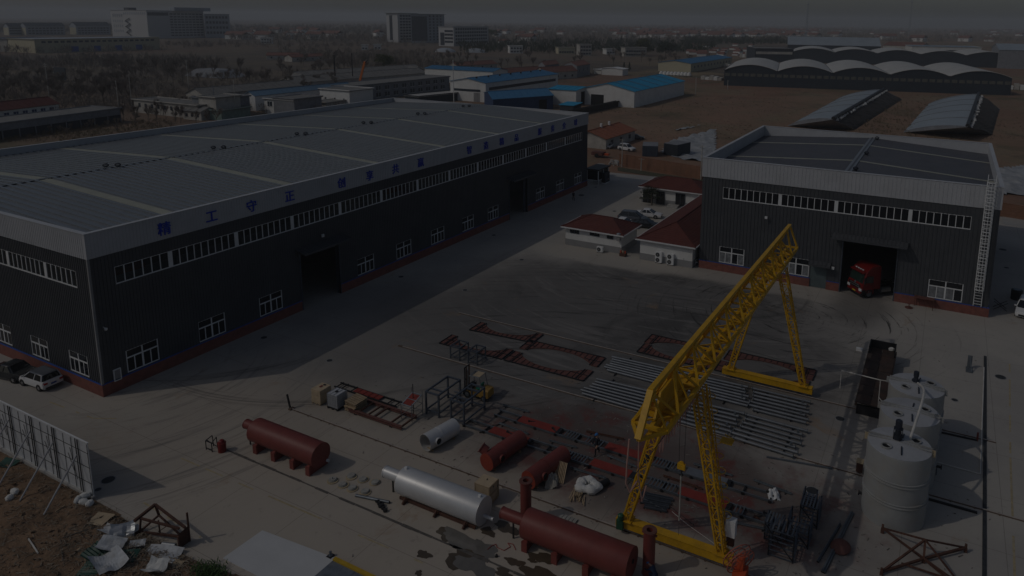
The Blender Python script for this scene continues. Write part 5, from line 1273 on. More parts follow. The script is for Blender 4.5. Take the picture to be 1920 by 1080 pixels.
# ---------------------------------------------------------------- two rows of long dark conveyor frames on the red-stained floor
def slat_row(label, x, y0, y1, plates, grids, wd=.85):
    t_ = thing('conveyor_frame', label, 'conveyor frame', (x, (y0+y1)/2, 0), 'long dark conveyor frames on the floor')
    for s in (-1, 1):
        MB().bar((x+s*wd/2, y0, .13), (x+s*wd/2, y1, .13), .10, .16).build('side_rail', M['steel'], t_)
    n = int((y0-y1)/1.9); r_ = random.Random(int(x*10))
    for i in range(n+1):
        y = y0-.2-(y0-y1-.4)*i/n; MB().bar((x-wd/2+.05, y, .11), (x+wd/2-.05, y, .11), .09, .1).build('cross_bar', M['black'], t_)
        MB().box(x-wd/2-.12, x-wd/2-.05, y-.1, y+.1, 0, .2).build('foot', M['black'], t_)
    for a, b, m in plates:
        MB().box(x-wd/2-.02, x+wd/2+.02, b, a, .215, .25).build('red_plate' if m == 'redmat' else 'grey_plate', M[m], t_)
        MB().box(x-wd/2+.04, x+wd/2-.04, b-.3, b, .16, .24).build('end_block', M['black'], t_)
    sm = shared(('slat', wd), lambda: MB().box(-wd/2-.05, wd/2+.05, -.045, .045, .215, .25).mesh('slat', M['steel']))
    for a, b in grids:
        k = int((a-b)/.24)
        for i in range(k): piece('slat', sm, t_, (x, a-(i+.5)*(a-b)/k, 0))
    for i in range(5):
        y = r_.uniform(y1, y0); MB().lathe((x+r_.uniform(-.5, .5), y, .2), (r_.uniform(-1, 1), 1, .2), [(0, .06), (.5, .06), (.5, .1), (.6, .1)], 8).build('roller', M['black'], t_)
slat_row('long conveyor frame behind the walking worker, red and grey plates on it', 46.2, 31.5, 8.2, [(29.2, 25.6, 'redmat'), (21.2, 18.1, 'redmat'), (14.6, 11.6, 'pipe')], [(24.9, 23.6), (23.0, 21.5), (17.2, 15.0)])
slat_row('long conveyor frame in front of the walking worker, passing behind the red drums', 43.75, 33.0, 7.6, [(30.4, 27.0, 'redmat'), (21.3, 18.1, 'redmat'), (14.3, 10.9, 'redmat')], [(24.0, 21.7), (16.7, 14.6), (10.4, 9.6)])
for i in range(4):
    a, b = G(1190+i*6, 925+i*9), G(1262-i*4, 940+i*7)
    t_ = thing('box_channel', ['blue-grey steel channel, backmost of four lying beside the near crane leg', 'blue-grey steel channel, second from the back beside the near crane leg', 'blue-grey steel channel, third from the back beside the near crane leg', 'blue-grey steel channel, frontmost of four beside the near crane leg'][i], 'steel channel', (a.x, a.y, 0), 'blue-grey channels by the crane leg')
    mb = MB(); a.z = b.z = .1; mb.bar(a, b, .22, .03); d = (b-a).normalized(); n_ = Vector((-d.y, d.x, 0))*.1
    mb.bar(a+n_+Vector((0, 0, .05)), b+n_+Vector((0, 0, .05)), .03, .14); mb.bar(a-n_+Vector((0, 0, .05)), b-n_+Vector((0, 0, .05)), .03, .14); mb.build('channel', M['framesteel'], t_)
    MB().bar(a-n_*1.2+Vector((0, 0, -.05)), a+n_*1.2+Vector((0, 0, -.05)), .08, .08).build('bearer', M['black'], t_)
# stack of black frames, flanking bars, red lump
r_ = random.Random(11)
BFL = ['black slatted frame crate, frontmost of the dark stack right of the near crane leg', 'black slatted frame crate in the middle of the dark stack', 'tall black slatted crate at the back of the dark stack', 'small black crate on the top of the dark stack', 'low black crate left in the dark stack']
for i, (x, y, w_, l_, h_, z_) in enumerate([(41.3, 6.6, 1.2, 1.5, 1.9, 0), (43.1, 5.9, 1.4, 1.3, 1.7, 0), (45.3, 5.6, 1.5, 1.1, 1.5, 0), (46.9, 5.9, .9, .8, 1.0, 0), (42.6, 7.4, 1.2, 1.0, 1.3, 0)]):
    t_ = thing('slatted_crate', BFL[i], 'steel crate', (x, y, z_), 'stack of black slatted crates')
    for sx in (-1, 1):
        for sy in (-1, 1): MB().bar((x+sx*w_/2, y+sy*l_/2, z_), (x+sx*w_/2, y+sy*l_/2, z_+h_), .07).build('post', M['black'], t_)
    k = 6
    for j in range(k):
        z = z_+.12+j*(h_-.15)/(k-1)
        for q in (((x-w_/2, y-l_/2-.03, z), (x+w_/2, y-l_/2-.03, z)), ((x-w_/2-.03, y-l_/2, z), (x-w_/2-.03, y+l_/2, z)), ((x-w_/2, y+l_/2+.03, z), (x+w_/2, y+l_/2+.03, z))):
            MB().bar(*q, .06, .05).build('slat', M['framesteel'], t_)
    for j in range(5):
        MB().bar((x-w_/2, y-l_/2+l_*(j+.5)/5, z_+h_*(.55 if i % 2 else .97)), (x+w_/2, y-l_/2+l_*(j+.5)/5, z_+h_*(.55 if i % 2 else .97)), .1, .04).build('deck_slat', M['steel'], t_)
    MB().bar((x-w_/2-.04, y-l_/2, z_+.15), (x-w_/2-.04, y+l_/2, z_+h_-.15), .05).build('brace', M['black'], t_)
for (a, b, w_, lab) in (((1598, 963), (1543, 1075), .16, 'long dark steel beam right of the black crates, under the girder shadow'), ((1575, 985), (1533, 1055), .09, 'thin dark bar lying parallel to the long steel beam')):
    t_ = thing('steel_beam', lab, 'steel beam', (*G(*a).xy, 0)); A, Bb = G(*a), G(*b); A.z = Bb.z = .12
    MB().bar(A, Bb, w_*1.6, .03).build('flange', M['steel'], t_); MB().bar(A+Vector((0, 0, .06)), Bb+Vector((0, 0, .06)), .03, .14).build('web', M['steel'], t_); MB().bar(A+Vector((0, 0, -.08)), Bb+Vector((0, 0, -.08)), w_*1.6, .06).build('base', M['black'], t_)
p = G(1576, 1030); mb = MB(); N = 14; vs = [(p.x+.0, p.y, .55)]
t_ = thing('dished_cap', 'dark red dished cap lying on the long dark beam', 'dished cap', (p.x, p.y, 0))
MB().lathe((p.x, p.y, .15), (-.2, .1, 1), [(0, .62), (.06, .62), (.22, .5), (.33, .3), (.38, .05)], 22).build('cap', M['primerd'], t_, smooth=True); MB().box(p.x-.4, p.x+.4, p.y-.3, p.y+.3, 0, .18).build('support', M['black'], t_)
cloth('white_sheet_scrap', 'small folded white sheet standing up on the red-stained floor', 'sheet', 1450, 930, .5, .4, .55, M['white'], 15, .4)
# rusty star-shaped truss at bottom right
t_ = thing('roof_truss', 'rusty triangular roof trusses lying crossed in front of the nearest tank', 'steel truss', (44.5, -1, 0))
def gp(px, py, z): return G(px, py, z)
A, P_, B_, C_, O_, D1, D2, E_ = gp(1655, 990, .35), gp(1735, 1012, 1.15), gp(1811, 1027, .3), gp(1653, 1072, .2), gp(1732, 1048, .25), gp(1777, 1085, .2), gp(1800, 1095, .3), gp(1690, 1056, .2)
for p, q, w_ in ((A, P_, .09), (P_, B_, .09), (A, O_, .10), (C_, P_, .11), (C_, O_, .13), (O_, B_, .14), (P_, O_, .13), (O_, D1, .1), (P_, D2, .09), (E_, D1, .09), (A, D2, .06), (gp(1706, 1028, .5), D2, .08)):
    MB().bar(p, q, w_).build('bar', M['rust'], t_)
for p in (A, B_, C_): MB().bar(p + Vector((0, 0, -.15)), p + Vector((0, 0, .25)), .14).build('end_lug', M['rust'], t_)
for p in (A, B_, C_, O_, D1): MB().box(p.x-.1, p.x+.1, p.y-.1, p.y+.1, 0, max(.05, p.z-.05)).build('packing', M['rust'], t_)
# red work table and stand in front of the right-hand hall
t_ = thing('red_trestle', 'rusty red trestle table standing against the brick base of the short hall', 'trestle', (88.3, -.7, 0))
p0, p1 = G(1714, 573), G(1748, 583)
for p in (p0, p1):
    for s in (0, .7): MB().bar((p.x+s, p.y, 0), (p.x+s, p.y, 1.15), .06).build('leg', M['rust'], t_)
MB().obox(((p0.x+p1.x)/2+.35, (p0.y+p1.y)/2, 1.18), (.45, 0, 0), (0, abs(p0.y-p1.y)/2+.1, 0), (0, 0, .04)).build('table_top', M['primerd'], t_)
mb = MB()
for k in range(6): mb.bar((p0.x+.1, lerp(p0.y, p1.y-1.0, k/5), .05), (p0.x+.1, lerp(p0.y, p1.y, k/5), 1.1), .025)
mb.build('mesh_bars', M['rust'], t_)
p = G(1704, 577); t_ = thing('floor_stand', 'small round red floor stand left of the rusty trestle', 'stand', (p.x, p.y, 0))
MB().lathe((p.x, p.y, 0.003), (0, 0, 1), [(0, .45), (.05, .45), (.06, .06), (.5, .05)], 16).build('base', M['primerd'], t_); MB().bar((p.x, p.y-.2, .48), (p.x, p.y+.2, .48), .06).build('top_bar', M['primerd'], t_)
p = G(1875, 582); t_ = thing('black_trestle', 'black crossed trestle at the shaded right corner of the short hall', 'trestle', (p.x, p.y, 0))
for s in (0, .9): MB().bar((p.x+s, p.y+.7, 0), (p.x+s, p.y-.7, 1.0), .06).build('leg', M['black'], t_); MB().bar((p.x+s+.07, p.y-.7, 0), (p.x+s+.07, p.y+.7, 1.0), .06).build('leg', M['black'], t_)
MB().bar((p.x, p.y, .5), (p.x+.97, p.y, .5), .06).build('cross_bar', M['black'], t_)

# cables and scraps on the working floor
def cable(lab, pts, r=.025, m='black'):
    q = [Vector((*G(*p).xy, .02+r)) for p in pts]; t_ = thing('floor_cable', lab, 'cable', tuple(q[0]), 'cables on the yard floor'); out = []
    for i in range(len(q)-1):
        p0, p1, p2, p3 = q[max(0, i-1)], q[i], q[i+1], q[min(len(q)-1, i+2)]
        for k in range(6):
            u = k/6; out.append(.5*((2*p1)+(p2-p0)*u+(2*p0-5*p1+4*p2-p3)*u*u+(3*p1-p0-3*p2+p3)*u**3))
    out.append(q[-1]); MB().path(out, r, 5).build('cable', M[m], t_); MB().lathe(q[-1], (0, 0, 1), [(-r, r*2), (r*2, r*2)], 8).build('plug', M[m], t_)
cable('thin black cable curling between the big blue-grey frames and the drums', [(880, 790), (905, 800), (940, 795), (955, 785), (930, 800), (900, 812)])
cable('thin black cable crossing the red-stained floor to the crane leg', [(1000, 830), (1060, 850), (1120, 862), (1180, 905), (1235, 935), (1300, 985)], .02)
cable('thin pale line running from the near crane beam across the concrete', [(1260, 960), (1290, 985), (1325, 1010), (1352, 1030)], .015, 'hose')
cable('black cable lying beside the black slatted crates', [(1400, 975), (1440, 968), (1470, 985), (1490, 970)], .02)
r_ = random.Random(99); mb = MB()
for i in range(900):
    x, y = (r_.gauss(46, 5), r_.gauss(18, 11)) if i % 3 else (r_.uniform(33, 88), r_.uniform(-5, 45))
    s = r_.uniform(.02, .07); a = r_.uniform(0, 3.1); u = Vector((math.cos(a), math.sin(a), 0))*s*r_.uniform(.8, 3); v = Vector((-math.sin(a), math.cos(a), 0))*s*.5
    mb.obox((x, y, .02), u, v, (0, 0, .012))
o = mb.build('scraps', mat('mixed_scraps', (.2, .18, .16), .8, var=.8, scale=1.7)); o['kind'] = 'stuff'

SB = ['short dark beam behind the left end of the back conveyor frame', 'dark bar lying between the two conveyor frames near the first red drum', 'thin dark bar left of the walking worker between the conveyor frames', 'dark angle bar right of the walking worker between the conveyor frames', 'rusty bar lying across the floor behind the walking worker', 'dark bar beside the grey plate of the back conveyor frame', 'dark beam lying before the front conveyor frame near the white sack', 'rusty bar lying between the conveyor frames under the girder', 'dark bar at the right end of the front conveyor frame', 'dark beam at the right end of the back conveyor frame', 'short rusty beam left of the black slatted crates', 'thin dark bar before the blue-grey channels']
r_ = random.Random(41)
for lab, (x, y, L, a, w_) in zip(SB, ((47.6, 30.5, 2.6, 92, .12), (44.9, 29.0, 3.0, 86, .1), (44.9, 24.4, 2.4, 95, .07), (45.1, 19.4, 2.6, 84, .1), (47.6, 22.0, 3.2, 98, .09), (47.4, 13.0, 3.0, 90, .12), (42.6, 21.0, 2.8, 93, .12), (44.9, 14.5, 3.0, 88, .1), (42.7, 9.0, 2.4, 100, .1), (47.5, 8.6, 2.8, 84, .13), (43.4, 8.3, 1.6, 60, .16), (41.6, 15.5, 2.2, 75, .06))):
    t_ = thing('scrap_beam', lab, 'steel beam', (x, y, 0), 'loose beams on the red-stained floor'); d = Vector((math.cos(R_(a)), math.sin(R_(a)), 0))*L/2; c_ = Vector((x, y, .07)); mt = M['rust'] if 'rusty' in lab else M['steel']
    MB().bar(c_-d, c_+d, w_*1.6, .03).build('flange', mt, t_); MB().bar(c_-d+Vector((0, 0, .06)), c_+d+Vector((0, 0, .06)), .03, .10).build('web', mt, t_)
    for k in (-.7, .7): MB().bar(c_+d*k+Vector((-.25, 0, -.035)), c_+d*k+Vector((.25, 0, -.035)), .08, .05).build('packing', M['black'], t_)
# ---------------------------------------------------------------- vehicles
def loft(mb, rings, cap=True):
    o = len(mb.v); n = len(rings[0])
    for r in rings: mb.v += [tuple(p) for p in r]
    for k in range(len(rings)-1):
        for i in range(n):
            j = (i+1) % n; mb.f.append((o+k*n+i, o+k*n+j, o+(k+1)*n+j, o+(k+1)*n+i))
    if cap: mb.f.append(tuple(o+i for i in range(n))[::-1]); mb.f.append(tuple(o+(len(rings)-1)*n+i for i in range(n)))
    return mb
def wheel_parts(t_, x, y, r, w_, rim='chrome'):
    s = 1 if y > 0 else -1
    o = MB().lathe((x, y-s*w_/2, r), (0, s, 0), [(0, r*.72), (0, r*.95), (w_*.2, r), (w_*.8, r), (w_, r*.95), (w_, r*.66)], 20, caps=False).build('tyre', M['rubber'], t_, smooth=True)
    mb = MB(); mb.lathe((x, y+s*w_*.30, r), (0, s, 0), [(0, r*.66), (.02, r*.66), (.05, r*.2), (.06, r*.02)], 18)
    for k in range(5):
        a = 2*math.pi*k/5; mb.bar((x, y+s*w_*.42, r), (x+math.cos(a)*r*.62, y+s*w_*.46, r+math.sin(a)*r*.62), .09*r*2, .03, up=(0, 1, 0))
    mb.build('rim', M[rim], o)
def car(label, px, py, rz, L, W, Hh, paint, kind, grp=None, cat='car', roof=None, loc=None, name=None):
    """local x = forward"""
    t_ = thing(name or {'sedan': 'parked_car', 'mini': 'small_car', 'suv': 'parked_suv', 'mpv': 'parked_mpv'}[kind], label, cat, (0, 0, 0), grp)
    h = L/2; w_ = W/2; P = M[paint]; belt = {'sedan': .92, 'mini': .92, 'suv': 1.02, 'mpv': 1.0}[kind]*Hh/{'sedan': 1.45, 'mini': 1.45, 'suv': 1.70, 'mpv': 1.72}[kind]
    def ring(x, ww, z0, z1): return [(x, y*ww, z) for y, z in ((-.88, z0), (-1, z0+.14), (-1, z1-.16), (-.93, z1), (-.5, z1+.035), (.5, z1+.035), (.93, z1), (1, z1-.16), (1, z0+.14), (.88, z0))]
    hood = belt*.90; tailz = belt*(.99 if kind == 'sedan' else 1.0)
    cowl = {'sedan': .24, 'mini': .30, 'suv': .26, 'mpv': .34}[kind]*L
    rear = {'sedan': -.30, 'mini': -.46, 'suv': -.45, 'mpv': -.45}[kind]*L
    st = [(h, .80, .34, hood*.70), (h-.05, .90, .26, hood*.80), (h-.25, .97, .20, hood*.90), (cowl+.2, 1.0, .2, hood*.99), (cowl-.1, 1.0, .2, belt), (0, 1.0, .2, belt), (rear+.2, 1.0, .2, belt), (rear-.05, .99, .22, tailz), (-h+.10, .95, .26, tailz*.96), (-h, .88, .36, tailz*.88)]
    loft(MB(), [ring(x, a*w_, z0, z1) for x, a, z0, z1 in st]).build('body', P, t_, smooth=True)
    fr, rr_ = {'sedan': (.06, -.17), 'mini': (.10, -.40), 'suv': (.07, -.36), 'mpv': (.12, -.36)}[kind]
    x0, x1, x2, x3 = cowl+.05, rear-.02, fr*L, rr_*L; zb = belt-.01; zt = Hh-.06
    def cab(f): return [(x0*f+(1-f)*0, 0, 0)]
    bt = [(x0, -.80*w_, zb), (x0-.28, -.94*w_, zb), (x1+.2, -.94*w_, zb), (x1, -.82*w_, zb), (x1, .82*w_, zb), (x1+.2, .94*w_, zb), (x0-.28, .94*w_, zb), (x0, .80*w_, zb)]
    tp = [(x2, -.62*w_, zt), (x2-.12, -.73*w_, zt), (x3+.12, -.73*w_, zt), (x3, -.64*w_, zt), (x3, .64*w_, zt), (x3+.12, .73*w_, zt), (x2-.12, .73*w_, zt), (x2, .62*w_, zt)]
    loft(MB(), [bt, tp]).build('window_glass', M['carglass'], t_)
    ru = [(x*1.0+(.06 if x > 0 else -.05), y*1.06, z+.0) for x, y, z in tp]; r2 = [(x, y, z+.045) for x, y, z in tp]; r3 = [(x*.85, y*.75, z+.065) for x, y, z in tp]
    loft(MB(), [ru, r2, r3]).build('roof', M[roof] if roof else P, t_, smooth=True)
    mb = MB()
    for i in (0, 1, 2, 3, 4, 5, 6, 7):
        if i in (0, 3, 4, 7): continue
        mb.bar(Vector(bt[i])*1.004, Vector(tp[i])*1.004, .09, .07)
    for s in (-1, 1): mb.bar(((x2+x3)/2+.05, s*.945*w_, zb), ((x2+x3)/2, s*.735*w_, zt), .09, .05)
    mb.build('pillar', P, t_)
    wr = {'sedan': .32, 'mini': .30, 'suv': .36, 'mpv': .34}[kind]
    for x in (h-.2*L, -h+.19*L):
        for s in (-1, 1):
            MB().lathe((x, s*(w_-.02), wr), (0, s, 0), [(0, wr*1.16), (.03, wr*1.16)], 20).build('wheel_arch', M['black'], t_)
            wheel_parts(t_, x, s*(w_-.10), wr, .24)
    for s in (-1, 1):
        MB().obox((h-.13, s*.70*w_, hood*.74), (.10, 0, 0), (0, .22*w_, 0), (0, 0, .07)).build('headlight', M['white'], t_)
        MB().obox((-h+.05, s*.74*w_, tailz*.80), (.07, 0, 0), (0, .17*w_, 0), (0, 0, .09)).build('tail_light', M['lampred'], t_)
        MB().obox((cowl-.25, s*(w_+.09), belt+.07), (.06, 0, 0), (0, .09, 0), (0, 0, .06)).build('mirror', P, t_)
    MB().obox((-h-.005, 0, tailz*.66), (.015, 0, 0), (0, .23, 0), (0, 0, .07)).build('number_plate', M['plateb'], t_)
    MB().obox((h-.0, 0, hood*.48), (.02, 0, 0), (0, .55*w_, 0), (0, 0, .10)).build('grille', M['black'], t_)
    for z, x in ((.30, -h-.01), ): MB().obox((x, 0, z+.05), (.03, 0, 0), (0, .8*w_, 0), (0, 0, .05)).build('bumper', M['black'] if kind in ('mini', 'suv') else P, t_)
    if loc is None: p = G(px, py); loc = (p.x, p.y, 0)
    t_.location = loc; t_.rotation_euler = (0, 0, rz); return t_
car('white compact car with a grey roof parked at the near end of the long hall', 0, 0, R_(94), 3.9, 1.75, 1.50, 'carw', 'mini', None, 'car', roof='carg', loc=(30.6, 70.5, 0))
car('dark saloon car parked beside the white compact car at the end of the long hall', 0, 0, R_(100), 4.75, 1.82, 1.46, 'card', 'sedan', None, 'car', loc=(30.1, 74.4, 0))
car('dark grey people carrier parked in the office courtyard', 1195, 402, R_(-82), 4.8, 1.85, 1.75, 'carg', 'mpv', 'cars in the office courtyard', loc=(106.6, 45.0, 0))
car('white saloon parked behind the dark people carrier in the office courtyard', 1218, 400, R_(-80), 4.6, 1.80, 1.46, 'carw', 'sedan', 'cars in the office courtyard', loc=(110.2, 43.6, 0))
car('white car mostly hidden behind the red roof of the small office', 1190, 412, R_(-85), 4.5, 1.8, 1.5, 'carw', 'sedan', 'cars in the office courtyard', loc=(102.8, 44.9, 0))
car('black car glimpsed between the two red office roofs', 1212, 424, R_(-85), 4.6, 1.8, 1.5, 'card', 'sedan', 'cars in the office courtyard', loc=(104.2, 41.6, 0))
car('white van-like car cut off by the right edge of the picture', 1912, 585, R_(170), 4.6, 1.85, 1.7, 'carw', 'suv', None, 'car', loc=(93.5, -10.3, 0))
p = G(1906, 566); t_ = thing('tyre_stack', 'black tyre-like drum standing behind the white car at the right edge', 'drum', (p.x+1, p.y, 0)); MB().lathe((p.x+1, p.y, 0), (0, 0, 1), [(0, .6), (1.2, .62), (1.25, .4)], 16).build('drum', M['black'], t_); MB().lathe((p.x+1, p.y, 1.25), (0, 0, 1), [(0, .4), (.02, .4)], 16).build('lid', M['steel'], t_)
p = G(1172, 283); car('white off-road car parked by the brown brick wall beyond the yard', 0, 0, R_(-100), 4.6, 1.9, 1.8, 'carw', 'suv', None, 'car', loc=(p.x+1, p.y, -.05))
p = G(1193, 261); car('black car parked in the shade of the orange-roofed house', 0, 0, R_(-70), 4.6, 1.8, 1.5, 'card', 'sedan', None, 'car', loc=(p.x, p.y, -.05))
p = G(1142, 277); car('small white car nose-on at the corner of the orange-roofed house', 0, 0, R_(-170), 3.8, 1.6, 1.4, 'carw', 'mini', None, 'car', loc=(p.x, p.y, -.05))
# the red tractor unit in the doorway; local x = forward
tk = thing('red_truck', 'red lorry tractor unit nosing out of the dark doorway of the short hall', 'truck', (0, 0, 0))
RD = M['red']; hw = 1.22
prof = [(2.2, .55), (2.32, .75), (2.30, 1.45), (2.16, 1.75), (1.92, 2.62), (1.70, 2.95), (1.2, 3.35), (0.2, 3.45), (0.05, 3.40), (0.05, .95), (1.0, .95), (1.05, .70), (1.2, .55)]
mb = MB(); n = len(prof)
rings = [[(x-(.10 if z > 1.6 and x > 1.5 else .14*(x > 2)), s*hw*(.985 if z < 2.9 else .93), z) for x, z in prof] for s in (-1,)] + [[(x, s*(hw-.12), z) for x, z in prof] for s in (-1, 1)] + [[(x-(.10 if z > 1.6 and x > 1.5 else .14*(x > 2)), hw*(.985 if z < 2.9 else .93), z) for x, z in prof]]
loft(mb, rings); mb.build('cab', RD, tk, smooth=True)
mb = MB(); q = [(2.185, -1.02, 1.72), (2.185, 1.02, 1.72), (1.965, .96, 2.55), (1.965, -.96, 2.55)]; mb.add(q + [(x+.02, y, z+.01) for x, y, z in q], [(3,2,1,0), (4,5,6,7), (0,1,5,4), (1,2,6,5), (2,3,7,6), (3,0,4,7)]); mb.build('windscreen', glass('tinted_glass', (.022, .040, .032), .1, .06), tk)
mb = MB(); q = [(2.20, -1.12, 1.64), (2.20, 1.12, 1.64), (1.955, 1.06, 2.62), (1.955, -1.06, 2.62)]; mb.add(q + [(x+.012, y, z+.004) for x, y, z in q], [(3,2,1,0), (4,5,6,7), (0,1,5,4), (1,2,6,5), (2,3,7,6), (3,0,4,7)]); mb.build('windscreen_frame', M['black'], tk)
MB().box(2.29, 2.325, -.95, .95, .98, 1.46).build('grille', M['black'], tk)
for k in range(4): MB().box(1.80, 1.88, -.62+k*.36, -.40+k*.36, 2.93, 3.04).build('roof_mark', M['white'], tk)
MB().box(2.20, 2.33, -1.15, 1.15, .36, .52).build('bumper_lip', M['black'], tk)
for s in (-1, 1):
    mb = MB(); q = [(1.95, s*1.222, 1.72), (1.0, s*1.222, 1.68), (1.0, s*1.212, 2.42), (1.78, s*1.212, 2.42)]; mb.add(q + [(x, y+s*.015, z) for x, y, z in q], [(3,2,1,0), (4,5,6,7), (0,1,5,4), (1,2,6,5), (2,3,7,6), (3,0,4,7)]); mb.build('side_window', M['carglass'], tk)
    mb = MB(); mb.bar((1.95, s*1.22, 2.3), (2.2, s*1.45, 2.35), .05); mb.obox((2.18, s*1.47, 2.05), (.05, 0, 0), (0, .10, 0), (0, 0, .3)); mb.build('mirror', M['black'], tk)
    MB().obox((2.30, s*.95, .95), (.05, 0, 0), (0, .2, 0), (0, 0, .14)).build('headlight', M['white'], tk)
    mb = MB(); mb.box(.9, 1.9, s*1.16, s*1.27, .98, 1.06); mb.box(.88, .95, s*1.16, s*1.27, .5, .98); mb.build('mudguard', RD, tk)
    MB().box(1.85, 2.25, s*1.17, s*1.25, .5, .95).build('step', M['black'], tk)
    MB().box(.95, .98, s*1.225, s*1.235, 1.05, 2.5).build('door_seam', M['black'], tk)
    MB().obox((1.2, s*1.25, 1.55), (.1, 0, 0), (0, .02, 0), (0, 0, .025)).build('door_handle', M['black'], tk)
    wheel_parts(tk, 1.35, s*1.05, .5, .32, 'steel'); wheel_parts(tk, -2.3, s*.95, .5, .5, 'steel'); wheel_parts(tk, -3.6, s*.95, .5, .5, 'steel')
for k in range(4): MB().box(2.315, 2.345, -.75, .75, 1.05+k*.10, 1.11+k*.10).build('grille_bar', M['chrome'] if k % 2 else M['black'], tk)
MB().box(2.30, 2.36, -1.1, 1.1, .52, .74).build('bumper', RD, tk); MB().box(2.362, 2.37, -.25, .25, .56, .70).build('number_plate', M['plate'], tk)
MB().obox((1.98, 0, 2.78), (.22, 0, -.05), (0, 1.08, 0), (.02, 0, .05)).build('sun_visor', RD, tk)
MB().lathe((2.27, 0, 1.55), (1, 0, .1), [(0, .14), (.05, .12)], 14).build('emblem', M['chrome'], tk)
mb = MB(); mb.box(-.1, .04, -1.15, 1.15, 1.0, 3.1); mb.build('cab_back', M['black'], tk)
for s in (-1, 1): MB().box(-4.4, 1.0, s*.42-.06, s*.42+.06, .75, 1.0).build('chassis_rail', M['black'], tk)
MB().lathe((-2.9, 0, 1.0), (0, 0, 1), [(0, .5), (.12, .45)], 18).build('fifth_wheel', M['steel'], tk)
for s in (-1, 1): MB().lathe((-.2, s*.9, .7), (-1, 0, 0), [(0, .3), (1.2, .3)], 16).build('fuel_tank', M['chrome'], tk)
tk.location = (91.55, 6.15, 0.0); tk.rotation_euler = (0, 0, R_(133)); tk.scale = (1.15, 1.15, 1.15)
# forklift; local x = forward (mast side)
fk = thing('forklift', 'yellow forklift with a roof guard parked behind the big blue-grey frames', 'forklift', (0, 0, 0)); FY = M['forky']
mb = MB(); loft(mb, [[(x, y, z) for y, z in ((-a, z0), (-a, z1-.12), (-a+.14, z1), (a-.14, z1), (a, z1-.12), (a, z0))] for x, a, z0, z1 in ((-1.45, .38, .45, .95), (-1.38, .5, .38, 1.08), (-1.1, .56, .32, 1.12), (-.55, .55, .32, 1.10), (-.5, .55, .32, .98))]); mb.build('counterweight', FY, fk, smooth=True)
MB().box(-.5, .85, -.53, .53, .32, .68).build('chassis', FY, fk); MB().box(.45, .85, -.5, .5, .68, 1.05).build('dash_panel', M['black'], fk)
mb = MB(); mb.obox((-.2, 0, .86), (.25, 0, 0), (0, .24, 0), (0, 0, .06)); mb.obox((-.46, 0, 1.15), (.06, 0, 0), (0, .24, 0), (-.05, 0, .28)); mb.build('seat', M['teal'], fk)
mb = MB(); mb.bar((.5, 0, 1.0), (.25, 0, 1.3), .04); ring(mb, (.24, 0, 1.32), .17, (-.6, 0, .8), .02, 14); mb.build('steering_wheel', M['black'], fk)
for s in (-1, 1):
    MB().path([Vector((.75, s*.5, .68)), Vector((.55, s*.48, 2.1)), Vector((-.5, s*.48, 2.15)), Vector((-.75, s*.48, 1.0))], .03, 6).build('roof_post', M['steel'], fk)
for k in range(7): MB().bar((.5-k*.16, -.48, 2.14), (.5-k*.16, .48, 2.14), .05, .03).build('guard_bar', M['steel'], fk)
MB().box(-.5, .2, -.44, .44, 2.165, 2.185).build('roof_sheet', M['ply'], fk)
for s in (-1, 1): MB().bar((1.12, s*.34, .1), (1.08, s*.34, 2.7), .12, .09).build('mast_rail', M['black'], fk); MB().bar((1.02, s*.22, .15), (.98, s*.22, 2.65), .07, .07).build('mast_rail', M['rust'], fk)
for z in (.6, 1.5, 2.64): MB().bar((1.1, -.36, z), (1.1, .36, z), .08).build('mast_tie', M['black'], fk)
MB().tube((1.05, 0, .3), (1.03, 0, 2.3), .05, 8).build('lift_cylinder', M['chrome'], fk)
mb = MB(); mb.box(1.18, 1.24, -.5, .5, .2, .3); mb.box(1.18, 1.24, -.5, .5, .55, .65)
for s in (-.42, .42, 0): mb.box(1.18, 1.24, s-.03, s+.03, .3, .55)
mb.build('carriage', M['black'], fk)
for s in (-.3, .3): mb = MB(); mb.box(1.24, 1.29, s-.06, s+.06, .1, .7); mb.box(1.24, 2.3, s-.06, s+.06, .06, .1); mb.build('fork', M['steel'], fk)
for x, r in ((.75, .33), (-.95, .27)):
    for s in (-1, 1): wheel_parts(fk, x, s*.5, r, .22, 'steel')
fk.location = (47.75, 34.6, 0); fk.rotation_euler = (0, 0, R_(93))

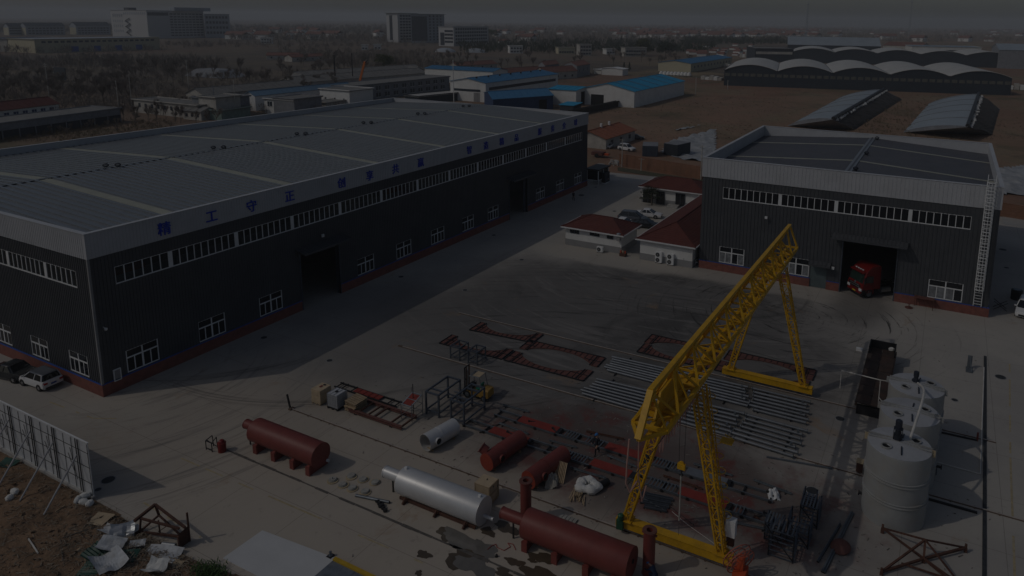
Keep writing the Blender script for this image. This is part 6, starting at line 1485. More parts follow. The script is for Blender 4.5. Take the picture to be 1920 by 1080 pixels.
# ---------------------------------------------------------------- people
def person(label, loc, rz, pose, top='cloth_d', leg='cloth_d', helmet=True, hgt=1.76, grp=None):
    """one continuous body grown from a jointed skeleton; local +x = the way they face"""
    J = dict(pelvis=(0, 0, .94), belly=(0, 0, 1.08), chest=(.01, 0, 1.30), neck=(0, 0, 1.49), head=(.03, 0, 1.60), crown=(.025, 0, 1.70))
    def leg_(s, hip, knee, ankle, toe): J.update({s+'hip': hip, s+'knee': knee, s+'ank': ankle, s+'toe': toe})
    def arm_(s, sh, el, wr, ha): J.update({s+'sh': sh, s+'el': el, s+'wr': wr, s+'ha': ha})
    if pose == 'walk':
        leg_('l', (0, .09, .90), (.20, .10, .50), (.20, .10, .09), (.36, .11, .04)); leg_('r', (0, -.09, .90), (-.03, -.10, .49), (-.36, -.10, .15), (-.25, -.11, .04))
        arm_('l', (0, .19, 1.42), (-.12, .23, 1.15), (.0, .23, .92), (.06, .22, .84)); arm_('r', (0, -.19, 1.42), (.08, -.23, 1.14), (.26, -.20, .98), (.34, -.18, .94))
    elif pose == 'stand':
        leg_('l', (0, .09, .90), (.03, .10, .49), (0, .11, .09), (.14, .13, .04)); leg_('r', (0, -.09, .90), (.02, -.10, .49), (-.02, -.11, .09), (.12, -.13, .04))
        arm_('l', (0, .19, 1.42), (-.03, .24, 1.14), (.05, .24, .90), (.07, .23, .82)); arm_('r', (0, -.19, 1.42), (-.03, -.24, 1.14), (.06, -.22, .90), (.09, -.21, .82))
    else:  # crouch, bent forward over the work
        J.update(pelvis=(-.16, 0, .46), belly=(-.06, 0, .58), chest=(.12, 0, .74), neck=(.27, 0, .86), head=(.38, 0, .92), crown=(.46, 0, .99))
        leg_('l', (-.16, .10, .42), (.26, .15, .48), (.0, .14, .09), (.14, .15, .04)); leg_('r', (-.16, -.10, .42), (.24, -.16, .40), (-.05, -.14, .09), (.09, -.15, .04))
        arm_('l', (.16, .19, .80), (.36, .22, .60), (.56, .12, .55), (.64, .09, .54)); arm_('r', (.16, -.19, .80), (.36, -.22, .58), (.56, -.12, .48), (.64, -.09, .47))
    rad = dict(pelvis=.135, belly=.13, chest=.155, neck=.058, head=.092, crown=.062, hip=.095, knee=.066, ank=.048, toe=.042, sh=.07, el=.05, wr=.036, ha=.034)
    E = [('pelvis', 'belly'), ('belly', 'chest'), ('chest', 'neck'), ('neck', 'head'), ('head', 'crown')]
    for s in 'lr': E += [('pelvis', s+'hip'), (s+'hip', s+'knee'), (s+'knee', s+'ank'), (s+'ank', s+'toe'), ('chest', s+'sh'), (s+'sh', s+'el'), (s+'el', s+'wr'), (s+'wr', s+'ha')]
    # fingers: four and a thumb from each palm
    for s, sg in (('l', 1), ('r', -1)):
        h_ = Vector(J[s+'ha']); d = (h_ - Vector(J[s+'wr'])).normalized(); sd = Vector((0, 1, 0)).cross(d).normalized() if abs(d.y) < .9 else Vector((1, 0, 0))
        for f in range(4):
            a = h_ + sd*(-.03+.02*f) + d*.02; b = a + d*(.045-.006*abs(f-1.5)) ; c = b + d*.028 + Vector((0, -sg*.018, 0))
            J[f'{s}f{f}a'] = tuple(a); J[f'{s}f{f}b'] = tuple(b); J[f'{s}f{f}c'] = tuple(c); E += [(s+'ha', f'{s}f{f}a'), (f'{s}f{f}a', f'{s}f{f}b'), (f'{s}f{f}b', f'{s}f{f}c')]
        a = h_ + sd*.04 - d*.01; J[s+'t'] = tuple(a); J[s+'u'] = tuple(a + d*.035 + sd*.012); E += [(s+'ha', s+'t'), (s+'t', s+'u')]
    names = list(J); me = bpy.data.meshes.new('body'); me.from_pydata([J[k] for k in names], [(names.index(a), names.index(b)) for a, b in E], [])
    o = bpy.data.objects.new('body', me); COL.objects.link(o)
    md = o.modifiers.new('s', 'SKIN'); sv = me.skin_vertices[0].data
    for i, k in enumerate(names):
        key = k if k in rad else (k[1:] if k[1:] in rad else None); r = rad.get(key, .0095) if key else .0095
        sv[i].radius = (r, r*(.8 if key in ('chest', 'belly') else 1)) if key in ('chest', 'belly') else (r, r); sv[i].use_root = (k == 'pelvis')
    md.use_smooth_shade = True; o.modifiers.new('u', 'SUBSURF').levels = 1
    bpy.context.view_layer.update()
    bm_ = bpy.data.meshes.new_from_object(o.evaluated_get(bpy.context.evaluated_depsgraph_get())); bpy.data.objects.remove(o)
    bm_.name = 'body'; bm_.materials.clear()
    for m in (top, leg, 'skin', 'black'): bm_.materials.append(M[m])
    JV = {k: Vector(J[k]) for k in names}
    reg = {}
    for k in names:
        if k in ('head', 'crown', 'neck') or k[1:] == 'ha' or (k[1] in 'ftu' and len(k) <= 4 and k[0] in 'lr' and k[1:] not in ('toe',)): reg[k] = 2
        elif k[1:] in ('knee', 'hip') or k == 'pelvis': reg[k] = 1
        elif k[1:] in ('toe',): reg[k] = 3
        elif k[1:] == 'ank': reg[k] = 1
        else: reg[k] = 0
    for f in bm_.polygons:
        c = f.center; k = min(names, key=lambda n_: (JV[n_]-c).length - (.05 if n_ in ('chest', 'belly', 'pelvis') else 0)); f.material_index = reg[k]; f.use_smooth = True
    t_ = thing('person', label, 'person', (0, 0, 0), grp)
    b = bpy.data.objects.new('body', bm_); COL.objects.link(b); b.parent = t_
    hd = JV['head']; up = (JV['crown']-hd).normalized(); fw = Vector((1, 0, 0)) if pose != 'crouch' else Vector((.5, 0, -.85))
    mb = MB(); mb.obox(hd + fw*.095, fw*.018, Vector((0, .014, 0)), up*.022); mb.build('nose', M['skin'], t_)
    if helmet:
        mb = MB(); mb.lathe(hd + up*.055, up, [(0, .125), (.02, .128), (.07, .115), (.115, .075), (.13, .01)], 18); mb.obox(hd + up*.06 + fw*.13, fw*.05, Vector((0, .09, 0)), up*.008); mb.build('hard_hat', M['helmet'], t_, smooth=True)
    else:
        MB().lathe(hd + up*.02 - fw*.012, up, [(0, .10), (.05, .102), (.10, .07), (.115, .01)], 16).build('hair', M['black'], t_, smooth=True)
    sc_ = hgt/1.76; t_.scale = (sc_, sc_, sc_); t_.location = loc; t_.rotation_euler = (0, 0, rz); return t_
person('worker in dark clothes and blue hard hat striding between the conveyor frames', (45.02, 21.5, 0), R_(155), 'walk', hgt=1.82)
person('worker in blue overalls and blue hard hat crouching at the right chimney, bottom edge', (35.35, 12.95, 0), R_(75), 'crouch', 'cloth_b', 'cloth_b')
person('person in dark clothes walking in the shade beside the far end of the long hall', (113.75, 60.0, 0), R_(-140), 'walk', helmet=False)
p = G(1139, 342); person('person in black standing on the sunny road by the gate booth', (p.x, p.y, 0), R_(190), 'stand', helmet=False, hgt=1.85)

# ---------------------------------------------------------------- fence of white sheets with raking props
fn = thing('sheet_fence', 'tall fence of pale sheets on black frames with raking props, at the left edge', 'fence', (23.8, 55, 0))
FX = 23.82; FH = 4.25; pw = 0.98
pm = shared('fence_panel', lambda: MB().box(-.02, .02, -pw/2+.012, pw/2-.012, .25, FH).mesh('panel', M['panel']))
npan = 20
for i in range(npan): piece('panel', pm, fn, (FX + (0.008 if i % 2 else 0), 49.8+pw*(i+.5), 0))
pp = shared('fence_post', lambda: MB().box(-.08, -.03, -.02, .02, 0.1, FH).mesh('post', M['black']))
for i in range(npan):
    if i % 3 == 1:
        for dy in (-.14, .14): piece('post', pp, fn, (FX-.02, 49.8+pw*i+.3+dy, 0))
    else: piece('batten', shared('fence_bat', lambda: MB().box(-.05, -.025, -.008, .008, 0.3, FH-.1).mesh('batten', M['black'])), fn, (FX, 49.8+pw*i+.1, 0))
for z in (1.2, 2.4, 3.5): MB().box(FX-.075, FX-.05, 49.8, 49.8+pw*npan, z-.01, z+.01).build('rail', M['black'], fn)
MB().box(FX-.05, FX+.05, 49.78, 49.8+pw*npan, FH, FH+.06).build('cap', M['white'], fn)
MB().box(FX-.16, FX+.10, 49.75, 49.8+pw*npan, 0, .25).build('kerb', M['stone'], fn)
for i, y in enumerate((51.1, 54.1, 57.1, 60.1, 63.1, 66.1)):
    MB().tube((FX-.12, y, 3.1), (FX-2.7, y-.45, dirt_h(FX-2.7, y-.45)-.02), .06, 8).build('prop', M['brown'], fn)
    for k in range(2): MB().bar((FX-.06, y+.45+k*.3, 1.0+k*.6), (FX-.06, y+.95+k*.3, 3.3-k*.5), .025).build('brace', M['black'], fn)
# ---------------------------------------------------------------- debris on the dirt
def dz_(px, py): q = G(px, py, .2); return Vector((q.x, q.y, dirt_h(q.x, q.y)))
r_ = random.Random(21)
for i, (px, py, s, lab) in enumerate([(147, 938, .5, 'white sandbag at the left of the heap by the end of the fence'), (157, 942, .5, 'white sandbag in the middle of the heap by the fence end'), (168, 944, .42, 'white sandbag at the right of the heap by the fence end'), (160, 932, .5, 'white sandbag on top of the heap against the fence foot'), (28, 925, .55, 'long pale sack lying alone on the dirt below the fence'), (19, 936, .35, 'small pale sack end at the far left of the dirt')]):
    p = dz_(px, py); t = r_.uniform(0, 3)
    mb = MB(); mb.lathe(p + Vector((0, 0, .12+.14*(i == 3))), (math.cos(t), math.sin(t), r_.uniform(-.3, .3)), [(-s*.7, .05), (-s*.6, .16), (-s*.2, .24), (s*.3, .22), (s*.62, .13), (s*.72, .04)], 9)
    mb.v = [(x+.05*mnoise.noise(Vector((x*5, y*5, z*5))), y+.05*mnoise.noise(Vector((x*5+9, y*5, z*5))), z+.04*mnoise.noise(Vector((x*6, y*6+4, z*5)))) for x, y, z in mb.v]
    tag(mb.build('sandbag', M['bagw'], loc=tuple(p), smooth=True), lab, 'sandbag', 'sandbags on the dirt')
def sheet(px, py, lab, rx, ry, rz, m, seed, bend=.3, name='metal_sheet', tilt=0.0, corr=False, h=.25):
    """bent piece of sheet metal with thickness lying on the ground"""
    p = dz_(px, py); n = 12; mb = MB(); vs = []
    for i in range(n+1):
        for j in range(7):
            u, v = i/n*2-1, j/6*2-1
            z = h + bend*.5*(abs(u)**1.6 if seed % 2 else u*u*u) + bend*.35*mnoise.noise(Vector((u*1.3+seed, v*1.3, seed))) + tilt*v*ry + (.03*(-1)**i if corr else 0)
            x = u*rx*(1-.12*abs(bend)*abs(u)); y = v*ry*(1+.15*mnoise.noise(Vector((u*2, seed, 0))))
            vs.append((p.x+x*math.cos(rz)-y*math.sin(rz), p.y+x*math.sin(rz)+y*math.cos(rz), max(p.z*.5+.02, p.z+z-.12)))
    q = 7; f = [(i*q+j, (i+1)*q+j, (i+1)*q+j+1, i*q+j+1) for i in range(n) for j in range(6)]; N = len(vs)
    mb.add(vs + [(x, y, z-.02) for x, y, z in vs], f + [tuple(a+N for a in ff)[::-1] for ff in f] + [(i*q, (i+1)*q, (i+1)*q+N, i*q+N) for i in range(n)] + [(i*q+6, i*q+6+N, (i+1)*q+6+N, (i+1)*q+6) for i in range(n)])
    return tag(mb.build(name, M[m], loc=tuple(p)), lab, 'metal sheet' if 'sheet' in name else 'board', 'scrap sheets on the dirt' if 'sheet' in name else None)
sheet(188, 974, 'square plywood board lying on the dirt near the fence end', .55, .62, .3, 'ply', 2, .03, 'plywood_board', h=.22)
sheet(207, 998, 'small white metal sheet left of the crumpled grey one', .35, .75, .1, 'scrap', 3, .25)
sheet(230, 1002, 'crumpled grey-blue sheet standing up in the scrap heap', .45, .7, .9, 'galv', 4, .7, h=.4)
sheet(248, 996, 'white sheet edge at the top right of the scrap heap', .4, .4, .2, 'scrap', 5, .3, h=.3)
sheet(208, 1033, 'white bent sheet lying across the green sheet', .62, .75, .5, 'scrap', 7, .4, h=.45, tilt=.2)
sheet(182, 1046, 'dark green corrugated sheet under the white one', .55, .7, .1, 'greensheet', 6, .2, h=.3, corr=True, tilt=.25)
sheet(238, 1048, 'dark green sheet lying flat right of the corrugated one', .5, .6, .6, 'greensheet', 8, .15, h=.2)
sheet(205, 1064, 'large crumpled white sheet at the bottom of the scrap heap', .85, 1.0, -.2, 'scrap', 9, .6, h=.35)
sheet(300, 1042, 'wide white torn sheet lying at the edge of the concrete', .75, 1.15, .35, 'scrap', 10, .35, h=.15)
sheet(257, 1026, 'small white scrap sheet between the two heaps', .4, .45, .8, 'scrap', 11, .35, h=.2)
sheet(292, 1072, 'crumpled white plastic sheet at the bottom edge right of the scrap', .6, .6, .4, 'bagw', 13, .7, h=.3)
sheet(322, 1060, 'tan board lying below the wide white torn sheet', .5, .5, .2, 'ply', 12, .04, 'plywood_board', h=.12)
sheet(170, 1072, 'green corrugated sheet at the bottom edge', .5, .6, .4, 'greensheet', 14, .2, h=.2, corr=True)
sheet(13, 869, 'green tarp patch on the dirt at the left edge', .5, .7, .2, 'greensheet', 15, .2, h=.15)
t_ = thing('concrete_pipe', 'short grey pipe piece lying by the torn white sheet', 'pipe', tuple(dz_(312, 1024)))
p = dz_(312, 1024); MB().lathe(p + Vector((0, .4, .12)), (.35, -1, 0), [(0, .16), (.9, .16), (.9, .11), (.0, .11)], 14, caps=False).build('pipe', M['galv'], t_); MB().lathe(p + Vector((.1, .1, .12)), (.35, -1, 0), [(0, .11), (.02, .11)], 12).build('bore', M['dark'], t_)
# sticks, stones, weeds
def stick_at(a, b, w_, m, lab, cat='stick'):
    A, Bb = dz_(*a), dz_(*b); A.z += .05; Bb.z += .05
    tag(MB().bar(A, Bb, w_).build('stick', M[m], loc=tuple(A)), lab, cat, 'sticks on the dirt')
stick_at((54, 1014), (72, 1043), .07, 'hose', 'pale straight rod lying on the dirt at the lower left'); stick_at((137, 1041), (151, 1029), .07, 'wood', 'short pale stick lying left of the green sheet')
stick_at((114, 1018), (118, 1051), .04, 'bark', 'thin dark branch lying beside the scrap heap'); stick_at((118, 1012), (185, 987), .05, 'bark', 'long dark branch reaching towards the plywood board'); stick_at((104, 963), (122, 950), .05, 'wood', 'pale splinter below the fence props')
stick_at((230, 1023), (262, 1042), .05, 'bark', 'dark branch lying over the green sheet'); stick_at((159, 1045), (162, 1075), .05, 'wood', 'upright pale lath at the edge of the green sheet')
mb = MB()
for i in range(2600):
    px, py = r_.uniform(0, 430), r_.uniform(850, 1085)
    q = G(px, py, .2)
    if not inside(q.x, q.y, bank): continue
    s = r_.choice((.02, .03, .03, .05, .05, .08, .13)) * r_.uniform(.6, 1.4); z = dirt_h(q.x, q.y)
    vs = [Vector((r_.uniform(-1, 1), r_.uniform(-1, 1), r_.uniform(-.6, .8))).normalized()*s*r_.uniform(.7, 1.3) for _ in range(4)]
    mb.add([q.xy.to_3d() + v + Vector((0, 0, z+s*.2)) for v in vs], [(0, 1, 2), (0, 3, 1), (1, 3, 2), (2, 3, 0)])
o = mb.build('rubble', mat('dirt_clods', (.17, .12, .08), .95, var=.5, scale=3)); o['kind'] = 'stuff'
mb = MB()
for i in range(2200):
    px, py = (r_.gauss(265, 75), r_.gauss(1030, 34)) if i % 4 else (r_.uniform(0, 260), r_.uniform(870, 1080)); q = G(px, py, .2)
    if not inside(q.x, q.y, bank): continue
    z = dirt_h(q.x, q.y); a = r_.uniform(0, 6.28); L = r_.uniform(.1, .5)
    mb.bar((q.x, q.y, z+.04), (q.x+math.cos(a)*L, q.y+math.sin(a)*L, z+r_.uniform(.03, .16)), r_.uniform(.012, .04), r_.uniform(.008, .02))
o = mb.build('litter', mat('mixed_litter', (.26, .22, .17), .9, var=.6, scale=2.5)); o['kind'] = 'stuff'
mb = MB()
for i in range(900):
    px, py = r_.gauss(392, 14), r_.gauss(1074, 9); q = G(px, py, .1); z = dirt_h(q.x, q.y); a = r_.uniform(0, 6.28); L = r_.uniform(.12, .4); d = Vector((math.cos(a), math.sin(a), r_.uniform(.4, 1.4))).normalized(); n_ = Vector((-d.y, d.x, 0)).normalized()*.02
    p = Vector((q.x, q.y, z)); mb.add([p-n_, p+n_, p+d*L*.6+n_*1.4, p+d*L, p+d*L*.6-n_*1.4], [(0, 1, 2, 3, 4)])
o = mb.build('weeds', M['weed']); o['kind'] = 'stuff'
mb = MB()
for i in range(1500):
    t = r_.random(); k = r_.randrange(len(dirt_edge)-1); a, b = dirt_edge[k], dirt_edge[k+1]; q = a.lerp(b, t); x = q.x - abs(r_.gauss(0, .5)); y = q.y + r_.gauss(0, .2)
    if not inside(x, y, bank): continue
    z = dirt_h(x, y); an = r_.uniform(0, 6.28); L = r_.uniform(.08, .3); d = Vector((math.cos(an), math.sin(an), r_.uniform(.2, 1.0))).normalized(); n_ = Vector((-d.y, d.x, 0)).normalized()*.012
    mb.add([Vector((x, y, z))-n_, Vector((x, y, z))+n_, Vector((x, y, z))+d*L], [(0, 1, 2)])
o = mb.build('dry_grass', M['drygrass']); o['kind'] = 'stuff'
# rusty triangular frame with an end plate on the edge of the concrete
t_ = thing('rusty_trestle', 'rusty triangular steel frame with an upright plate standing at the edge of the concrete', 'steel structure', (24.2, 42.5, 0))
def g3(px, py, z): return G(px, py, z)
a1, a2, a3 = g3(252, 977, 1.5), g3(291, 946, 1.55), g3(264, 972, 1.45)
b1, b2 = g3(262, 997, .12), g3(298, 966, .55); c1, c2 = g3(334, 1006, .35), g3(349, 990, 1.35)
for p, q, w_ in ((a1, a2, .16), (a3, g3(336, 991, 1.35), .12), (a2, g3(347, 989, 1.4), .13), (b1, c1, .12), (a3, b1, .1), (b1, b2, .1), (b2, g3(338, 1003, .5), .1), (g3(297, 976, 1.4), g3(300, 999, .15), .09), (a2, b2, .11), (g3(262, 997, .1), g3(252, 1003, .08), .14), (g3(318, 983, 1.2), g3(297, 997, .2), .05), (g3(312, 977, 1.3), g3(330, 995, .4), .05)):
    MB().bar(p, q, w_).build('bar', M['rust'], t_)
P0, P1 = G(337, 1029), G(356, 1015)
mb = MB(); mb.extr([(0, 0), ((P1-P0).length, 0), ((P1-P0).length, 1.15), (0, 1.0)], P0, (P1-P0).normalized(), (0, 0, 1), (.04, .0, 0)); mb.build('end_plate', M['rust'], t_)
MB().bar(P1, Vector((P1.x, P1.y, 2.05)), .09).build('upright', M['rust'], t_); MB().bar(P0, P0 + Vector((0, 0, .9)), .12).build('upright', M['rust'], t_)
MB().box(b1.x-.15, b1.x+.15, b1.y-.1, b1.y+.1, 0, .08).build('packing', M['rust'], t_)
# pale concrete ramp and weighbridge at the bottom edge
A, Bq, Cq, Dq = G(418, 1047), G(492, 995), G(629, 1047), G(560, 1120)
mb = MB(); mb.add([(p.x, p.y, .03) for p in (A, Bq, Cq, Dq)] + [(p.x, p.y, .0) for p in (A, Bq, Cq, Dq)], [(0, 1, 2, 3), (7, 6, 5, 4), (0, 4, 5, 1), (1, 5, 6, 2), (2, 6, 7, 3), (3, 7, 4, 0)])
struct('ramp', mb, mat('new_concrete', (.54, .545, .545), .75, var=.05, scale=.5))
wb = thing('weighbridge', 'grey-blue steel weighbridge deck with a yellow kerb at the bottom edge', 'weighbridge', (26, 28, 0))
for i in range(5):
    y1 = 30.95 - i*1.9; MB().box(23.2, 27.35, y1-1.88, y1, .02, .09).build('deck_plate', mat('weigh_deck', (.12, .14, .17), .6, var=.3, scale=2.5, dirt=(.25, .25, .25), damt=.5, dscale=2), wb)
MB().box(27.36, 27.6, 21.5, 30.95, .02, .20).build('kerb', mat('kerb_yellow', (.50, .32, .02), .6), wb)
t_ = thing('ramp_post', 'small dark bolt post at the corner of the pale ramp', 'post', (*G(620, 1043).xy, 0)); p = G(620, 1043); MB().lathe((p.x, p.y, .03), (0, 0, 1), [(0, .13), (.05, .13), (.05, .04), (.25, .04), (.25, .09), (.3, .09)], 12).build('post', M['steel'], t_); MB().box(p.x-.2, p.x+.2, p.y-.2, p.y+.2, .031, .045).build('base', M['black'], t_)
# ---------------------------------------------------------------- the office court between the halls
def hip_roof(parent, x0, x1, y0, y1, z, zr, ov, m, ridge='y', hips=(1, 1), th=.14, name='roof'):
    x0 -= ov; x1 += ov; y0 -= ov; y1 += ov
    if ridge == 'y':
        i = (x1-x0)/2; r0, r1 = ((x0+x1)/2, y0+i*hips[0], zr), ((x0+x1)/2, y1-i*hips[1], zr)
        P = [(x0, y0, z), (x1, y0, z), (x1, y1, z), (x0, y1, z)]; F = [(0, 1, 4), (1, 2, 5, 4), (2, 3, 5), (3, 0, 4, 5)]
    else:
        i = (y1-y0)/2; r0, r1 = (x0+i*hips[0], (y0+y1)/2, zr), (x1-i*hips[1], (y0+y1)/2, zr)
        P = [(x0, y0, z), (x1, y0, z), (x1, y1, z), (x0, y1, z)]; F = [(3, 0, 4), (0, 1, 5, 4), (1, 2, 5), (2, 3, 4, 5)]
    vs = P + [r0, r1]; mb = MB(); mb.add(vs + [(x, y, z-th) for x, y, _ in P], F + [(9, 8, 7, 6), (0, 6, 7, 1), (1, 7, 8, 2), (2, 8, 9, 3), (3, 9, 6, 0)])
    ro = mb.build(name, m, parent)
    ed = MB(); t = .07
    for a, b in ((0, 1), (1, 2), (2, 3), (3, 0)): ed.bar(Vector(P[a]) + Vector((0, 0, -th/2)), Vector(P[b]) + Vector((0, 0, -th/2)), t, th*1.3)
    ed.build('eave_board', M['white'], ro)
    rg = MB()
    for a, b in ([(4, 5)] + ([(0, 4), (1, 4), (2, 5), (3, 5)] if ridge == 'y' else [(0, 4), (3, 4), (1, 5), (2, 5)])): rg.bar(Vector(vs[a]) + Vector((0, 0, .03)), Vector(vs[b]) + Vector((0, 0, .03)), .18, .08)
    rg.build('ridge_tile', m, ro)
    # rows of tiles as low courses on each slope
    cs = MB()
    for f in F:
        pts = [Vector(vs[i]) for i in f]; base = pts[:2]; top = pts[2:] if len(pts) == 4 else [pts[2], pts[2]]
        k = max(3, int((top[0]-base[1]).length/.55))
        for q in range(1, k):
            t_ = q/k; a = base[0].lerp(top[-1], t_); b = base[1].lerp(top[0], t_)
            cs.bar(a + Vector((0, 0, .012)), b + Vector((0, 0, .012)), .05, .03)
    c = cs.build('tile_course', m, ro); c['kind'] = 'stuff'
    return ro
def office(name, label, x0, x1, y0, y1, z, zr, ridge, band=.95, hips=(1, 1)):
    t_ = thing(name, label, 'office building', (x0, y0, 0), None)
    MB().box(x0, x1, y0, y1, band, z).build('wall', M['whitep'], t_); MB().box(x0-.03, x1+.03, y0-.03, y1+.03, 0, band).build('base_band', M['greyp'], t_)
    hip_roof(t_, x0, x1, y0, y1, z+.02, zr, .55, M['roof_red'], ridge, hips); return t_
def dark_window(t_, x, y0, y1, z0, z1, n=2):
    w_ = MB(); w_.box(x-.06, x+.02, y0, y1, z0, z0+.06); w_.box(x-.06, x+.02, y0, y1, z1-.06, z1); w_.box(x-.06, x+.02, y0, y0+.06, z0+.06, z1-.06); w_.box(x-.06, x+.02, y1-.06, y1, z0+.06, z1-.06)
    for i in range(1, n): yy = y0+(y1-y0)*i/n; w_.box(x-.055, x+.02, yy-.03, yy+.03, z0+.06, z1-.06)
    o = w_.build('window', M['framesteel'], t_)
    for i in range(n): MB().box(x-.03, x-.01, y0+(y1-y0)*i/n+.04, y0+(y1-y0)*(i+1)/n-.04, z0+.05, z1-.05).build('pane', M['glassd'], o)
def win_px(t_, X, a, b, n=2):
    def PX_(p): d = D(*p); t = X/d.x; return d.y*t, H + d.z*t
    y1, z1 = PX_(a); y0, z0 = PX_(b); dark_window(t_, X, y0, y1, z0, z1, n)
o1 = office('small_office', 'small white office with a red hip roof, nearest the long hall', 89.95, 95.6, 39.6, 48.7, 2.85, 4.35, 'y')
for a, b, n in (((1069, 428), (1086, 439), 2), ((1106, 433), (1124, 444), 2), ((1138, 438), (1150, 449), 2)): win_px(o1, 89.92, a, b, n)
o2 = office('long_office', 'long white office with a red hip roof against the side of the short hall', 89.2, 116.8, 28.75, 36.4, 3.05, 5.0, 'x')
o3 = office('rear_office', 'white office with glass doors and a red roof at the back of the court', 119.2, 126.2, 36.9, 48.6, 3.0, 4.6, 'y')
for a, b, n in (((1206, 356), (1224, 384), 2), ((1231, 358), (1246, 384), 2), ((1267, 362), (1284, 388), 2)): win_px(o3, 119.15, a, b, n)
st_ = MB(); st_.box(117.6, 119.1, 41.2, 43.2, 0, .2); st_.box(118.1, 119.1, 41.2, 43.2, .2, .4); struct('door_step', st_, M['asph'])
def ac(label, px, py, fans, rz=0, z=0.0):
    p = G(px, py, z); w_ = .32; t_ = thing('air_conditioner', label, 'air conditioner', (p.x, p.y, z), 'outdoor air conditioner units'); hh = .75*fans
    MB().box(p.x, p.x+.42, p.y-.48, p.y+.48, z+.12, z+.12+hh).build('casing', M['white'], t_)
    for k in range(fans):
        c = (p.x-.012, p.y+.12, z+.12+.37+k*.75); o = MB().lathe(c, (1, 0, 0), [(0, .30), (.02, .30)], 18).build('fan_grille', M['black'], t_)
        mb = MB()
        for i in range(4): a = i*math.pi/4; d = Vector((0, math.cos(a), math.sin(a)))*.28; mb.bar(Vector(c)-d, Vector(c)+d, .02, .03, up=(1, 0, 0))
        mb.lathe((c[0]-.02, c[1], c[2]), (1, 0, 0), [(0, .08), (.02, .08)], 10); mb.build('guard', M['greyp'], o)
    MB().box(p.x+.02, p.x+.4, p.y-.42, p.y-.34, z, z+.12).box(p.x+.02, p.x+.4, p.y+.34, p.y+.42, z, z+.12).build('foot', M['black'], t_)
ac('single-fan air conditioner standing against the front of the small office', 1124, 474, 1)
ac('double-fan air conditioner, left of the pair before the long office', 1234, 494, 2)
ac('double-fan air conditioner, right of the pair before the long office', 1256, 498, 2)
ac('single white unit mounted on the wall of the long office above the pipes', 1270, 478, 1, z=.9)
p = G(1283, 499); t_ = thing('grey_cylinder', 'upright grey cylinder by the air conditioners at the long office', 'cylinder', (p.x, p.y, 0)); MB().lathe((p.x, p.y, 0), (0, 0, 1), [(0, .3), (1.2, .3), (1.32, .15)], 16).build('body', M['galv'], t_, smooth=True); MB().lathe((p.x, p.y, .1), (0, 0, 1), [(0, .32), (.05, .32)], 16).build('band', M['black'], t_)
p = G(1296, 496); t_ = thing('pipe_manifold', 'white pipes and pump manifold between the long office and the short hall', 'pipework', (p.x, p.y, 0))
for k in range(4): MB().path([Vector((p.x, p.y+.9-k*.5, 0)), Vector((p.x, p.y+.9-k*.5, .8)), Vector((p.x+.5, p.y+.7-k*.5, .8))], .05, 6).build('pipe', M['white'], t_)
MB().bar((p.x, p.y-.9, .45), (p.x, p.y+1.0, .45), .1).build('header', M['white'], t_)
p = G(1168, 480); t_ = thing('red_pump', 'small orange-red pump box standing at the corner between the two offices', 'pump', (p.x, p.y, 0)); MB().box(p.x-.3, p.x+.3, p.y-.5, p.y+.45, 0, .45).build('base', M['rust'], t_)
for k in range(3): MB().lathe((p.x, p.y-.35+k*.35, .45), (0, 0, 1), [(0, .1), (.25, .09), (.3, .14), (.36, .05)], 10).build('valve', M['tan'] if k % 2 else M['redor'], t_)
p = G(1167, 443, 2.9); t_ = thing('roof_cowl', 'small grey vent box under the eave corner of the small office', 'vent', (90.0, 39.9, 2.0)); MB().box(89.5, 89.9, 39.7, 40.2, 2.0, 2.9).build('duct', M['greyp'], t_); MB().lathe((89.7, 39.95, 2.9), (0, 0, 1), [(0, .3), (.12, .34), (.22, .2), (.26, .02)], 12).build('cowl', M['galv'], t_)
# layered evergreen before the rear office
def leaf_cloud(mb, c, rx, ry, rz, n, s, r_, flat=.4):
    for _ in range(n):
        d = Vector((r_.gauss(0, 1), r_.gauss(0, 1), r_.gauss(0, 1))).normalized()*r_.random()**.4
        p = Vector((c[0]+d.x*rx, c[1]+d.y*ry, c[2]+d.z*rz)); a = Vector((r_.uniform(-1, 1), r_.uniform(-1, 1), r_.uniform(-flat, flat))).normalized()*s*r_.uniform(.6, 1.3); b = a.cross(Vector((r_.uniform(-1, 1), r_.uniform(-1, 1), r_.uniform(-1, 1)))).normalized()*s*.5
        mb.add([p-a, p+b, p+a, p-b], [(0, 1, 2, 3)])
p = G(1222, 385); t_ = thing('evergreen_tree', 'broad layered evergreen tree before the glass doors of the rear office', 'tree', (p.x, p.y, 0)); r_ = random.Random(3)
tr_ = MB(); tr_.tube(p, p + Vector((.1, .2, 2.4)), .16, 8, .08)
for k in range(7):
    a = k*2.4; z = .9+k*.3; tr_.tube(p + Vector((.05, .1, z)), p + Vector((math.cos(a)*1.5, math.sin(a)*1.7+.2, z+.25)), .06, 5, .02)
tr_.build('trunk', M['bark'], t_)
mb = MB()
for k in range(12):
    a = k*2.4; z = 1.0+k*.19; rr_ = 1.7-.09*k; leaf_cloud(mb, (p.x+math.cos(a)*rr_*.75, p.y+math.sin(a)*rr_*.9+.3, z+.2), .85, .9, .22, 130, .11, r_)
mb.build('crown', M['leafd'], t_)
for px, py, L in ((1290, 372, 1), ): pass
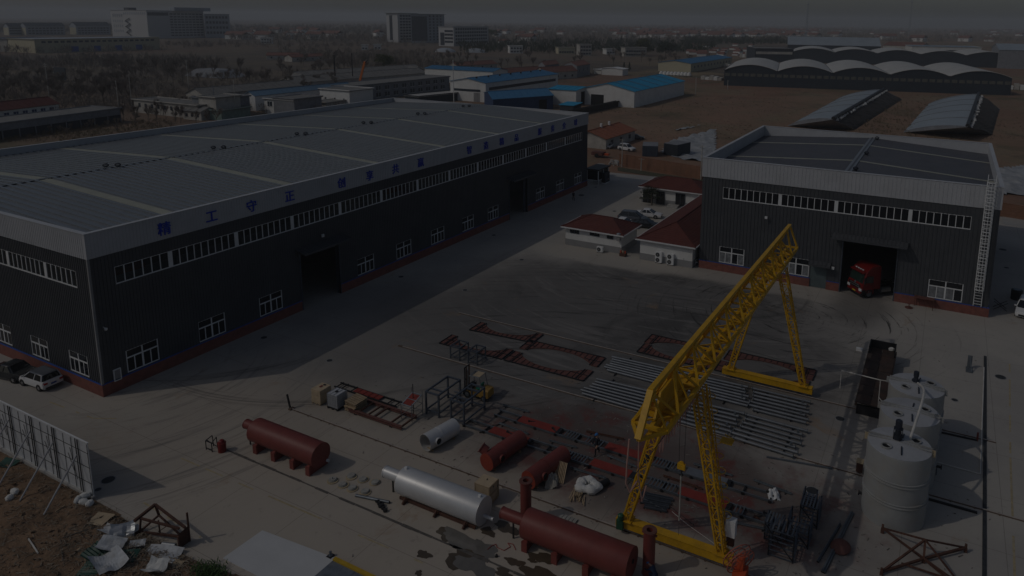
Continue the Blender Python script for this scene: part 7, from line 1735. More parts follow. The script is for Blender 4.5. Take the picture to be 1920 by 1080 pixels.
# glazed gate booth and things at the far end of the long hall
t_ = thing('gate_booth', 'glazed gate booth with a dark flat roof at the far corner of the long hall', 'booth', (128.5, 62.5, 0))
bx0, bx1, by0, by1 = 127.5, 132.2, 61.6, 64.1
MB().box(bx0-.4, bx1+.3, by0-.4, by1+.3, 3.0, 3.25).build('roof', M['black'], t_)
for x in (bx0, (bx0+bx1)/2, bx1):
    for y in (by0, by1): MB().bar((x, y, 0), (x, y, 3.0), .14).build('post', M['white'], t_)
mb = MB()
for z in (.9, 2.95): mb.bar((bx0, by0, z), (bx1, by0, z), .1); mb.bar((bx0, by0, z), (bx0, by1, z), .1)
mb.build('rail', M['white'], t_)
MB().box(bx0+.06, bx1-.06, by0+.02, by0+.05, .95, 2.9).build('pane', M['glassd'], t_); MB().box(bx0-.0, bx0+.03, by0+.06, by1-.06, .95, 2.9).build('pane', M['glassd'], t_)
MB().box(bx0+.06, bx1-.06, by0-.0, by0+.04, .05, .85).build('lower_panel', M['greyp'], t_)
p = G(1131, 342); t_ = thing('generator_box', 'dark louvred cabinet right of the gate booth', 'cabinet', (p.x, p.y, 0)); MB().box(p.x-1, p.x+1.2, p.y-.9, p.y+.9, .15, 2.2).build('casing', M['navy'], t_)
for k in range(6): MB().box(p.x-1.05, p.x-1.0, p.y-.8, p.y+.8, .4+k*.28, .55+k*.28).build('louvre', M['black'], t_)
MB().box(p.x-1.05, p.x+1.25, p.y-.95, p.y+.95, 0, .15).build('plinth', M['white'], t_)
p = G(1126, 330); t_ = thing('roof_dish', 'small dish-like lamp on a post behind the gate booth', 'lamp', (p.x, p.y, 0)); MB().bar((p.x, p.y, 0), (p.x, p.y, 2.2), .12).build('post', M['steel'], t_); MB().lathe((p.x, p.y, 2.2), (0, 0, 1), [(0, .2), (.3, .8), (.4, .9), (.5, .5)], 14).build('dish', M['tarp'], t_)
# road beyond, brick wall, verge
def gpoly(name, pts, m, z=.0, mesh_only=False):
    mb = MB(); q = [G(*p) for p in pts]; mb.add([(v.x, v.y, z) for v in q], [tuple(range(len(q)))]); return struct(name, mb, m)
mb = MB(); mb.add([(x, y, -.012) for x, y in ((128, 170), (141, 54), (141.5, -120), (128, -120))], [(0, 1, 2, 3)]); struct('road', mb, M['asph'])
gpoly('verge', [(1158, 313), (1320, 338), (1325, 346), (1158, 320)], mat('verge_soil', (.085, .085, .055), .95, var=.4, scale=2), -.004)
gpoly('verge', [(1880, 405), (1990, 422), (1990, 437), (1880, 420)], M['asph'], .01)
def brick_wall(label, a, b, h, th=.3, bl=1.5):
    A, Bq = G(*a), G(*b); u = Bq-A; L = u.length; u.normalize(); t_ = thing('brick_wall', label, 'wall', (A.x, A.y, 0)); n_ = int(L/4)
    MB().bar(A + Vector((0, 0, h/2-.03)), Bq + Vector((0, 0, h/2-.03)), th, h).build('masonry', M['brickwall'], t_)
    for i in range(n_+1): c = A + u*(L*i/n_); MB().bar(c, c + Vector((0, 0, h+.08)), th*1.4).build('pier', M['brickwall'], t_)
    MB().bar(A + Vector((0, 0, h)), Bq + Vector((0, 0, h)), th*1.3, .10).build('coping', M['brickwall'], t_)
    mb = MB()
    for k in range(1, 4): mb.bar(A + Vector((-.18, 0, h*k/4)), Bq + Vector((-.18, 0, h*k/4)), .05, .06)
    mb.build('course', M['brickwall'], t_)
brick_wall('long brown brick wall across the road behind the offices', (1163, 310), (1338, 340), 2.7)
brick_wall('brown brick wall seen right of the short hall beyond the road', (1858, 402), (2000, 425), 2.4)
for px, py, top, lab in ((1166, 313, 260, 'pale utility pole standing at the left end of the brown brick wall'), (1314, 337, 272, 'pale utility pole against the brick wall beside the short hall'), (1202, 320, 296, 'short lamp post with a pale head before the brown brick wall')):
    p = G(px, py); h = ZO((px, py), (px, top)); t_ = thing('utility_pole', lab, 'utility pole', (p.x, p.y, 0)); MB().tube(p, p + Vector((0, 0, h)), .13, 8, .09).build('pole', M['shed_wall'], t_); MB().bar(p + Vector((0, -.7, h-.3)), p + Vector((0, .7, h-.3)), .08).build('cross_arm', M['shed_wall'], t_)
r_ = random.Random(77)
p = G(1158, 308); t_ = thing('rubble_heap', 'heap of pale rubble at the left end of the brown brick wall', 'rubble heap', (p.x, p.y, 0)); mb = MB()
for i in range(45):
    s = r_.uniform(.15, .45); c = Vector((p.x+r_.gauss(0, .8), p.y+r_.gauss(0, 1.2), abs(r_.gauss(.1, .3)))); mb.obox(c, Vector((r_.uniform(.3, 1), r_.uniform(-.5, .5), 0))*s, Vector((r_.uniform(-.5, .5), r_.uniform(.3, 1), 0))*s, Vector((0, 0, s*.5)))
mb.build('rubble', M['stone'], t_)['kind'] = 'stuff'
for (a, b, h, lab, mt) in (((1204, 293), (1233, 294), 2.6, 'dark blue shipping container left of the pair beyond the brick wall', 'contain'), ((1244, 290), (1270, 294), 2.9, 'dark container right of the pair beyond the brick wall', 'navy')):
    A, Bq = G(*a), G(*b); d = (Bq-A); n_ = Vector((-d.y, d.x, 0)).normalized(); n_ = n_ if n_.dot(A) > 0 else -n_; t_ = thing('shipping_container', lab, 'container', (A.x, A.y, 0), 'containers beyond the wall')
    mid = (A+Bq)/2 + n_*3; MB().obox(mid + Vector((0, 0, h/2)), d/2, n_*3, (0, 0, h/2)).build('body', M[mt], t_); MB().obox(mid + Vector((0, 0, h+.03)), d/2*.99, n_*2.97, (0, 0, .03)).build('roof', M['greywall'], t_)
    k = int(d.length/.45)
    for i in range(k): c = A + d*((i+.5)/k) - n_*.03; MB().bar(c + Vector((0, 0, .1)), c + Vector((0, 0, h-.1)), .16, .08).build('rib', M[mt], t_)
# white plastic-covered ground
def film(lab, pts, seed):
    q = [G(*p) for p in pts]; xs_ = [v.x for v in q]; ys_ = [v.y for v in q]; poly = [(v.x, v.y) for v in q]; mb = MB(); stp = .9; id_ = {}
    nx, ny = int((max(xs_)-min(xs_))/stp), int((max(ys_)-min(ys_))/stp)
    for i in range(nx+1):
        for j in range(ny+1):
            x, y = min(xs_)+i*stp, min(ys_)+j*stp
            if inside(x, y, poly): id_[i, j] = len(mb.v); mb.v.append((x, y, .05+max(0, .55*mnoise.fractal(Vector((x*.35, y*.35, seed)), 1, 2, 4)+.15)))
    for (i, j) in id_:
        f = [(i, j), (i+1, j), (i+1, j+1), (i, j+1)]
        if all(k in id_ for k in f): mb.f.append(tuple(id_[k] for k in f))
    o = mb.build('ground_film', M['snowy']); o['kind'] = 'structure'; return o
film('a', [(1232, 286), (1262, 262), (1345, 240), (1345, 306), (1300, 303), (1275, 299)], 1.0)
film('b', [(1300, 240), (1262, 247), (1262, 243), (1330, 232)], 2.0)
film('c', [(1860, 318), (1990, 300), (1990, 372), (1862, 365)], 3.0)
# ---------------------------------------------------------------- far buildings
UP = Vector((0, 0, 1))
def slab(mb, pts, t=.16):
    pts = [Vector(p) for p in pts]; n = (pts[1]-pts[0]).cross(pts[2]-pts[0]).normalized(); n = n if n.z > 0 else -n; k = len(pts)
    mb.add(pts + [p - n*t for p in pts], [tuple(range(k)), tuple(range(k, 2*k))[::-1]] + [(i, (i+1) % k, k+(i+1) % k, k+i) for i in range(k)]); return mb
def bld(name, label, cat, a, b, top=None, c=None, depth=10.0, h=None, roof='flat', rh=1.5, wall='shed_wall', rm='shed_roof', ov=.4, grp=None, end=None, snap=False):
    """building on front base edge a-b (photo pixels), c = base pixel of the corner behind b, roof kinds flat / across (ridge parallel to the front) / along (gable on the front) / shed"""
    A, Bq = G(*a), G(*b); h = h or ZO(a, top)
    k_ = D(*b)
    if snap == 'x': Bq = Vector((A.y*k_.x/k_.y, A.y, 0))
    elif snap: Bq = Vector((A.x, A.x*k_.y/k_.x, 0))
    u = (Bq-A); n_ = Vector((u.y, -u.x, 0)).normalized(); n_ = n_ if n_.dot(A) > 0 else -n_
    v = (G(*c)-Bq) if c else n_*depth
    if snap is True and c: k_ = D(*c); v = Vector((Bq.y*k_.x/k_.y-Bq.x, 0, 0))
    P = [A, Bq, Bq+v, A+v]; t_ = thing(name, label, cat, (A.x, A.y, -.06), grp); un, vn = u.normalized(), v.normalized()
    mb = MB(); hp = P
    vs = [p + UP*-.06 for p in P] + [p + UP*h for p in P]; fs = [(0, 1, 5, 4), (1, 2, 6, 5), (2, 3, 7, 6), (3, 0, 4, 7)]
    if roof == 'along': vs += [(A+Bq)/2 + UP*(h+rh-.05), (A+Bq)/2+v + UP*(h+rh-.05)]; fs += [(4, 5, 8), (6, 7, 9)]
    elif roof == 'across': vs += [A+v/2 + UP*(h+rh-.05), Bq+v/2 + UP*(h+rh-.05)]; fs += [(7, 4, 8), (5, 6, 9)]
    mb.add(vs, fs); mb.build('wall', M[wall], t_)
    E = [A-un*ov-vn*ov, Bq+un*ov-vn*ov, Bq+v+un*ov+vn*ov, A+v-un*ov+vn*ov]; r = MB(); z = h+.1
    if roof == 'flat':
        slab(r, [p + UP*z for p in E], .25)
        e2 = MB()
        for i in range(4): e2.bar(E[i] + UP*(z+.1), E[(i+1) % 4] + UP*(z+.1), .25, .3)
        ro = r.build('roof', M[rm], t_); e2.build('parapet', M[end or wall], ro)
    elif roof == 'shed':
        slab(r, [E[0] + UP*z, E[1] + UP*z, E[2] + UP*(z+rh), E[3] + UP*(z+rh)]); ro = r.build('roof', M[rm], t_)
    else:
        if roof == 'along': m0, m1 = (E[0]+E[1])/2 + UP*(z+rh), (E[3]+E[2])/2 + UP*(z+rh); s1 = [E[0]+UP*z, m0, m1, E[3]+UP*z]; s2 = [m0, E[1]+UP*z, E[2]+UP*z, m1]
        else: m0, m1 = (E[0]+E[3])/2 + UP*(z+rh), (E[1]+E[2])/2 + UP*(z+rh); s1 = [E[0]+UP*z, E[1]+UP*z, m1, m0]; s2 = [m0, m1, E[2]+UP*z, E[3]+UP*z]
        r1 = slab(MB(), s1).build('roof', M[rm], t_); r2 = slab(MB(), s2).build('roof', M[rm], t_)
        MB().bar(m0 + UP*.06, m1 + UP*.06, .3, .12).build('ridge_cap', M[rm], r1)
        L = (m1-m0).length; k = min(24, int(L/2.5)); rb = MB()
        for i in range(1, k):
            for s in (s1, s2):
                q = [p for p in s]; f = i/k
                if roof == 'along': p0, p1 = (s1[0].lerp(s1[3], f), s1[1].lerp(s1[2], f)) if s is s1 else (s2[0].lerp(s2[3], f), s2[1].lerp(s2[2], f))
                else: p0, p1 = (s1[0].lerp(s1[1], f), s1[3].lerp(s1[2], f)) if s is s1 else (s2[0].lerp(s2[1], f), s2[3].lerp(s2[2], f))
                rb.bar(p0 + UP*.04, p1 + UP*.04, .12, .08)
        if k > 1: rb.build('roof_rib', M[rm], r1)['kind'] = 'stuff'
    t_['h'] = h
    BP[t_.name] = (P, h); del t_['h']
    return t_
BP = {}
def wins(t_, side, n, z0, z1, wd, m='winfar', u0=.04, u1=.96, frame=None, off=.06, name='window'):
    """row of windows on one wall (0 front, 1 right end, 3 left end)"""
    P, h = BP[t_.name]; a, b = P[side], P[(side+1) % 4]; d = b-a; un = d.normalized(); nn = Vector((un.y, -un.x, 0)); c = sum(P, Vector())/4
    if nn.dot(a-c) < 0: nn = -nn
    me = None; ang = math.atan2(un.y, un.x)
    key = ('fw', m, round(wd, 2), round(z1-z0, 2), frame); pm = shared(key, lambda: MB().box(-wd/2, wd/2, -.05, .05, 0, z1-z0).mesh(name, M[m]))
    for i in range(n):
        q = a + d*(u0+(u1-u0)*(i+.5)/n) + nn*off; o = piece(name, pm, t_, (q.x, q.y, z0), (0, 0, ang))
        if frame:
            fm = shared(('ff',)+key, lambda: MB().box(-wd/2-.08, wd/2+.08, -.08, .08, -.12, -.02).box(-.04, .04, -.09, .09, 0, z1-z0).mesh('frame', M[frame])); f_ = bpy.data.objects.new('frame', fm); COL.objects.link(f_); f_.parent = o
def band(t_, side, z0, z1, m, u0=.02, u1=.98, name='window_band', off=.07):
    wins(t_, side, 1, z0, z1, (BP[t_.name][0][(side+1) % 4]-BP[t_.name][0][side]).length*(u1-u0), m, u0, u1, None, off, name)
# left middle distance
b = bld('long_shed', 'long flat-roofed grey shed with a dark open front at the left edge', 'shed', (-60, 272), (228, 229), None, h=4.3, depth=12, wall='navy', rm='shed_roof', end='greywall')
P, h = BP[b.name]; MB().bar(P[0] + UP*3.4 - Vector((.4, .3, 0)), P[1] + UP*3.4 - Vector((.4, .3, 0)), .3, 1.9).build('fascia', M['greywall'], b)
for i in range(11): q = P[0].lerp(P[1], i/10) - Vector((.3, .3, 0)); MB().bar(q, q + UP*2.5, .25).build('post', M['greywall'], b)
b = bld('red_roof_house', 'long white house with a dull red roof and blue windows at the left edge', 'house', (-60, 235), (112, 212), None, h=3.1, depth=9, roof='across', rh=2.2, wall='whitep', rm='roof_red'); wins(b, 0, 9, .9, 2.3, 1.5, 'bluewall', frame='white')
p = G(25, 205); 
b = bld('row_house', 'low weathered white row building with small dark windows, just left of the gabled barn', 'house', (253, 210), (372, 223), None, h=4.3, depth=8, wall='shed_wall', rm='shed_roof', snap=True); wins(b, 0, 9, 2.0, 3.3, 1.1)
b = bld('pink_wall_house', 'low white cottage with a grey roof and pinkish yard wall before the gabled barn', 'house', (344, 223), (378, 226), None, h=2.7, depth=6, roof='across', rh=1.2, wall='shed_wall'); wins(b, 0, 3, 1.0, 2.0, .9)
b = bld('gabled_barn', 'long grey-roofed barn with a pale gable end behind the long hall', 'barn', (350, 192), (384, 195), (350, 175), c=(566, 168), roof='along', rh=2.2, wall='shed_wall', rm='shed_roof', snap=True); wins(b, 0, 2, .6, 1.6, .9)
b = bld('concrete_house', 'blank pale concrete block house with a pink lower wall', 'house', (375, 220), (407, 219), (375, 181), depth=9, wall='shed_wall', snap=True); band(b, 0, .3, 3.2, 'plinth', .0, 1.0, 'painted_band')
M['pinkw'] = mat('pink_wall', (.30, .21, .22), .9, var=.2); M['mintw'] = mat('mint_wall', (.20, .27, .24), .9, var=.2)
b = bld('grey_block', 'plain grey flat-roofed block between two poles', 'house', (407, 222), (470, 212), None, h=6.2, depth=12, wall='greywall', snap='x')
b = bld('mint_shed', 'low shed with a pale green front behind the long hall', 'shed', (416, 226), (470, 218), None, h=3.0, depth=5, wall='mintw', rm='shed_roof'); wins(b, 1, 1, .3, 2.2, 2.5)
b = bld('pale_blue_shed', 'long shed with a faded blue roof behind the gabled barn', 'shed', (460, 206), (480, 208), None, c=(660, 178), h=5.2, roof='along', rh=1.5, wall='white', rm='blueroof2', snap=True)
b = bld('white_house', 'white flat-roofed house with three paired windows against the far parapet', 'house', (497, 212), (552, 218), (497, 185), depth=9, wall='whitep', rm='shed_roof', snap=True); wins(b, 0, 3, 2.6, 4.2, 2.2, frame='white')
b = bld('stained_block', 'stained grey flat-roofed block joined to the white house', 'house', (553, 218), (604, 206), None, h=5.6, depth=10, wall='greywall', rm='shed_roof', snap='x')
b = bld('factory_block', 'two-storey grey factory block with rows of windows and a long flat roof', 'factory', (657, 192), (843, 169), (657, 163), depth=14, wall='greywall', rm='shed_roof', snap='x'); wins(b, 0, 11, .8, 2.5, 2.6, frame='white'); wins(b, 0, 11, 3.6, 5.2, 2.4, frame='white')
b = bld('white_block', 'blank white gable block at the left of the grey factory', 'house', (601, 198), (656, 192), None, h=6.3, depth=12, wall='whitep', rm='shed_roof', snap=True); wins(b, 0, 3, 2.8, 3.4, .6)
b = bld('lean_to', 'low shed with a flat tan roof before the blank white block', 'shed', (612, 208), (662, 200), None, h=2.8, depth=6, wall='shed_wall', rm='shed_roof')
b = bld('open_shelter', 'low open shelter with a pale roof at the right of the grey factory', 'shed', (785, 196), (876, 186), None, h=3.0, depth=8, wall='navy', rm='stone')
b = bld('long_roof_barn', 'long brown-grey roofed barn behind the grey factory', 'barn', (560, 168), (800, 147), None, h=3.0, depth=14, roof='across', rh=2.4, wall='shed_wall', rm='shed_roof')
b = bld('long_roof_barn', 'second long grey roof farther behind the factory, with two small white gables', 'barn', (565, 155), (790, 138), None, h=3.0, depth=12, roof='across', rh=2.2, wall='shed_wall', rm='shed_roof')
for px, py, lab in ((566, 152, 'small white gable of the left far barn'), (624, 157, 'small white gable beside the black chimney'), (784, 136, 'small white gable left of the white blue-roofed shed')):
    b = bld('small_gable_house', lab, 'house', (px-9, py+5), (px+10, py+4), None, h=2.6, depth=9, roof='along', rh=2.0, wall='whitep', rm='shed_roof')
b = bld('white_shed', 'long white shed with a blue strip roof left of the grey steel shed', 'shed', (797, 152), (924, 152), (797, 128), c=(952, 145), roof='across', rh=1.2, wall='whitep', rm='blueroof', snap=True)
b = bld('steel_shed', 'large white and grey shed with a blue roof and long dark window strip', 'shed', (845, 187), (911, 187), None, c=(1046, 165), h=7.7, roof='along', rh=1.6, wall='whitep', rm='blueroof', snap=True); band(b, 1, 4.6, 5.8, 'winfar', .04, .96); band(b, 0, 4.0, 4.9, 'winfar', .1, .85); wins(b, 0, 1, 0, 3.6, 3, 'greyp', .6, .9, name='door')
P, h = BP[b.name]
for i in range(7): q = P[1].lerp(P[2], (i+.5)/7); MB().lathe((q.x-2, q.y+6, h+1.5), (0, 0, 1), [(0, .4), (.5, .4), (.7, .2)], 10).build('roof_vent', M['black'], b)
b = bld('blue_shed', 'dark blue sheet shed with a light blue roof behind the long hall', 'shed', (925, 213), (1037, 204), None, c=(1012, 190), h=5.0, roof='across', rh=1.5, wall='bluewall', rm='blueroof'); wins(b, 0, 1, .1, 3.8, 3.5, 'dark', .72, .92, name='door')
b = bld('bright_blue_shed', 'white shed with a bright blue roof beside the bare field', 'shed', (1090, 195), (1189, 191), None, c=(1283, 162), h=6.2, roof='along', rh=2.6, wall='whitep', rm='brightblue', snap=True); wins(b, 0, 1, 0, 4.2, 5.5, 'dark', .2, .42, name='door')
P, h = BP[b.name]
for i in range(5):
    q0 = P[1].lerp(P[2], (i+.6)/5.4) + UP*(h+.3); q1 = ((P[0]+P[1])/2).lerp((P[3]+P[2])/2, (i+.6)/5.4) + UP*(h+2.86); MB().bar(q0, q1, .7, .06).build('skylight', M['blueroof2'], b)
b = bld('blue_annex', 'white annex with a bright blue roof and open dark side, of the blue shed', 'shed', (1029, 195), (1080, 196), None, c=(1112, 188), h=6.0, roof='across', rh=.8, wall='whitep', rm='brightblue', snap=True); wins(b, 1, 1, .1, 5.2, 6.5, 'dark', .06, .94, name='opening')
b = bld('low_blue_roof', 'low blue-roofed lean-to just beyond the far parapet', 'shed', (1050, 212), (1075, 214), None, h=3.0, depth=6, roof='shed', rh=.5, wall='navy', rm='brightblue')
b = bld('cream_block', 'cream block with a blue roof and a row of small windows', 'factory', (1234, 133), (1295, 134), None, c=(1372, 120), h=5.7, roof='along', rh=1.6, wall='stucco', rm='blueroof', snap=True); wins(b, 1, 12, 2.4, 3.9, 2.2)
# red-roofed bungalows
for a, bb, c, h, rh, lab in (((945, 149), (1018, 143), None, 3, 2.6, 'long low house with a brown tiled roof left of the tall pair'), ((1010, 137), (1022, 140), (1048, 136), 5.5, 2.0, 'left one of two tall brown-roofed houses'), ((1058, 141), (1082, 145), (1106, 140), 6.5, 2.0, 'right one of two tall brown-roofed houses'), ((1022, 150), (1082, 146), None, 4, 2.8, 'long low brown-roofed house between the tall pair'), ((858, 133), (932, 128), None, 3, 2.2, 'brown tiled roof at the left of the bungalow cluster'), ((500, 112), (560, 112), None, 3.2, 2.0, 'low house with a red roof amid the bare trees at left'), ((548, 116), (610, 113), None, 3.2, 2.0, 'second low red-roofed house amid the bare trees at left')):
    b = bld('tiled_house', lab, 'house', a, bb, None, c=c, depth=9, h=h, roof='across' if c is None else 'along', rh=rh, wall='greywall' if c else 'shed_wall', rm='roof_br', grp='brown tiled houses in the middle distance'); wins(b, 0, 4 if c is None else 1, 1, 2.2, 1.2); 
    if c: wins(b, 1, 3, 3.2, 4.6, 1.5)
for px, py, w_, h, lab, wl in ((968, 100, 24, 7, 'small pale two-storey house beyond the brown field', 'whitep'), (1098, 104, 22, 10, 'pale three-storey block with tiers of windows', 'shed_wall'), (1062, 101, 30, 6, 'yellowish long house left of the three-storey block', 'stucco'), (1145, 102, 16, 5, 'small white round-topped building right of the three-storey block', 'whitep'), (1192, 106, 40, 8, 'pale flat-topped block under the green tree', 'shed_wall'), (684, 94, 12, 5, 'left one of two tiny white huts by the green strip', 'whitep'), (708, 93, 14, 5, 'right one of two tiny white huts by the green strip', 'whitep'), (500, 82, 22, 7, 'small pale house amid far trees at left', 'whitep'), (545, 74, 14, 9, 'pale gabled house amid far trees at left', 'whitep'), (590, 76, 16, 7, 'pale house right of the gabled one amid far trees', 'shed_wall')):
    b = bld('far_house', lab, 'house', (px-w_/2, py), (px+w_/2, py), None, h=h, depth=14, roof='flat', wall=wl, rm='shed_roof')
    for k in range(max(1, int(h/3.2))): wins(b, 0, max(2, w_//5), 1+k*3.1, 2.5+k*3.1, 2.0)
b = bld('white_sheeted_stack', 'long white sheeted stack beside the brown field', 'stack', (1128, 140), (1167, 142), None, h=3.8, depth=8, roof='along', rh=.8, wall='whitep', rm='white')
b = bld('white_sheeted_stack', 'small white sheeted stack left of the long one', 'stack', (1114, 138), (1127, 139), None, h=2.6, depth=6, roof='flat', wall='whitep', rm='white')
r_ = random.Random(5)
for i in range(9):
    px = 1240+i*6.5; p = G(px, 141+i*.3); o = MB().lathe((p.x, p.y, 0), (0, 0, 1), [(0, 1.1), (.5, 1.5), (1.5, 1.4), (2.4, .8), (2.6, .1)], 10).build('bulk_bag', M['bagw'], loc=(p.x, p.y, 0), smooth=True); tag(o, 'white bulk bag in the row before the cream block', 'bulk bag', 'white bulk bags before the cream block')
for px, py, w_, lab in ((1255, 127, 14, 'dark blue lorry parked left of the cream block'),):
    p = G(px, py+3); t_ = thing('far_lorry', lab, 'lorry', (p.x, p.y, 0)); MB().box(p.x, p.x+3, p.y-8, p.y+5, .8, 3.6).build('load_bed', M['bluewall'], t_); MB().box(p.x, p.x+3, p.y+5.2, p.y+8, .6, 3.8).build('cab', M['blueroof'], t_); MB().box(p.x, p.x+3, p.y-8, p.y+8, .0, .6).build('chassis', M['black'], t_)
# round-roofed dark halls
def arch_hall(label, a, bq, h, n, rise, depth, wall='navy', rm='arch', band_=True, name='arched_hall'):
    A, Bq = G(*a), G(*bq); u = Bq-A; L = u.length; u.normalize(); v = Vector((u.y, -u.x, 0)); v = v if v.x > 0 else -v
    t_ = thing(name, label, 'industrial hall', (A.x, A.y, -.06)); w_ = L/n; K = 14
    MB().box(0, 0, 0, 0, 0, 0)
    mb = MB(); q = [A, Bq, Bq+v*depth, A+v*depth]; mb.add([p + UP*-.06 for p in q] + [p + UP*h for p in q], [(0, 1, 5, 4), (1, 2, 6, 5), (2, 3, 7, 6), (3, 0, 4, 7)]); mb.build('wall', M[wall], t_)
    for i in range(n):
        arc = [(i*w_ + w_*k/K, h + rise*math.sin(math.pi*k/K)**.85 if 0 < k < K else h) for k in range(K+1)]
        g_ = MB(); g_.extr(arc, A - v*.02, u, UP, v*.3); g_.build('gable', M[wall], t_)
        r = MB()
        for k in range(K):
            (s0, z0), (s1, z1) = arc[k], arc[k+1]; p0, p1 = A + u*s0 - v*.5, A + u*s1 - v*.5
            slab(r, [p0 + UP*(z0+.15), p1 + UP*(z1+.15), p1 + v*(depth+1) + UP*(z1+.15), p0 + v*(depth+1) + UP*(z0+.15)], .2)
        r.build('roof', M[rm], t_, smooth=True)
        g2 = MB(); g2.bar(A + u*(i*w_) + UP*(h+.1) - v*.6, A + u*(i*w_) + UP*(h+.1) + v*depth, .7, .25); g2.build('valley_gutter', M['black'], t_)
    if band_:
        k = int(L/3.2); pm = shared(('arw', round(h, 1)), lambda: MB().box(-1.2, 1.2, -.06, .06, 0, 1.5).mesh('window', M['dullband'])); ang = math.atan2(u.y, u.x)
        for i in range(k): c = A + u*((i+.5)*L/k) - v*.05; piece('window', pm, t_, (c.x, c.y, h*.62), (0, 0, ang))
    return t_
arch_hall('wide dark hall with five arched grey roofs behind the greenhouses', (1357, 160), (1894, 179), 8.1, 5, 3.0, 75)
arch_hall('second dark hall with arched grey roofs behind the first', (1486, 117), (1897, 128), 9.0, 5, 3.0, 60, band_=False)
b = bld('dark_block', 'dark hall with pale horizontal strips left of the second arched hall', 'industrial hall', (1415, 116), (1486, 117), None, h=11, depth=40, wall='navy', rm='shed_roof'); band(b, 0, 6.5, 8.6, 'shed_wall', .02, .98)
b = bld('barrel_hall', 'tall hall with one broad pale roof farthest back among the arched halls', 'industrial hall', (1476, 102), (1650, 106), None, h=10, depth=46, roof='across', rh=8, wall='navy', rm='film')
b = bld('far_white_hall', 'long white hall with a dark opening right of the tall arched hall', 'industrial hall', (1708, 108), (1838, 111), None, h=11, depth=40, wall='whitep', rm='blueroof2'); wins(b, 0, 1, .5, 8, 40, 'navy', .25, .6, name='opening')
b = bld('far_red_hall', 'low red-roofed hall between the tall arched hall and the white hall', 'industrial hall', (1655, 96), (1725, 99), None, h=7, depth=25, roof='across', rh=4, wall='shed_wall', rm='roof_br')
b = bld('far_grey_hall', 'grey sloped hall at the far right edge behind the arched halls', 'industrial hall', (1870, 128), (1990, 132), None, h=14, depth=60, roof='across', rh=4, wall='greywall', rm='film')
for px, py, lab, s in ((1907, 168, 'white stacked goods right of the wide arched hall', 3.0), (1330, 118, 'pale stacked goods behind the cream block', 4.0), (1375, 126, 'white stacked goods left of the dark arched hall', 3.0), (1335, 150, 'pale stack of panels at the left of the wide arched hall', 2.5), (1400, 108, 'white tanks and frames left of the dark block', 5)):
    p = G(px, py); t_ = thing('goods_stack', lab, 'stack', (p.x, p.y, 0), 'goods stacked in the far yards')
    for k in range(5): MB().box(p.x-2+k*.4, p.x+3, p.y-6+k*2.6, p.y-3.8+k*2.6, 0, s*(.6+.4*((k*7) % 3)/2)).build('stack', M['whitep' if k % 2 else 'shed_wall'], t_)
# solar greenhouses: curved film front, roll, earth back wall
def greenhouse(label, f0, f1, r0, r1, e0, e1, zr):
    F0, F1 = G(*f0), G(*f1); R0, R1 = G(*r0, zr), G(*r1, zr); E0, E1 = G(*e0), G(*e1)
    t_ = thing('greenhouse', label, 'greenhouse', (F0.x, F0.y, 0), 'earth-walled greenhouses on the bare field'); K, N = 8, 26
    def pt(f, s):
        a = F0.lerp(F1, f); b = R0.lerp(R1, f); p = a.lerp(b, s); p.z = zr*math.sin(s*math.pi/2)**.8; return p
    mb = MB()
    for i in range(N):
        for k in range(K): slab(mb, [pt(i/N, k/K), pt((i+1)/N, k/K), pt((i+1)/N, (k+1)/K), pt(i/N, (k+1)/K)], .06)
    mb.build('film_cover', M['film'], t_, smooth=True)
    for i in range(0, N+1, 5): MB().path([pt(i/N, k/K) + UP*.06 for k in range(K+1)], .10, 5).build('cord', M['greywall'], t_)
    MB().tube(R0 + UP*.35, R1 + UP*.35, .55, 10).build('mat_roll', M['black'], t_)
    r_ = random.Random(int(f0[0])); vs = []; m_ = 40; C = 7; mb = MB()
    for i in range(m_+1):
        for k in range(C+1):
            f = i/m_; s = k/C; a = R0.lerp(R1, f); b = E0.lerp(E1, f); p = a.lerp(b, s); p.z = zr*(1-s)**.8 - .15 + (.5*mnoise.noise(Vector((p.x*.25, p.y*.25, 1.0))) if 0 < k < C else -.1*(k == C)); vs.append(p)
    mb.add(vs, [(i*(C+1)+k, (i+1)*(C+1)+k, (i+1)*(C+1)+k+1, i*(C+1)+k+1) for i in range(m_) for k in range(C)]); mb.build('earth_bank', M['earthwall'], t_)
    for e in (0, 1):
        P_ = [pt(e, k/K) for k in range(K+1)] + [(E0, E1)[e] + UP*0.0]; c = Vector((P_[0].x, P_[0].y, 0)); mb = MB(); o_ = [p + Vector((.3 if e else -.3, 0, 0)) for p in P_]
        q = P_ + o_; k = len(P_); mb.add(q, [tuple(range(k)), tuple(range(k, 2*k))[::-1]] + [(i, (i+1) % k, k+(i+1) % k, k+i) for i in range(k)]); mb.build('end_wall', M['greywall'], t_)
    for i in range(70):
        f = (i+.5)/70; a = R0.lerp(R1, f).lerp(E0.lerp(E1, f), r_.uniform(.06, .2)); s = r_.uniform(.35, .8); MB().lathe(Vector((a.x, a.y, zr*.9)), (r_.uniform(-1, 1), r_.uniform(-1, 1), .3), [(-s, .1), (-s*.4, s*.6), (s*.5, s*.5), (s, .1)], 6).build('sandbag', M['bagw'], t_)
greenhouse('left one of two long film greenhouses with a dark earth bank', (1478, 236), (1575, 183), (1562, 224), (1657, 168), (1604, 243), (1692, 187), 4.2)
greenhouse('right one of two long film greenhouses with a dark earth bank', (1694, 248), (1742, 194), (1814, 238), (1835, 176), (1862, 252), (1876, 205), 4.2)
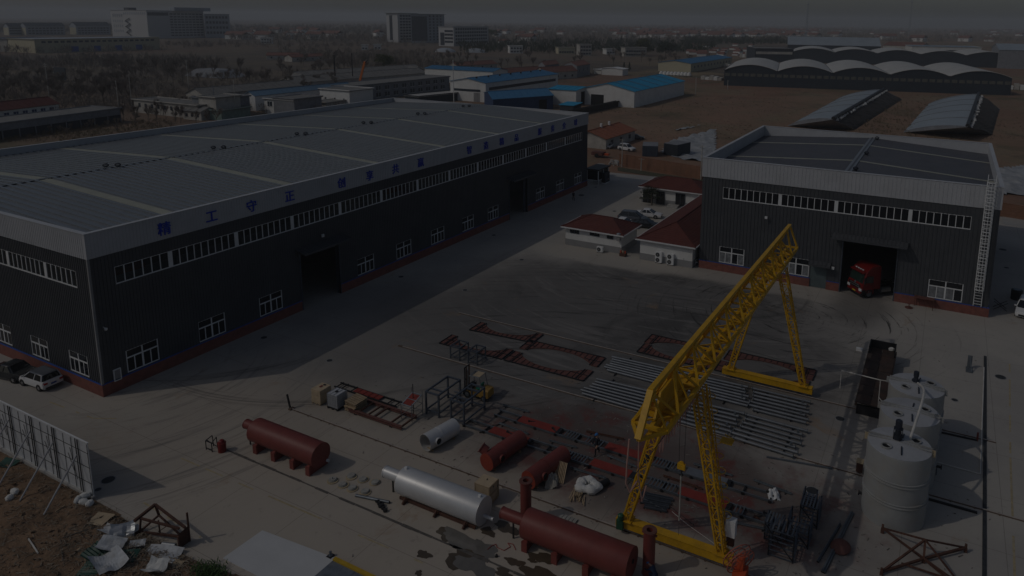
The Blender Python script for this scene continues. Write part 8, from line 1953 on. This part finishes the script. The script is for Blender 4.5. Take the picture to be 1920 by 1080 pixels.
b = bld('orange_roof_house', 'low house with an orange tiled roof on the bare ground beyond the yard', 'house', (1136, 280), (1190, 262), None, h=2.7, depth=10, roof='across', rh=1.7, wall='shed_wall', rm='roof_or', ov=.5); wins(b, 0, 3, .9, 2.0, 1.2)
P, h = BP[b.name]
for f in (.35, .62): q = P[3].lerp(P[2], f)*.5 + P[0].lerp(P[1], f)*.5; MB().bar((q.x+.6, q.y, h+1.4), (q.x+.6, q.y, h+2.9), .5).build('chimney', M['white'], b)
r_ = random.Random(9)
p = G(1112, 268); t_ = thing('junk_heap', 'scattered pale junk beside the orange-roofed house', 'junk heap', (p.x, p.y, 0)); mb = MB()
for i in range(50): c = p + Vector((r_.uniform(-6, 6), r_.uniform(-5, 5), .3)); s = r_.uniform(.2, .8); mb.obox(c, (s, s*.3, 0), (-s*.2, s*.6, 0), (0, 0, r_.uniform(.1, .5)))
mb.build('junk', M['shed_wall'], t_)['kind'] = 'stuff'
p = G(1122, 294); t_ = thing('red_machine', 'red farm machine parked on the sunny ground beyond the long hall', 'farm machine', (p.x, p.y, 0)); MB().box(p.x-1, p.x+1, p.y-1.5, p.y+1.5, .5, 1.3).build('body', M['primerd'], t_); MB().box(p.x-.3, p.x+.5, p.y-2.8, p.y-1.5, .6, 1.0).build('drawbar', M['redor'], t_)
for s in (-1, 1): MB().lathe((p.x+s*1.05, p.y, .5), (1, 0, 0), [(-.1, .5), (.1, .5)], 14).build('wheel', M['rubber'], t_)
# concrete ventilator thing and wall by the bright blue shed
p = G(1183, 190); t_ = thing('cement_mixer', 'pale machine drum standing at the corner of the bright blue shed', 'machine', (p.x-4, p.y-2, 0)); MB().lathe((p.x-4, p.y-2, 2.2), (.2, -1, .3), [(-1.4, .6), (-.6, 1.3), (.5, 1.3), (1.6, .7)], 14).build('drum', M['tank'], t_)
for s in (-1, 1): MB().bar((p.x-4, p.y-2+s, 0), (p.x-4, p.y-2+s*.8, 2), .3).build('leg', M['greywall'], t_)
b = bld('dark_wall', 'long dark boundary wall below the bright blue shed', 'wall', (1060, 222), (1190, 193), None, h=2.0, depth=.5, wall='earthwall', rm='earthwall')
# far office blocks
b = bld('white_complex', 'big pale office block with a blank lit end wall and black zigzag stair, far left', 'office block', (212, 70), (279, 70), None, c=(385, 71), h=39, wall='tower', rm='towerg', ov=.5, snap=True)
wins(b, 0, 5, 31, 34, 3.2, 'towerg', .04, .34); wins(b, 0, 12, 33, 36.5, 2.6, 'towerg', .35, .98)
for k in range(4): wins(b, 0, 5, 8+k*7, 11.5+k*7, 2.6, 'towerg', .04, .34)
wins(b, 1, 7, 32, 36.5, 5, 'winfar', .02, .36)
for k in range(9): wins(b, 1, 9, 3+k*3.8, 5+k*3.8, 4.5, 'winfar', .38, .98)
P, h = BP[b.name]; d = (P[1]-P[0]); nn = Vector((d.y, -d.x, 0)).normalized(); nn = nn if nn.dot(P[0]) < 0 else -nn
mb = MB(); z = 4.0; q = P[0] + d*.42 + nn*1.2
for k in range(6): mb.bar(q + d*(.0 if k % 2 else .12) + UP*z, q + d*(.12 if k % 2 else .0) + UP*(z+4), 1.0, .8); z += 4
mb.build('fire_stair', M['winfar'], b)
for k in range(5): c = P[1].lerp(P[2], .42+k*.13) - nn*8; MB().box(c.x-6, c.x+6, c.y-5, c.y+5, h, h+5).build('roof_house', M['towerg'], b)
MB().box(P[0].x+15, P[0].x+26, P[0].y-20, P[0].y-8, h, h+4).build('roof_house', M['winfar'], b)
b = bld('white_complex_wing', 'lower far wing of the big pale office block', 'office block', (386, 71), (432, 71), None, h=35, depth=40, wall='towerg', rm='towerg', ov=.5)
for k in range(4): wins(b, 0, 7, 6+k*7.5, 9.5+k*7.5, 3, 'winfar')
b = bld('office_tower', 'twin-slab office tower with a projecting flat cornice', 'office block', (726, 79), (747, 80), None, c=(782, 80), h=39, wall='tower', rm='towerg', ov=2, snap=True)
wins(b, 0, 1, 3, 36, 5, 'winfar', .3, .5)
for k in range(9): wins(b, 1, 4, 3+k*3.9, 5.4+k*3.9, 4.5, 'winfar', .1, .7)
b = bld('office_tower_wing', 'dark-fronted wing behind the twin-slab office tower', 'office block', (772, 81), (800, 81), None, c=(834, 79), h=38, wall='towerg', rm='towerg', ov=2); wins(b, 0, 1, 3, 35, 20, 'winfar', .15, .95)
for k in range(9): wins(b, 1, 4, 3+k*3.9, 5.4+k*3.9, 4.5, 'winfar', .1, .9)
b = bld('low_office', 'lower office block in front of the twin-slab tower', 'office block', (823, 86), (851, 87), None, c=(916, 83), h=23, wall='tower', rm='towerg', ov=.6, snap=True)
for k in range(5): wins(b, 1, 14, 3+k*4, 5.5+k*4, 3.5, 'winfar')
for k in range(4): wins(b, 0, 3, 4+k*4.2, 6.5+k*4.2, 4, 'winfar', .4, .96)
wins(b, 0, 1, 1, 16, 6, 'winfar', .1, .4)
b = bld('cream_warehouse', 'long cream warehouse with blue doors at the far left', 'warehouse', (17, 97), (67, 98), (17, 72), c=(300, 90), roof='flat', wall='stucco', rm='towerg', ov=.8, snap=True); wins(b, 1, 20, 8.3, 10, 3.2, 'winfar'); wins(b, 1, 4, .3, 5, 6, 'blue', .2, .9, name='door')
b = bld('cream_warehouse_end', 'low brownish annex left of the cream warehouse', 'warehouse', (-40, 96), (16, 97), None, h=11, depth=60, wall='shed_wall', rm='bluewall', ov=.8)
for i, (a, bb, c, lab) in enumerate((((8, 66), (18, 66), (60, 65), 'grey apartment row with a pink end wall, leftmost of three'), ((39, 66), (50, 66), (123, 65), 'long grey apartment row with a pink end wall, middle of three'), ((132, 65), (144, 65), (208, 64), 'grey apartment row with a pointed pink end wall, rightmost of three'))):
    b = bld('apartment_row', lab, 'apartment block', a, bb, None, c=c, snap=True, h=13+i, roof='along', rh=5, wall='towerg', rm='winfar', ov=.5); band(b, 0, 0.5, 11.5, 'stucco', .02, .98, 'end_wall', off=.12)
    for k in range(3): wins(b, 1, 10, 2+k*3.8, 4+k*3.8, 3.5, 'winfar')
# village of small far houses, pale walls and brown roofs
r_ = random.Random(31); hm = []
for k in range(5):
    w_, d_, h_ = 14+k, 9, 4.5; mb = MB(); mb.box(-w_/2, w_/2, -d_/2, d_/2, 0, h_); mb.extr([(-d_/2, h_), (d_/2, h_), (0, h_+.1)], (-w_/2, 0, 0), (0, 1, 0), (0, 0, 1), (w_, 0, 0)); wl = mb.mesh('wall', M['whitep'])
    rb = MB(); slab(rb, [(-w_/2-.5, -d_/2-.6, h_), (w_/2+.5, -d_/2-.6, h_), (w_/2+.5, 0, h_+3), (-w_/2-.5, 0, h_+3)], .3); slab(rb, [(-w_/2-.5, 0, h_+3), (w_/2+.5, 0, h_+3), (w_/2+.5, d_/2+.6, h_), (-w_/2-.5, d_/2+.6, h_)], .3); hm.append((wl, rb.mesh('roof', M['roof_br'])))
def village(n, xr, yr, lab, grp, sr=(.8, 1.6)):
    for i in range(n):
        px, py = r_.uniform(*xr), r_.uniform(*yr); p = G(px, py); wl, rf = hm[i % 5]; hp = ['low', 'small', 'middling', 'long', 'longest'][i % 5]; f = (px-xr[0])/(xr[1]-xr[0]); fy = (py-yr[0])/(yr[1]-yr[0]); t_ = thing('village_house', f"{hp} {lab}, {'left end' if f < .2 else 'left half' if f < .5 else 'right half' if f < .8 else 'right end'}, {'back' if fy < .33 else 'middle' if fy < .66 else 'front'} row", 'house', (p.x, p.y, 0), grp, R_(r_.choice((90, 90, 60, 110))))
        s_ = r_.uniform(*sr); t_.scale = (s_, s_, s_)
        for nm, me in (('wall', wl), ('roof', rf)): o = bpy.data.objects.new(nm, me); COL.objects.link(o); o.parent = t_
village(150, (1150, 1535), (55, 71), 'pale far village house', 'far village houses')
village(26, (1290, 1420), (84, 106), 'pale building before the far village', 'small buildings before the village', (.35, .6))
village(22, (440, 720), (58, 74), 'pale house among upper-left far trees', 'tiny houses at upper left')
village(22, (1560, 1915), (55, 78), 'pale house among upper-right far trees', 'tiny houses at upper right')
village(14, (880, 1150), (60, 84), 'pale house among upper-middle far trees', 'tiny houses at upper middle')

# ---------------------------------------------------------------- poles, chimneys, jib
def pole(px, py, top, lab, r=.16, m='shed_wall', arm=0, cat='utility pole', nm='utility_pole'):
    p = G(px, py); h = ZO((px, py), (px, top)); t_ = thing(nm, lab, cat, (p.x, p.y, 0)); MB().tube(p, p + UP*h, r, 8, r*.7).build('pole' if 'pole' in nm else 'shaft', M[m], t_)
    for k in range(arm): MB().bar(p + Vector((-.0, -1.1, h-.5-k*.9)), p + Vector((0, 1.1, h-.5-k*.9)), .14).build('cross_arm', M[m], t_)
    if not arm: MB().tube(p + UP*h*.98, p + UP*(h*.98+.4), r*1.1, 8).build('cap', M[m], t_)
pole(629, 160, 104, 'tall black chimney stack behind the blank white block', .45, 'black', 0, 'chimney', 'chimney_stack')
pole(662, 158, 100, 'slender black chimney stack right of the thicker one', .28, 'black', 0, 'chimney', 'chimney_stack')
pole(851, 192, 113, 'pale slender flue mast beside the steel shed', .18, 'whitep', 0, 'mast', 'flue_mast')
pole(92, 182, 118, 'pale concrete utility pole among the bare trees at left', .2, 'shed_wall', 2)
pole(404, 218, 161, 'dark utility pole with cross-arms before the grey block', .2, 'greywall', 2); pole(443, 220, 150, 'thin grey pole right of the cross-armed pole', .14, 'shed_wall')
pole(248, 205, 140, 'thin pale pole among saplings behind the far parapet', .13, 'shed_wall'); pole(223, 208, 152, 'thin pale pole left of its neighbour behind the far parapet', .12, 'shed_wall'); pole(354, 170, 112, 'thin pale pole behind the gabled barn', .16, 'shed_wall', 1)
pole(1008, 203, 177, 'thin pole before the dark blue shed', .14, 'shed_wall'); pole(1304, 178, 145, 'thin pale pole at the edge of the bare field', .14, 'shed_wall'); pole(1364, 168, 152, 'thin pale pole at the left corner of the wide arched hall', .16, 'shed_wall')
for px, py, top, lab in ((1511, 72, 4, 'lattice mast rising above the far village'), (1704, 70, 0, 'faint lattice mast above the far trees at right')):
    p = G(px, py); h = ZO((px, py), (px, top)); t_ = thing('lattice_mast', lab, 'mast', (p.x, p.y, 0))
    mb = MB()
    for s in (-1, 1):
        for q in (-1, 1): mb.bar(p + Vector((s*2.2, q*2.2, 0)), p + Vector((s*.5, q*.5, h)), .45)
    mb.build('leg', M['towerg'], t_); mb = MB()
    for k in range(14): f0, f1 = k/14, (k+1)/14; w0, w1 = 2.2-1.7*f0, 2.2-1.7*f1; mb.bar(p + Vector((0, -w0, h*f0)), p + Vector((0, w1, h*f1)), .3); mb.bar(p + Vector((0, w0, h*f0)), p + Vector((0, -w1, h*f1)), .3)
    mb.build('lacing', M['towerg'], t_); MB().box(p.x-2, p.x+2, p.y-2.5, p.y+2.5, h*.93, h*.95).build('platform', M['towerg'], t_)
p = G(674, 162); h = 11; t_ = thing('crane_jib', 'orange telescopic crane jib sticking up behind the factory roof', 'mobile crane', (p.x, p.y, 0)); MB().bar(p + Vector((0, 0, 1.5)), p + Vector((1, -3.2, h+1)), .8, .9).build('jib', M['orange'], t_); MB().bar(p + Vector((.9, -2.8, h)), p + Vector((1.2, -4.8, h+1.6)), .4).build('jib_head', M['black'], t_); MB().box(p.x-2, p.x+2, p.y-3, p.y+4, .5, 2.2).build('carrier', M['orange'], t_)
p = G(112, 153); t_ = thing('sign_board', 'dark hoarding board with a raking white back brace among the bare trees at left', 'hoarding', (p.x, p.y, 0)); MB().box(p.x-.2, p.x+.2, p.y-6, p.y+4, .8, 7).build('board', M['navy'], t_); MB().bar((p.x, p.y+4, 7), (p.x+1, p.y+7, 0), .5).build('brace', M['whitep'], t_)
p = G(405, 143); t_ = thing('pond_liner', 'pale trapezoid mound of film among the bare trees behind the barn', 'covered mound', (p.x, p.y, 0)); mb = MB(); q = [(-16, -10), (16, -10), (16, 10), (-16, 10)]; mb.add([(p.x+y*.8, p.y+x, 0) for x, y in q] + [(p.x+y*.5, p.y+x*.6, 4) for x, y in q], [(0, 1, 5, 4), (1, 2, 6, 5), (2, 3, 7, 6), (3, 0, 4, 7), (4, 5, 6, 7)]); mb.build('cover', M['greywall'], t_)
for px, py, lab in ((835, 97, 'left one of two white domed greenhouse humps on the brown field'), (892, 98, 'right one of two white domed greenhouse humps on the brown field')):
    p = G(px, py); mb = MB(); mb.lathe((p.x, p.y, -.5), (0, 0, 1), [(0, 9), (2.5, 7.5), (4, 4), (4.4, .2)], 14); mb.v = [(x, p.y+(y-p.y)*1.3, z) for x, y, z in mb.v]; tag(mb.build('white_hump', M['towerg'], loc=(p.x, p.y, 0), smooth=True), lab, 'film dome')

# ---------------------------------------------------------------- bare winter trees
def bare_tree(seed, h, spread, nt):
    r_ = random.Random(seed); tr_ = MB(); tw = MB(); tips = []
    def grow(p, d, L, r, dep):
        q = p + d*L; tr_.tube(p, q, r, 5 if dep < 2 else 3, r*.65, caps=False)
        if dep >= 1: tips.append((p, q, d))
        if dep >= 3: return
        for k in range(r_.choice((2, 3)) if dep else 4):
            a = Vector((r_.gauss(0, 1), r_.gauss(0, 1), r_.gauss(.3, .6))).normalized(); nd = (d*.9 + a*spread).normalized(); nd.z = max(nd.z, .12); grow(q - d*L*r_.uniform(0, .25), nd.normalized(), L*r_.uniform(.6, .8), r*.6, dep+1)
    grow(Vector((0, 0, 0)), Vector((r_.uniform(-.06, .06), r_.uniform(-.06, .06), 1)).normalized(), h*.28, h*.010+.03, 0)
    for _ in range(nt):
        p0, q, d = r_.choice(tips); s = p0.lerp(q, r_.uniform(.15, 1.0)); e = Vector((r_.gauss(0, .8), r_.gauss(0, .8), r_.gauss(.5, .6))).normalized(); e = (d*.8+e*.7).normalized()*h*r_.uniform(.06, .17); w_ = e.cross(Vector((r_.gauss(0, 1), r_.gauss(0, 1), r_.gauss(0, 1)))).normalized()*h*.0026
        tw.add([s-w_, s+w_, s+e], [(0, 1, 2)])
    return tr_.mesh('trunk', M['bark']), tw.mesh('crown', M['twig'])
TREES = [bare_tree(40+i, 10, (.55, .8, .45, .7, .35)[i], 900) for i in range(5)]
TL = ['bare upright winter tree in the tree belts beyond the long hall', 'bare spreading winter tree in the tree belts beyond the long hall', 'bare slender winter tree in the tree belts beyond the long hall', 'bare broad winter tree in the tree belts beyond the long hall', 'bare poplar-like winter tree in the tree belts beyond the long hall']
r_ = random.Random(12)
def put_tree(px, py, k=None, s=1.0, grp='bare trees beyond the long hall', lab=None):
    p = G(px, py); k = r_.randrange(5) if k is None else k
    zone = next(z for lim, z in ((60, 'above the red-roofed house at the left edge'), (130, 'around the dark hoarding at left'), (230, 'between the hoarding and the row house'), (330, 'behind the low row house'), (420, 'around the gabled barn'), (520, 'right of the covered mound'), (640, 'left of the black chimneys'), (800, 'behind the factory block'), (960, 'behind the steel shed'), (1150, 'behind the tall brown-roofed houses'), (3000, 'left of the cream block')) if px < lim)
    row = 'front row' if py > 185 else 'second row' if py > 165 else 'third row' if py > 145 else 'fourth row' if py > 122 else 'farthest row'
    t_ = thing('bare_tree', f"{('upright', 'spreading', 'slender', 'broad', 'poplar-like')[k]} bare tree, {row}, {zone}", 'tree', (p.x, p.y, -.05), grp, r_.uniform(0, 6.28)); s *= r_.uniform(.75, 1.25); t_.scale = (s, s, s*r_.uniform(.9, 1.2))
    for nm, me in zip(('trunk', 'crown'), TREES[k]): o = bpy.data.objects.new(nm, me); COL.objects.link(o); o.parent = t_
for _ in range(70): put_tree(r_.uniform(-10, 250), r_.uniform(150, 200), None, .95)
for _ in range(64): put_tree(r_.uniform(200, 640), r_.uniform(128, 172), None, 1.0)
for _ in range(44): put_tree(r_.uniform(560, 1000), r_.uniform(112, 138), None, 1.0)
for _ in range(28): put_tree(r_.uniform(230, 420), r_.uniform(205, 238), None, .62)
for _ in range(12): put_tree(r_.uniform(60, 225), r_.uniform(240, 262), 4, .4)
for _ in range(34): put_tree(r_.uniform(950, 1330), r_.uniform(96, 128), None, 1.1, 'bare trees in the upper middle', 'bare winter tree behind the brown-roofed houses')
# leafing willows and dark conifers
def round_tree(px, py, rr_, h, lab, m, seed):
    p = G(px, py); r2 = random.Random(seed); t_ = thing('green_tree', lab, 'tree', (p.x, p.y, 0)); MB().tube(p, p + UP*h*.6, .35, 7, .15).build('trunk', M['bark'], t_); mb = MB()
    for k in range(16):
        a = r2.uniform(0, 6.28); q = r2.random()**.5*rr_*.7; leaf_cloud(mb, (p.x+math.cos(a)*q, p.y+math.sin(a)*q, h*r2.uniform(.35, .85)), rr_*.42, rr_*.42, h*.16, 130, rr_*.07, r2)
    mb.build('crown', M[m], t_)
round_tree(720, 132, 8, 11, 'yellow-green leafing willow before the brown field', 'leafg', 1); round_tree(1206, 104, 10, 17, 'round yellow-green tree behind the pale flat-topped block', 'leafg', 2); round_tree(1248, 106, 10, 14, 'darker green tree right of the round yellow-green one', 'leafd', 3); round_tree(921, 72, 12, 16, 'yellow-green tree at the end of the lower office block', 'leafg', 5)
for px, py in ((1170, 134), (1180, 134)):
    p = G(px, py); t_ = thing('conifer', 'dark conifer by the white sheeted stack, %s one of two' % ('left' if px < 1175 else 'right'), 'tree', (p.x, p.y, 0)); MB().tube(p, p + UP*5, .15, 6, .05).build('trunk', M['bark'], t_); mb = MB(); r2 = random.Random(px)
    for k in range(7): leaf_cloud(mb, (p.x, p.y, 1+k*.75), 1.5-.19*k, 1.5-.19*k, .5, 60, .25, r2)
    mb.build('crown', M['leafd'], t_)
# far woods that read as one dark mass, joined
import numpy as np
def woods(name, n, pxr, pyr, hr, m, seed, T=16, clump=None, fw=.05):
    rg = np.random.default_rng(seed)
    px = rg.uniform(*pxr, n); py = rg.uniform(0, 1, n)**1.0*(pyr[1]-pyr[0])+pyr[0]
    vs = np.zeros((n*T*3, 3)); c = 0
    for i in range(n):
        p = G(px[i], py[i]); h = rg.uniform(*hr)
        if clump and mnoise.noise(Vector((p.x*.006, p.y*.006, seed))) < clump: continue
        b = rg.normal(0, 1, (T, 3))*np.array([h*.17, h*.17, 0]); b[:, 2] = rg.uniform(.05, .6, T)*h
        e = b + rg.normal(0, 1, (T, 3))*np.array([h*.09, h*.09, h*.10]) + np.array([0, 0, h*.32]); w_ = rg.normal(0, 1, (T, 3))*h*fw
        q = np.stack([b-w_, b+w_, e], 1).reshape(-1, 3) + np.array([p.x, p.y, 0]); vs[c:c+T*3] = q; c += T*3
    vs = vs[:c]; me = bpy.data.meshes.new(name); me.vertices.add(c); me.vertices.foreach_set('co', vs.ravel()); k = c//3; me.loops.add(c); me.loops.foreach_set('vertex_index', np.arange(c)); me.polygons.add(k); me.polygons.foreach_set('loop_start', np.arange(k)*3); me.update(calc_edges=True); me.materials.append(M[m])
    o = bpy.data.objects.new(name, me); COL.objects.link(o); o['kind'] = 'stuff'; return o
woods('woods', 3600, (-120, 2040), (49, 62), (8, 15), 'twig', 1, 16, None, .045); woods('woods', 2600, (430, 2040), (58, 80), (7, 13), 'twig', 2, 26, -.05, .03); woods('woods', 1500, (-60, 820), (84, 132), (4, 9), 'twig', 3, 44, -.02, .016)
woods('woods', 700, (860, 1340), (78, 100), (6, 11), 'leafd', 4, 24, .0, .03); woods('undergrowth', 1700, (-40, 640), (132, 215), (1.5, 4.5), 'twig', 5, 40, None, .014); woods('undergrowth', 1100, (0, 330), (225, 268), (.5, 1.6), 'drygrass', 6, 24, None, .02)
woods('dry_grass', 1400, (1110, 1500), (165, 262), (.2, .6), 'drygrass', 7, 16, .0, .03); woods('undergrowth', 420, (1560, 1760), (190, 260), (.4, 1.3), 'drygrass', 8)
woods('woods', 500, (1280, 1500), (72, 84), (6, 10), 'leafd', 9)

mb = MB(); r_ = random.Random(61)
for i in range(2400):
    if i % 2: p = G(r_.uniform(1110, 1520), r_.uniform(165, 262))
    else: p = G(r_.uniform(1570, 1920), r_.uniform(176, 262))
    if mnoise.noise(Vector((p.x*.03, p.y*.03, 4))) < -.05: continue
    s_ = r_.uniform(.12, .45); vs = [Vector((r_.uniform(-1, 1), r_.uniform(-1, 1), r_.uniform(-.4, .9))).normalized()*s_ for _ in range(4)]; mb.add([Vector((p.x, p.y, -.03)) + v for v in vs], [(0, 1, 2), (0, 3, 1), (1, 3, 2), (2, 3, 0)])
o = mb.build('field_rubble', mat('field_clods', (.24, .165, .115), .95, var=.6, scale=.5)); o['kind'] = 'stuff'
woods('dry_grass', 900, (1560, 1920), (178, 262), (.25, .8), 'drygrass', 11, 20, -.05, .03)
# ---------------------------------------------------------------- hazy air
hz = bpy.data.materials.new('hazy_air'); hz.use_nodes = True; n = hz.node_tree.nodes; n.clear()
out = n.new('ShaderNodeOutputMaterial'); pv = n.new('ShaderNodeVolumePrincipled')
pv.inputs['Color'].default_value = (0.92, 0.94, 0.97, 1); pv.inputs['Density'].default_value = 0.00027; pv.inputs['Anisotropy'].default_value = 0.0
hz.node_tree.links.new(pv.outputs[0], out.inputs['Volume'])
o = MB().box(-RG-60, RG+60, -RG-60, RG+60, -1.06, 75).build('haze', hz); o['kind'] = 'stuff'
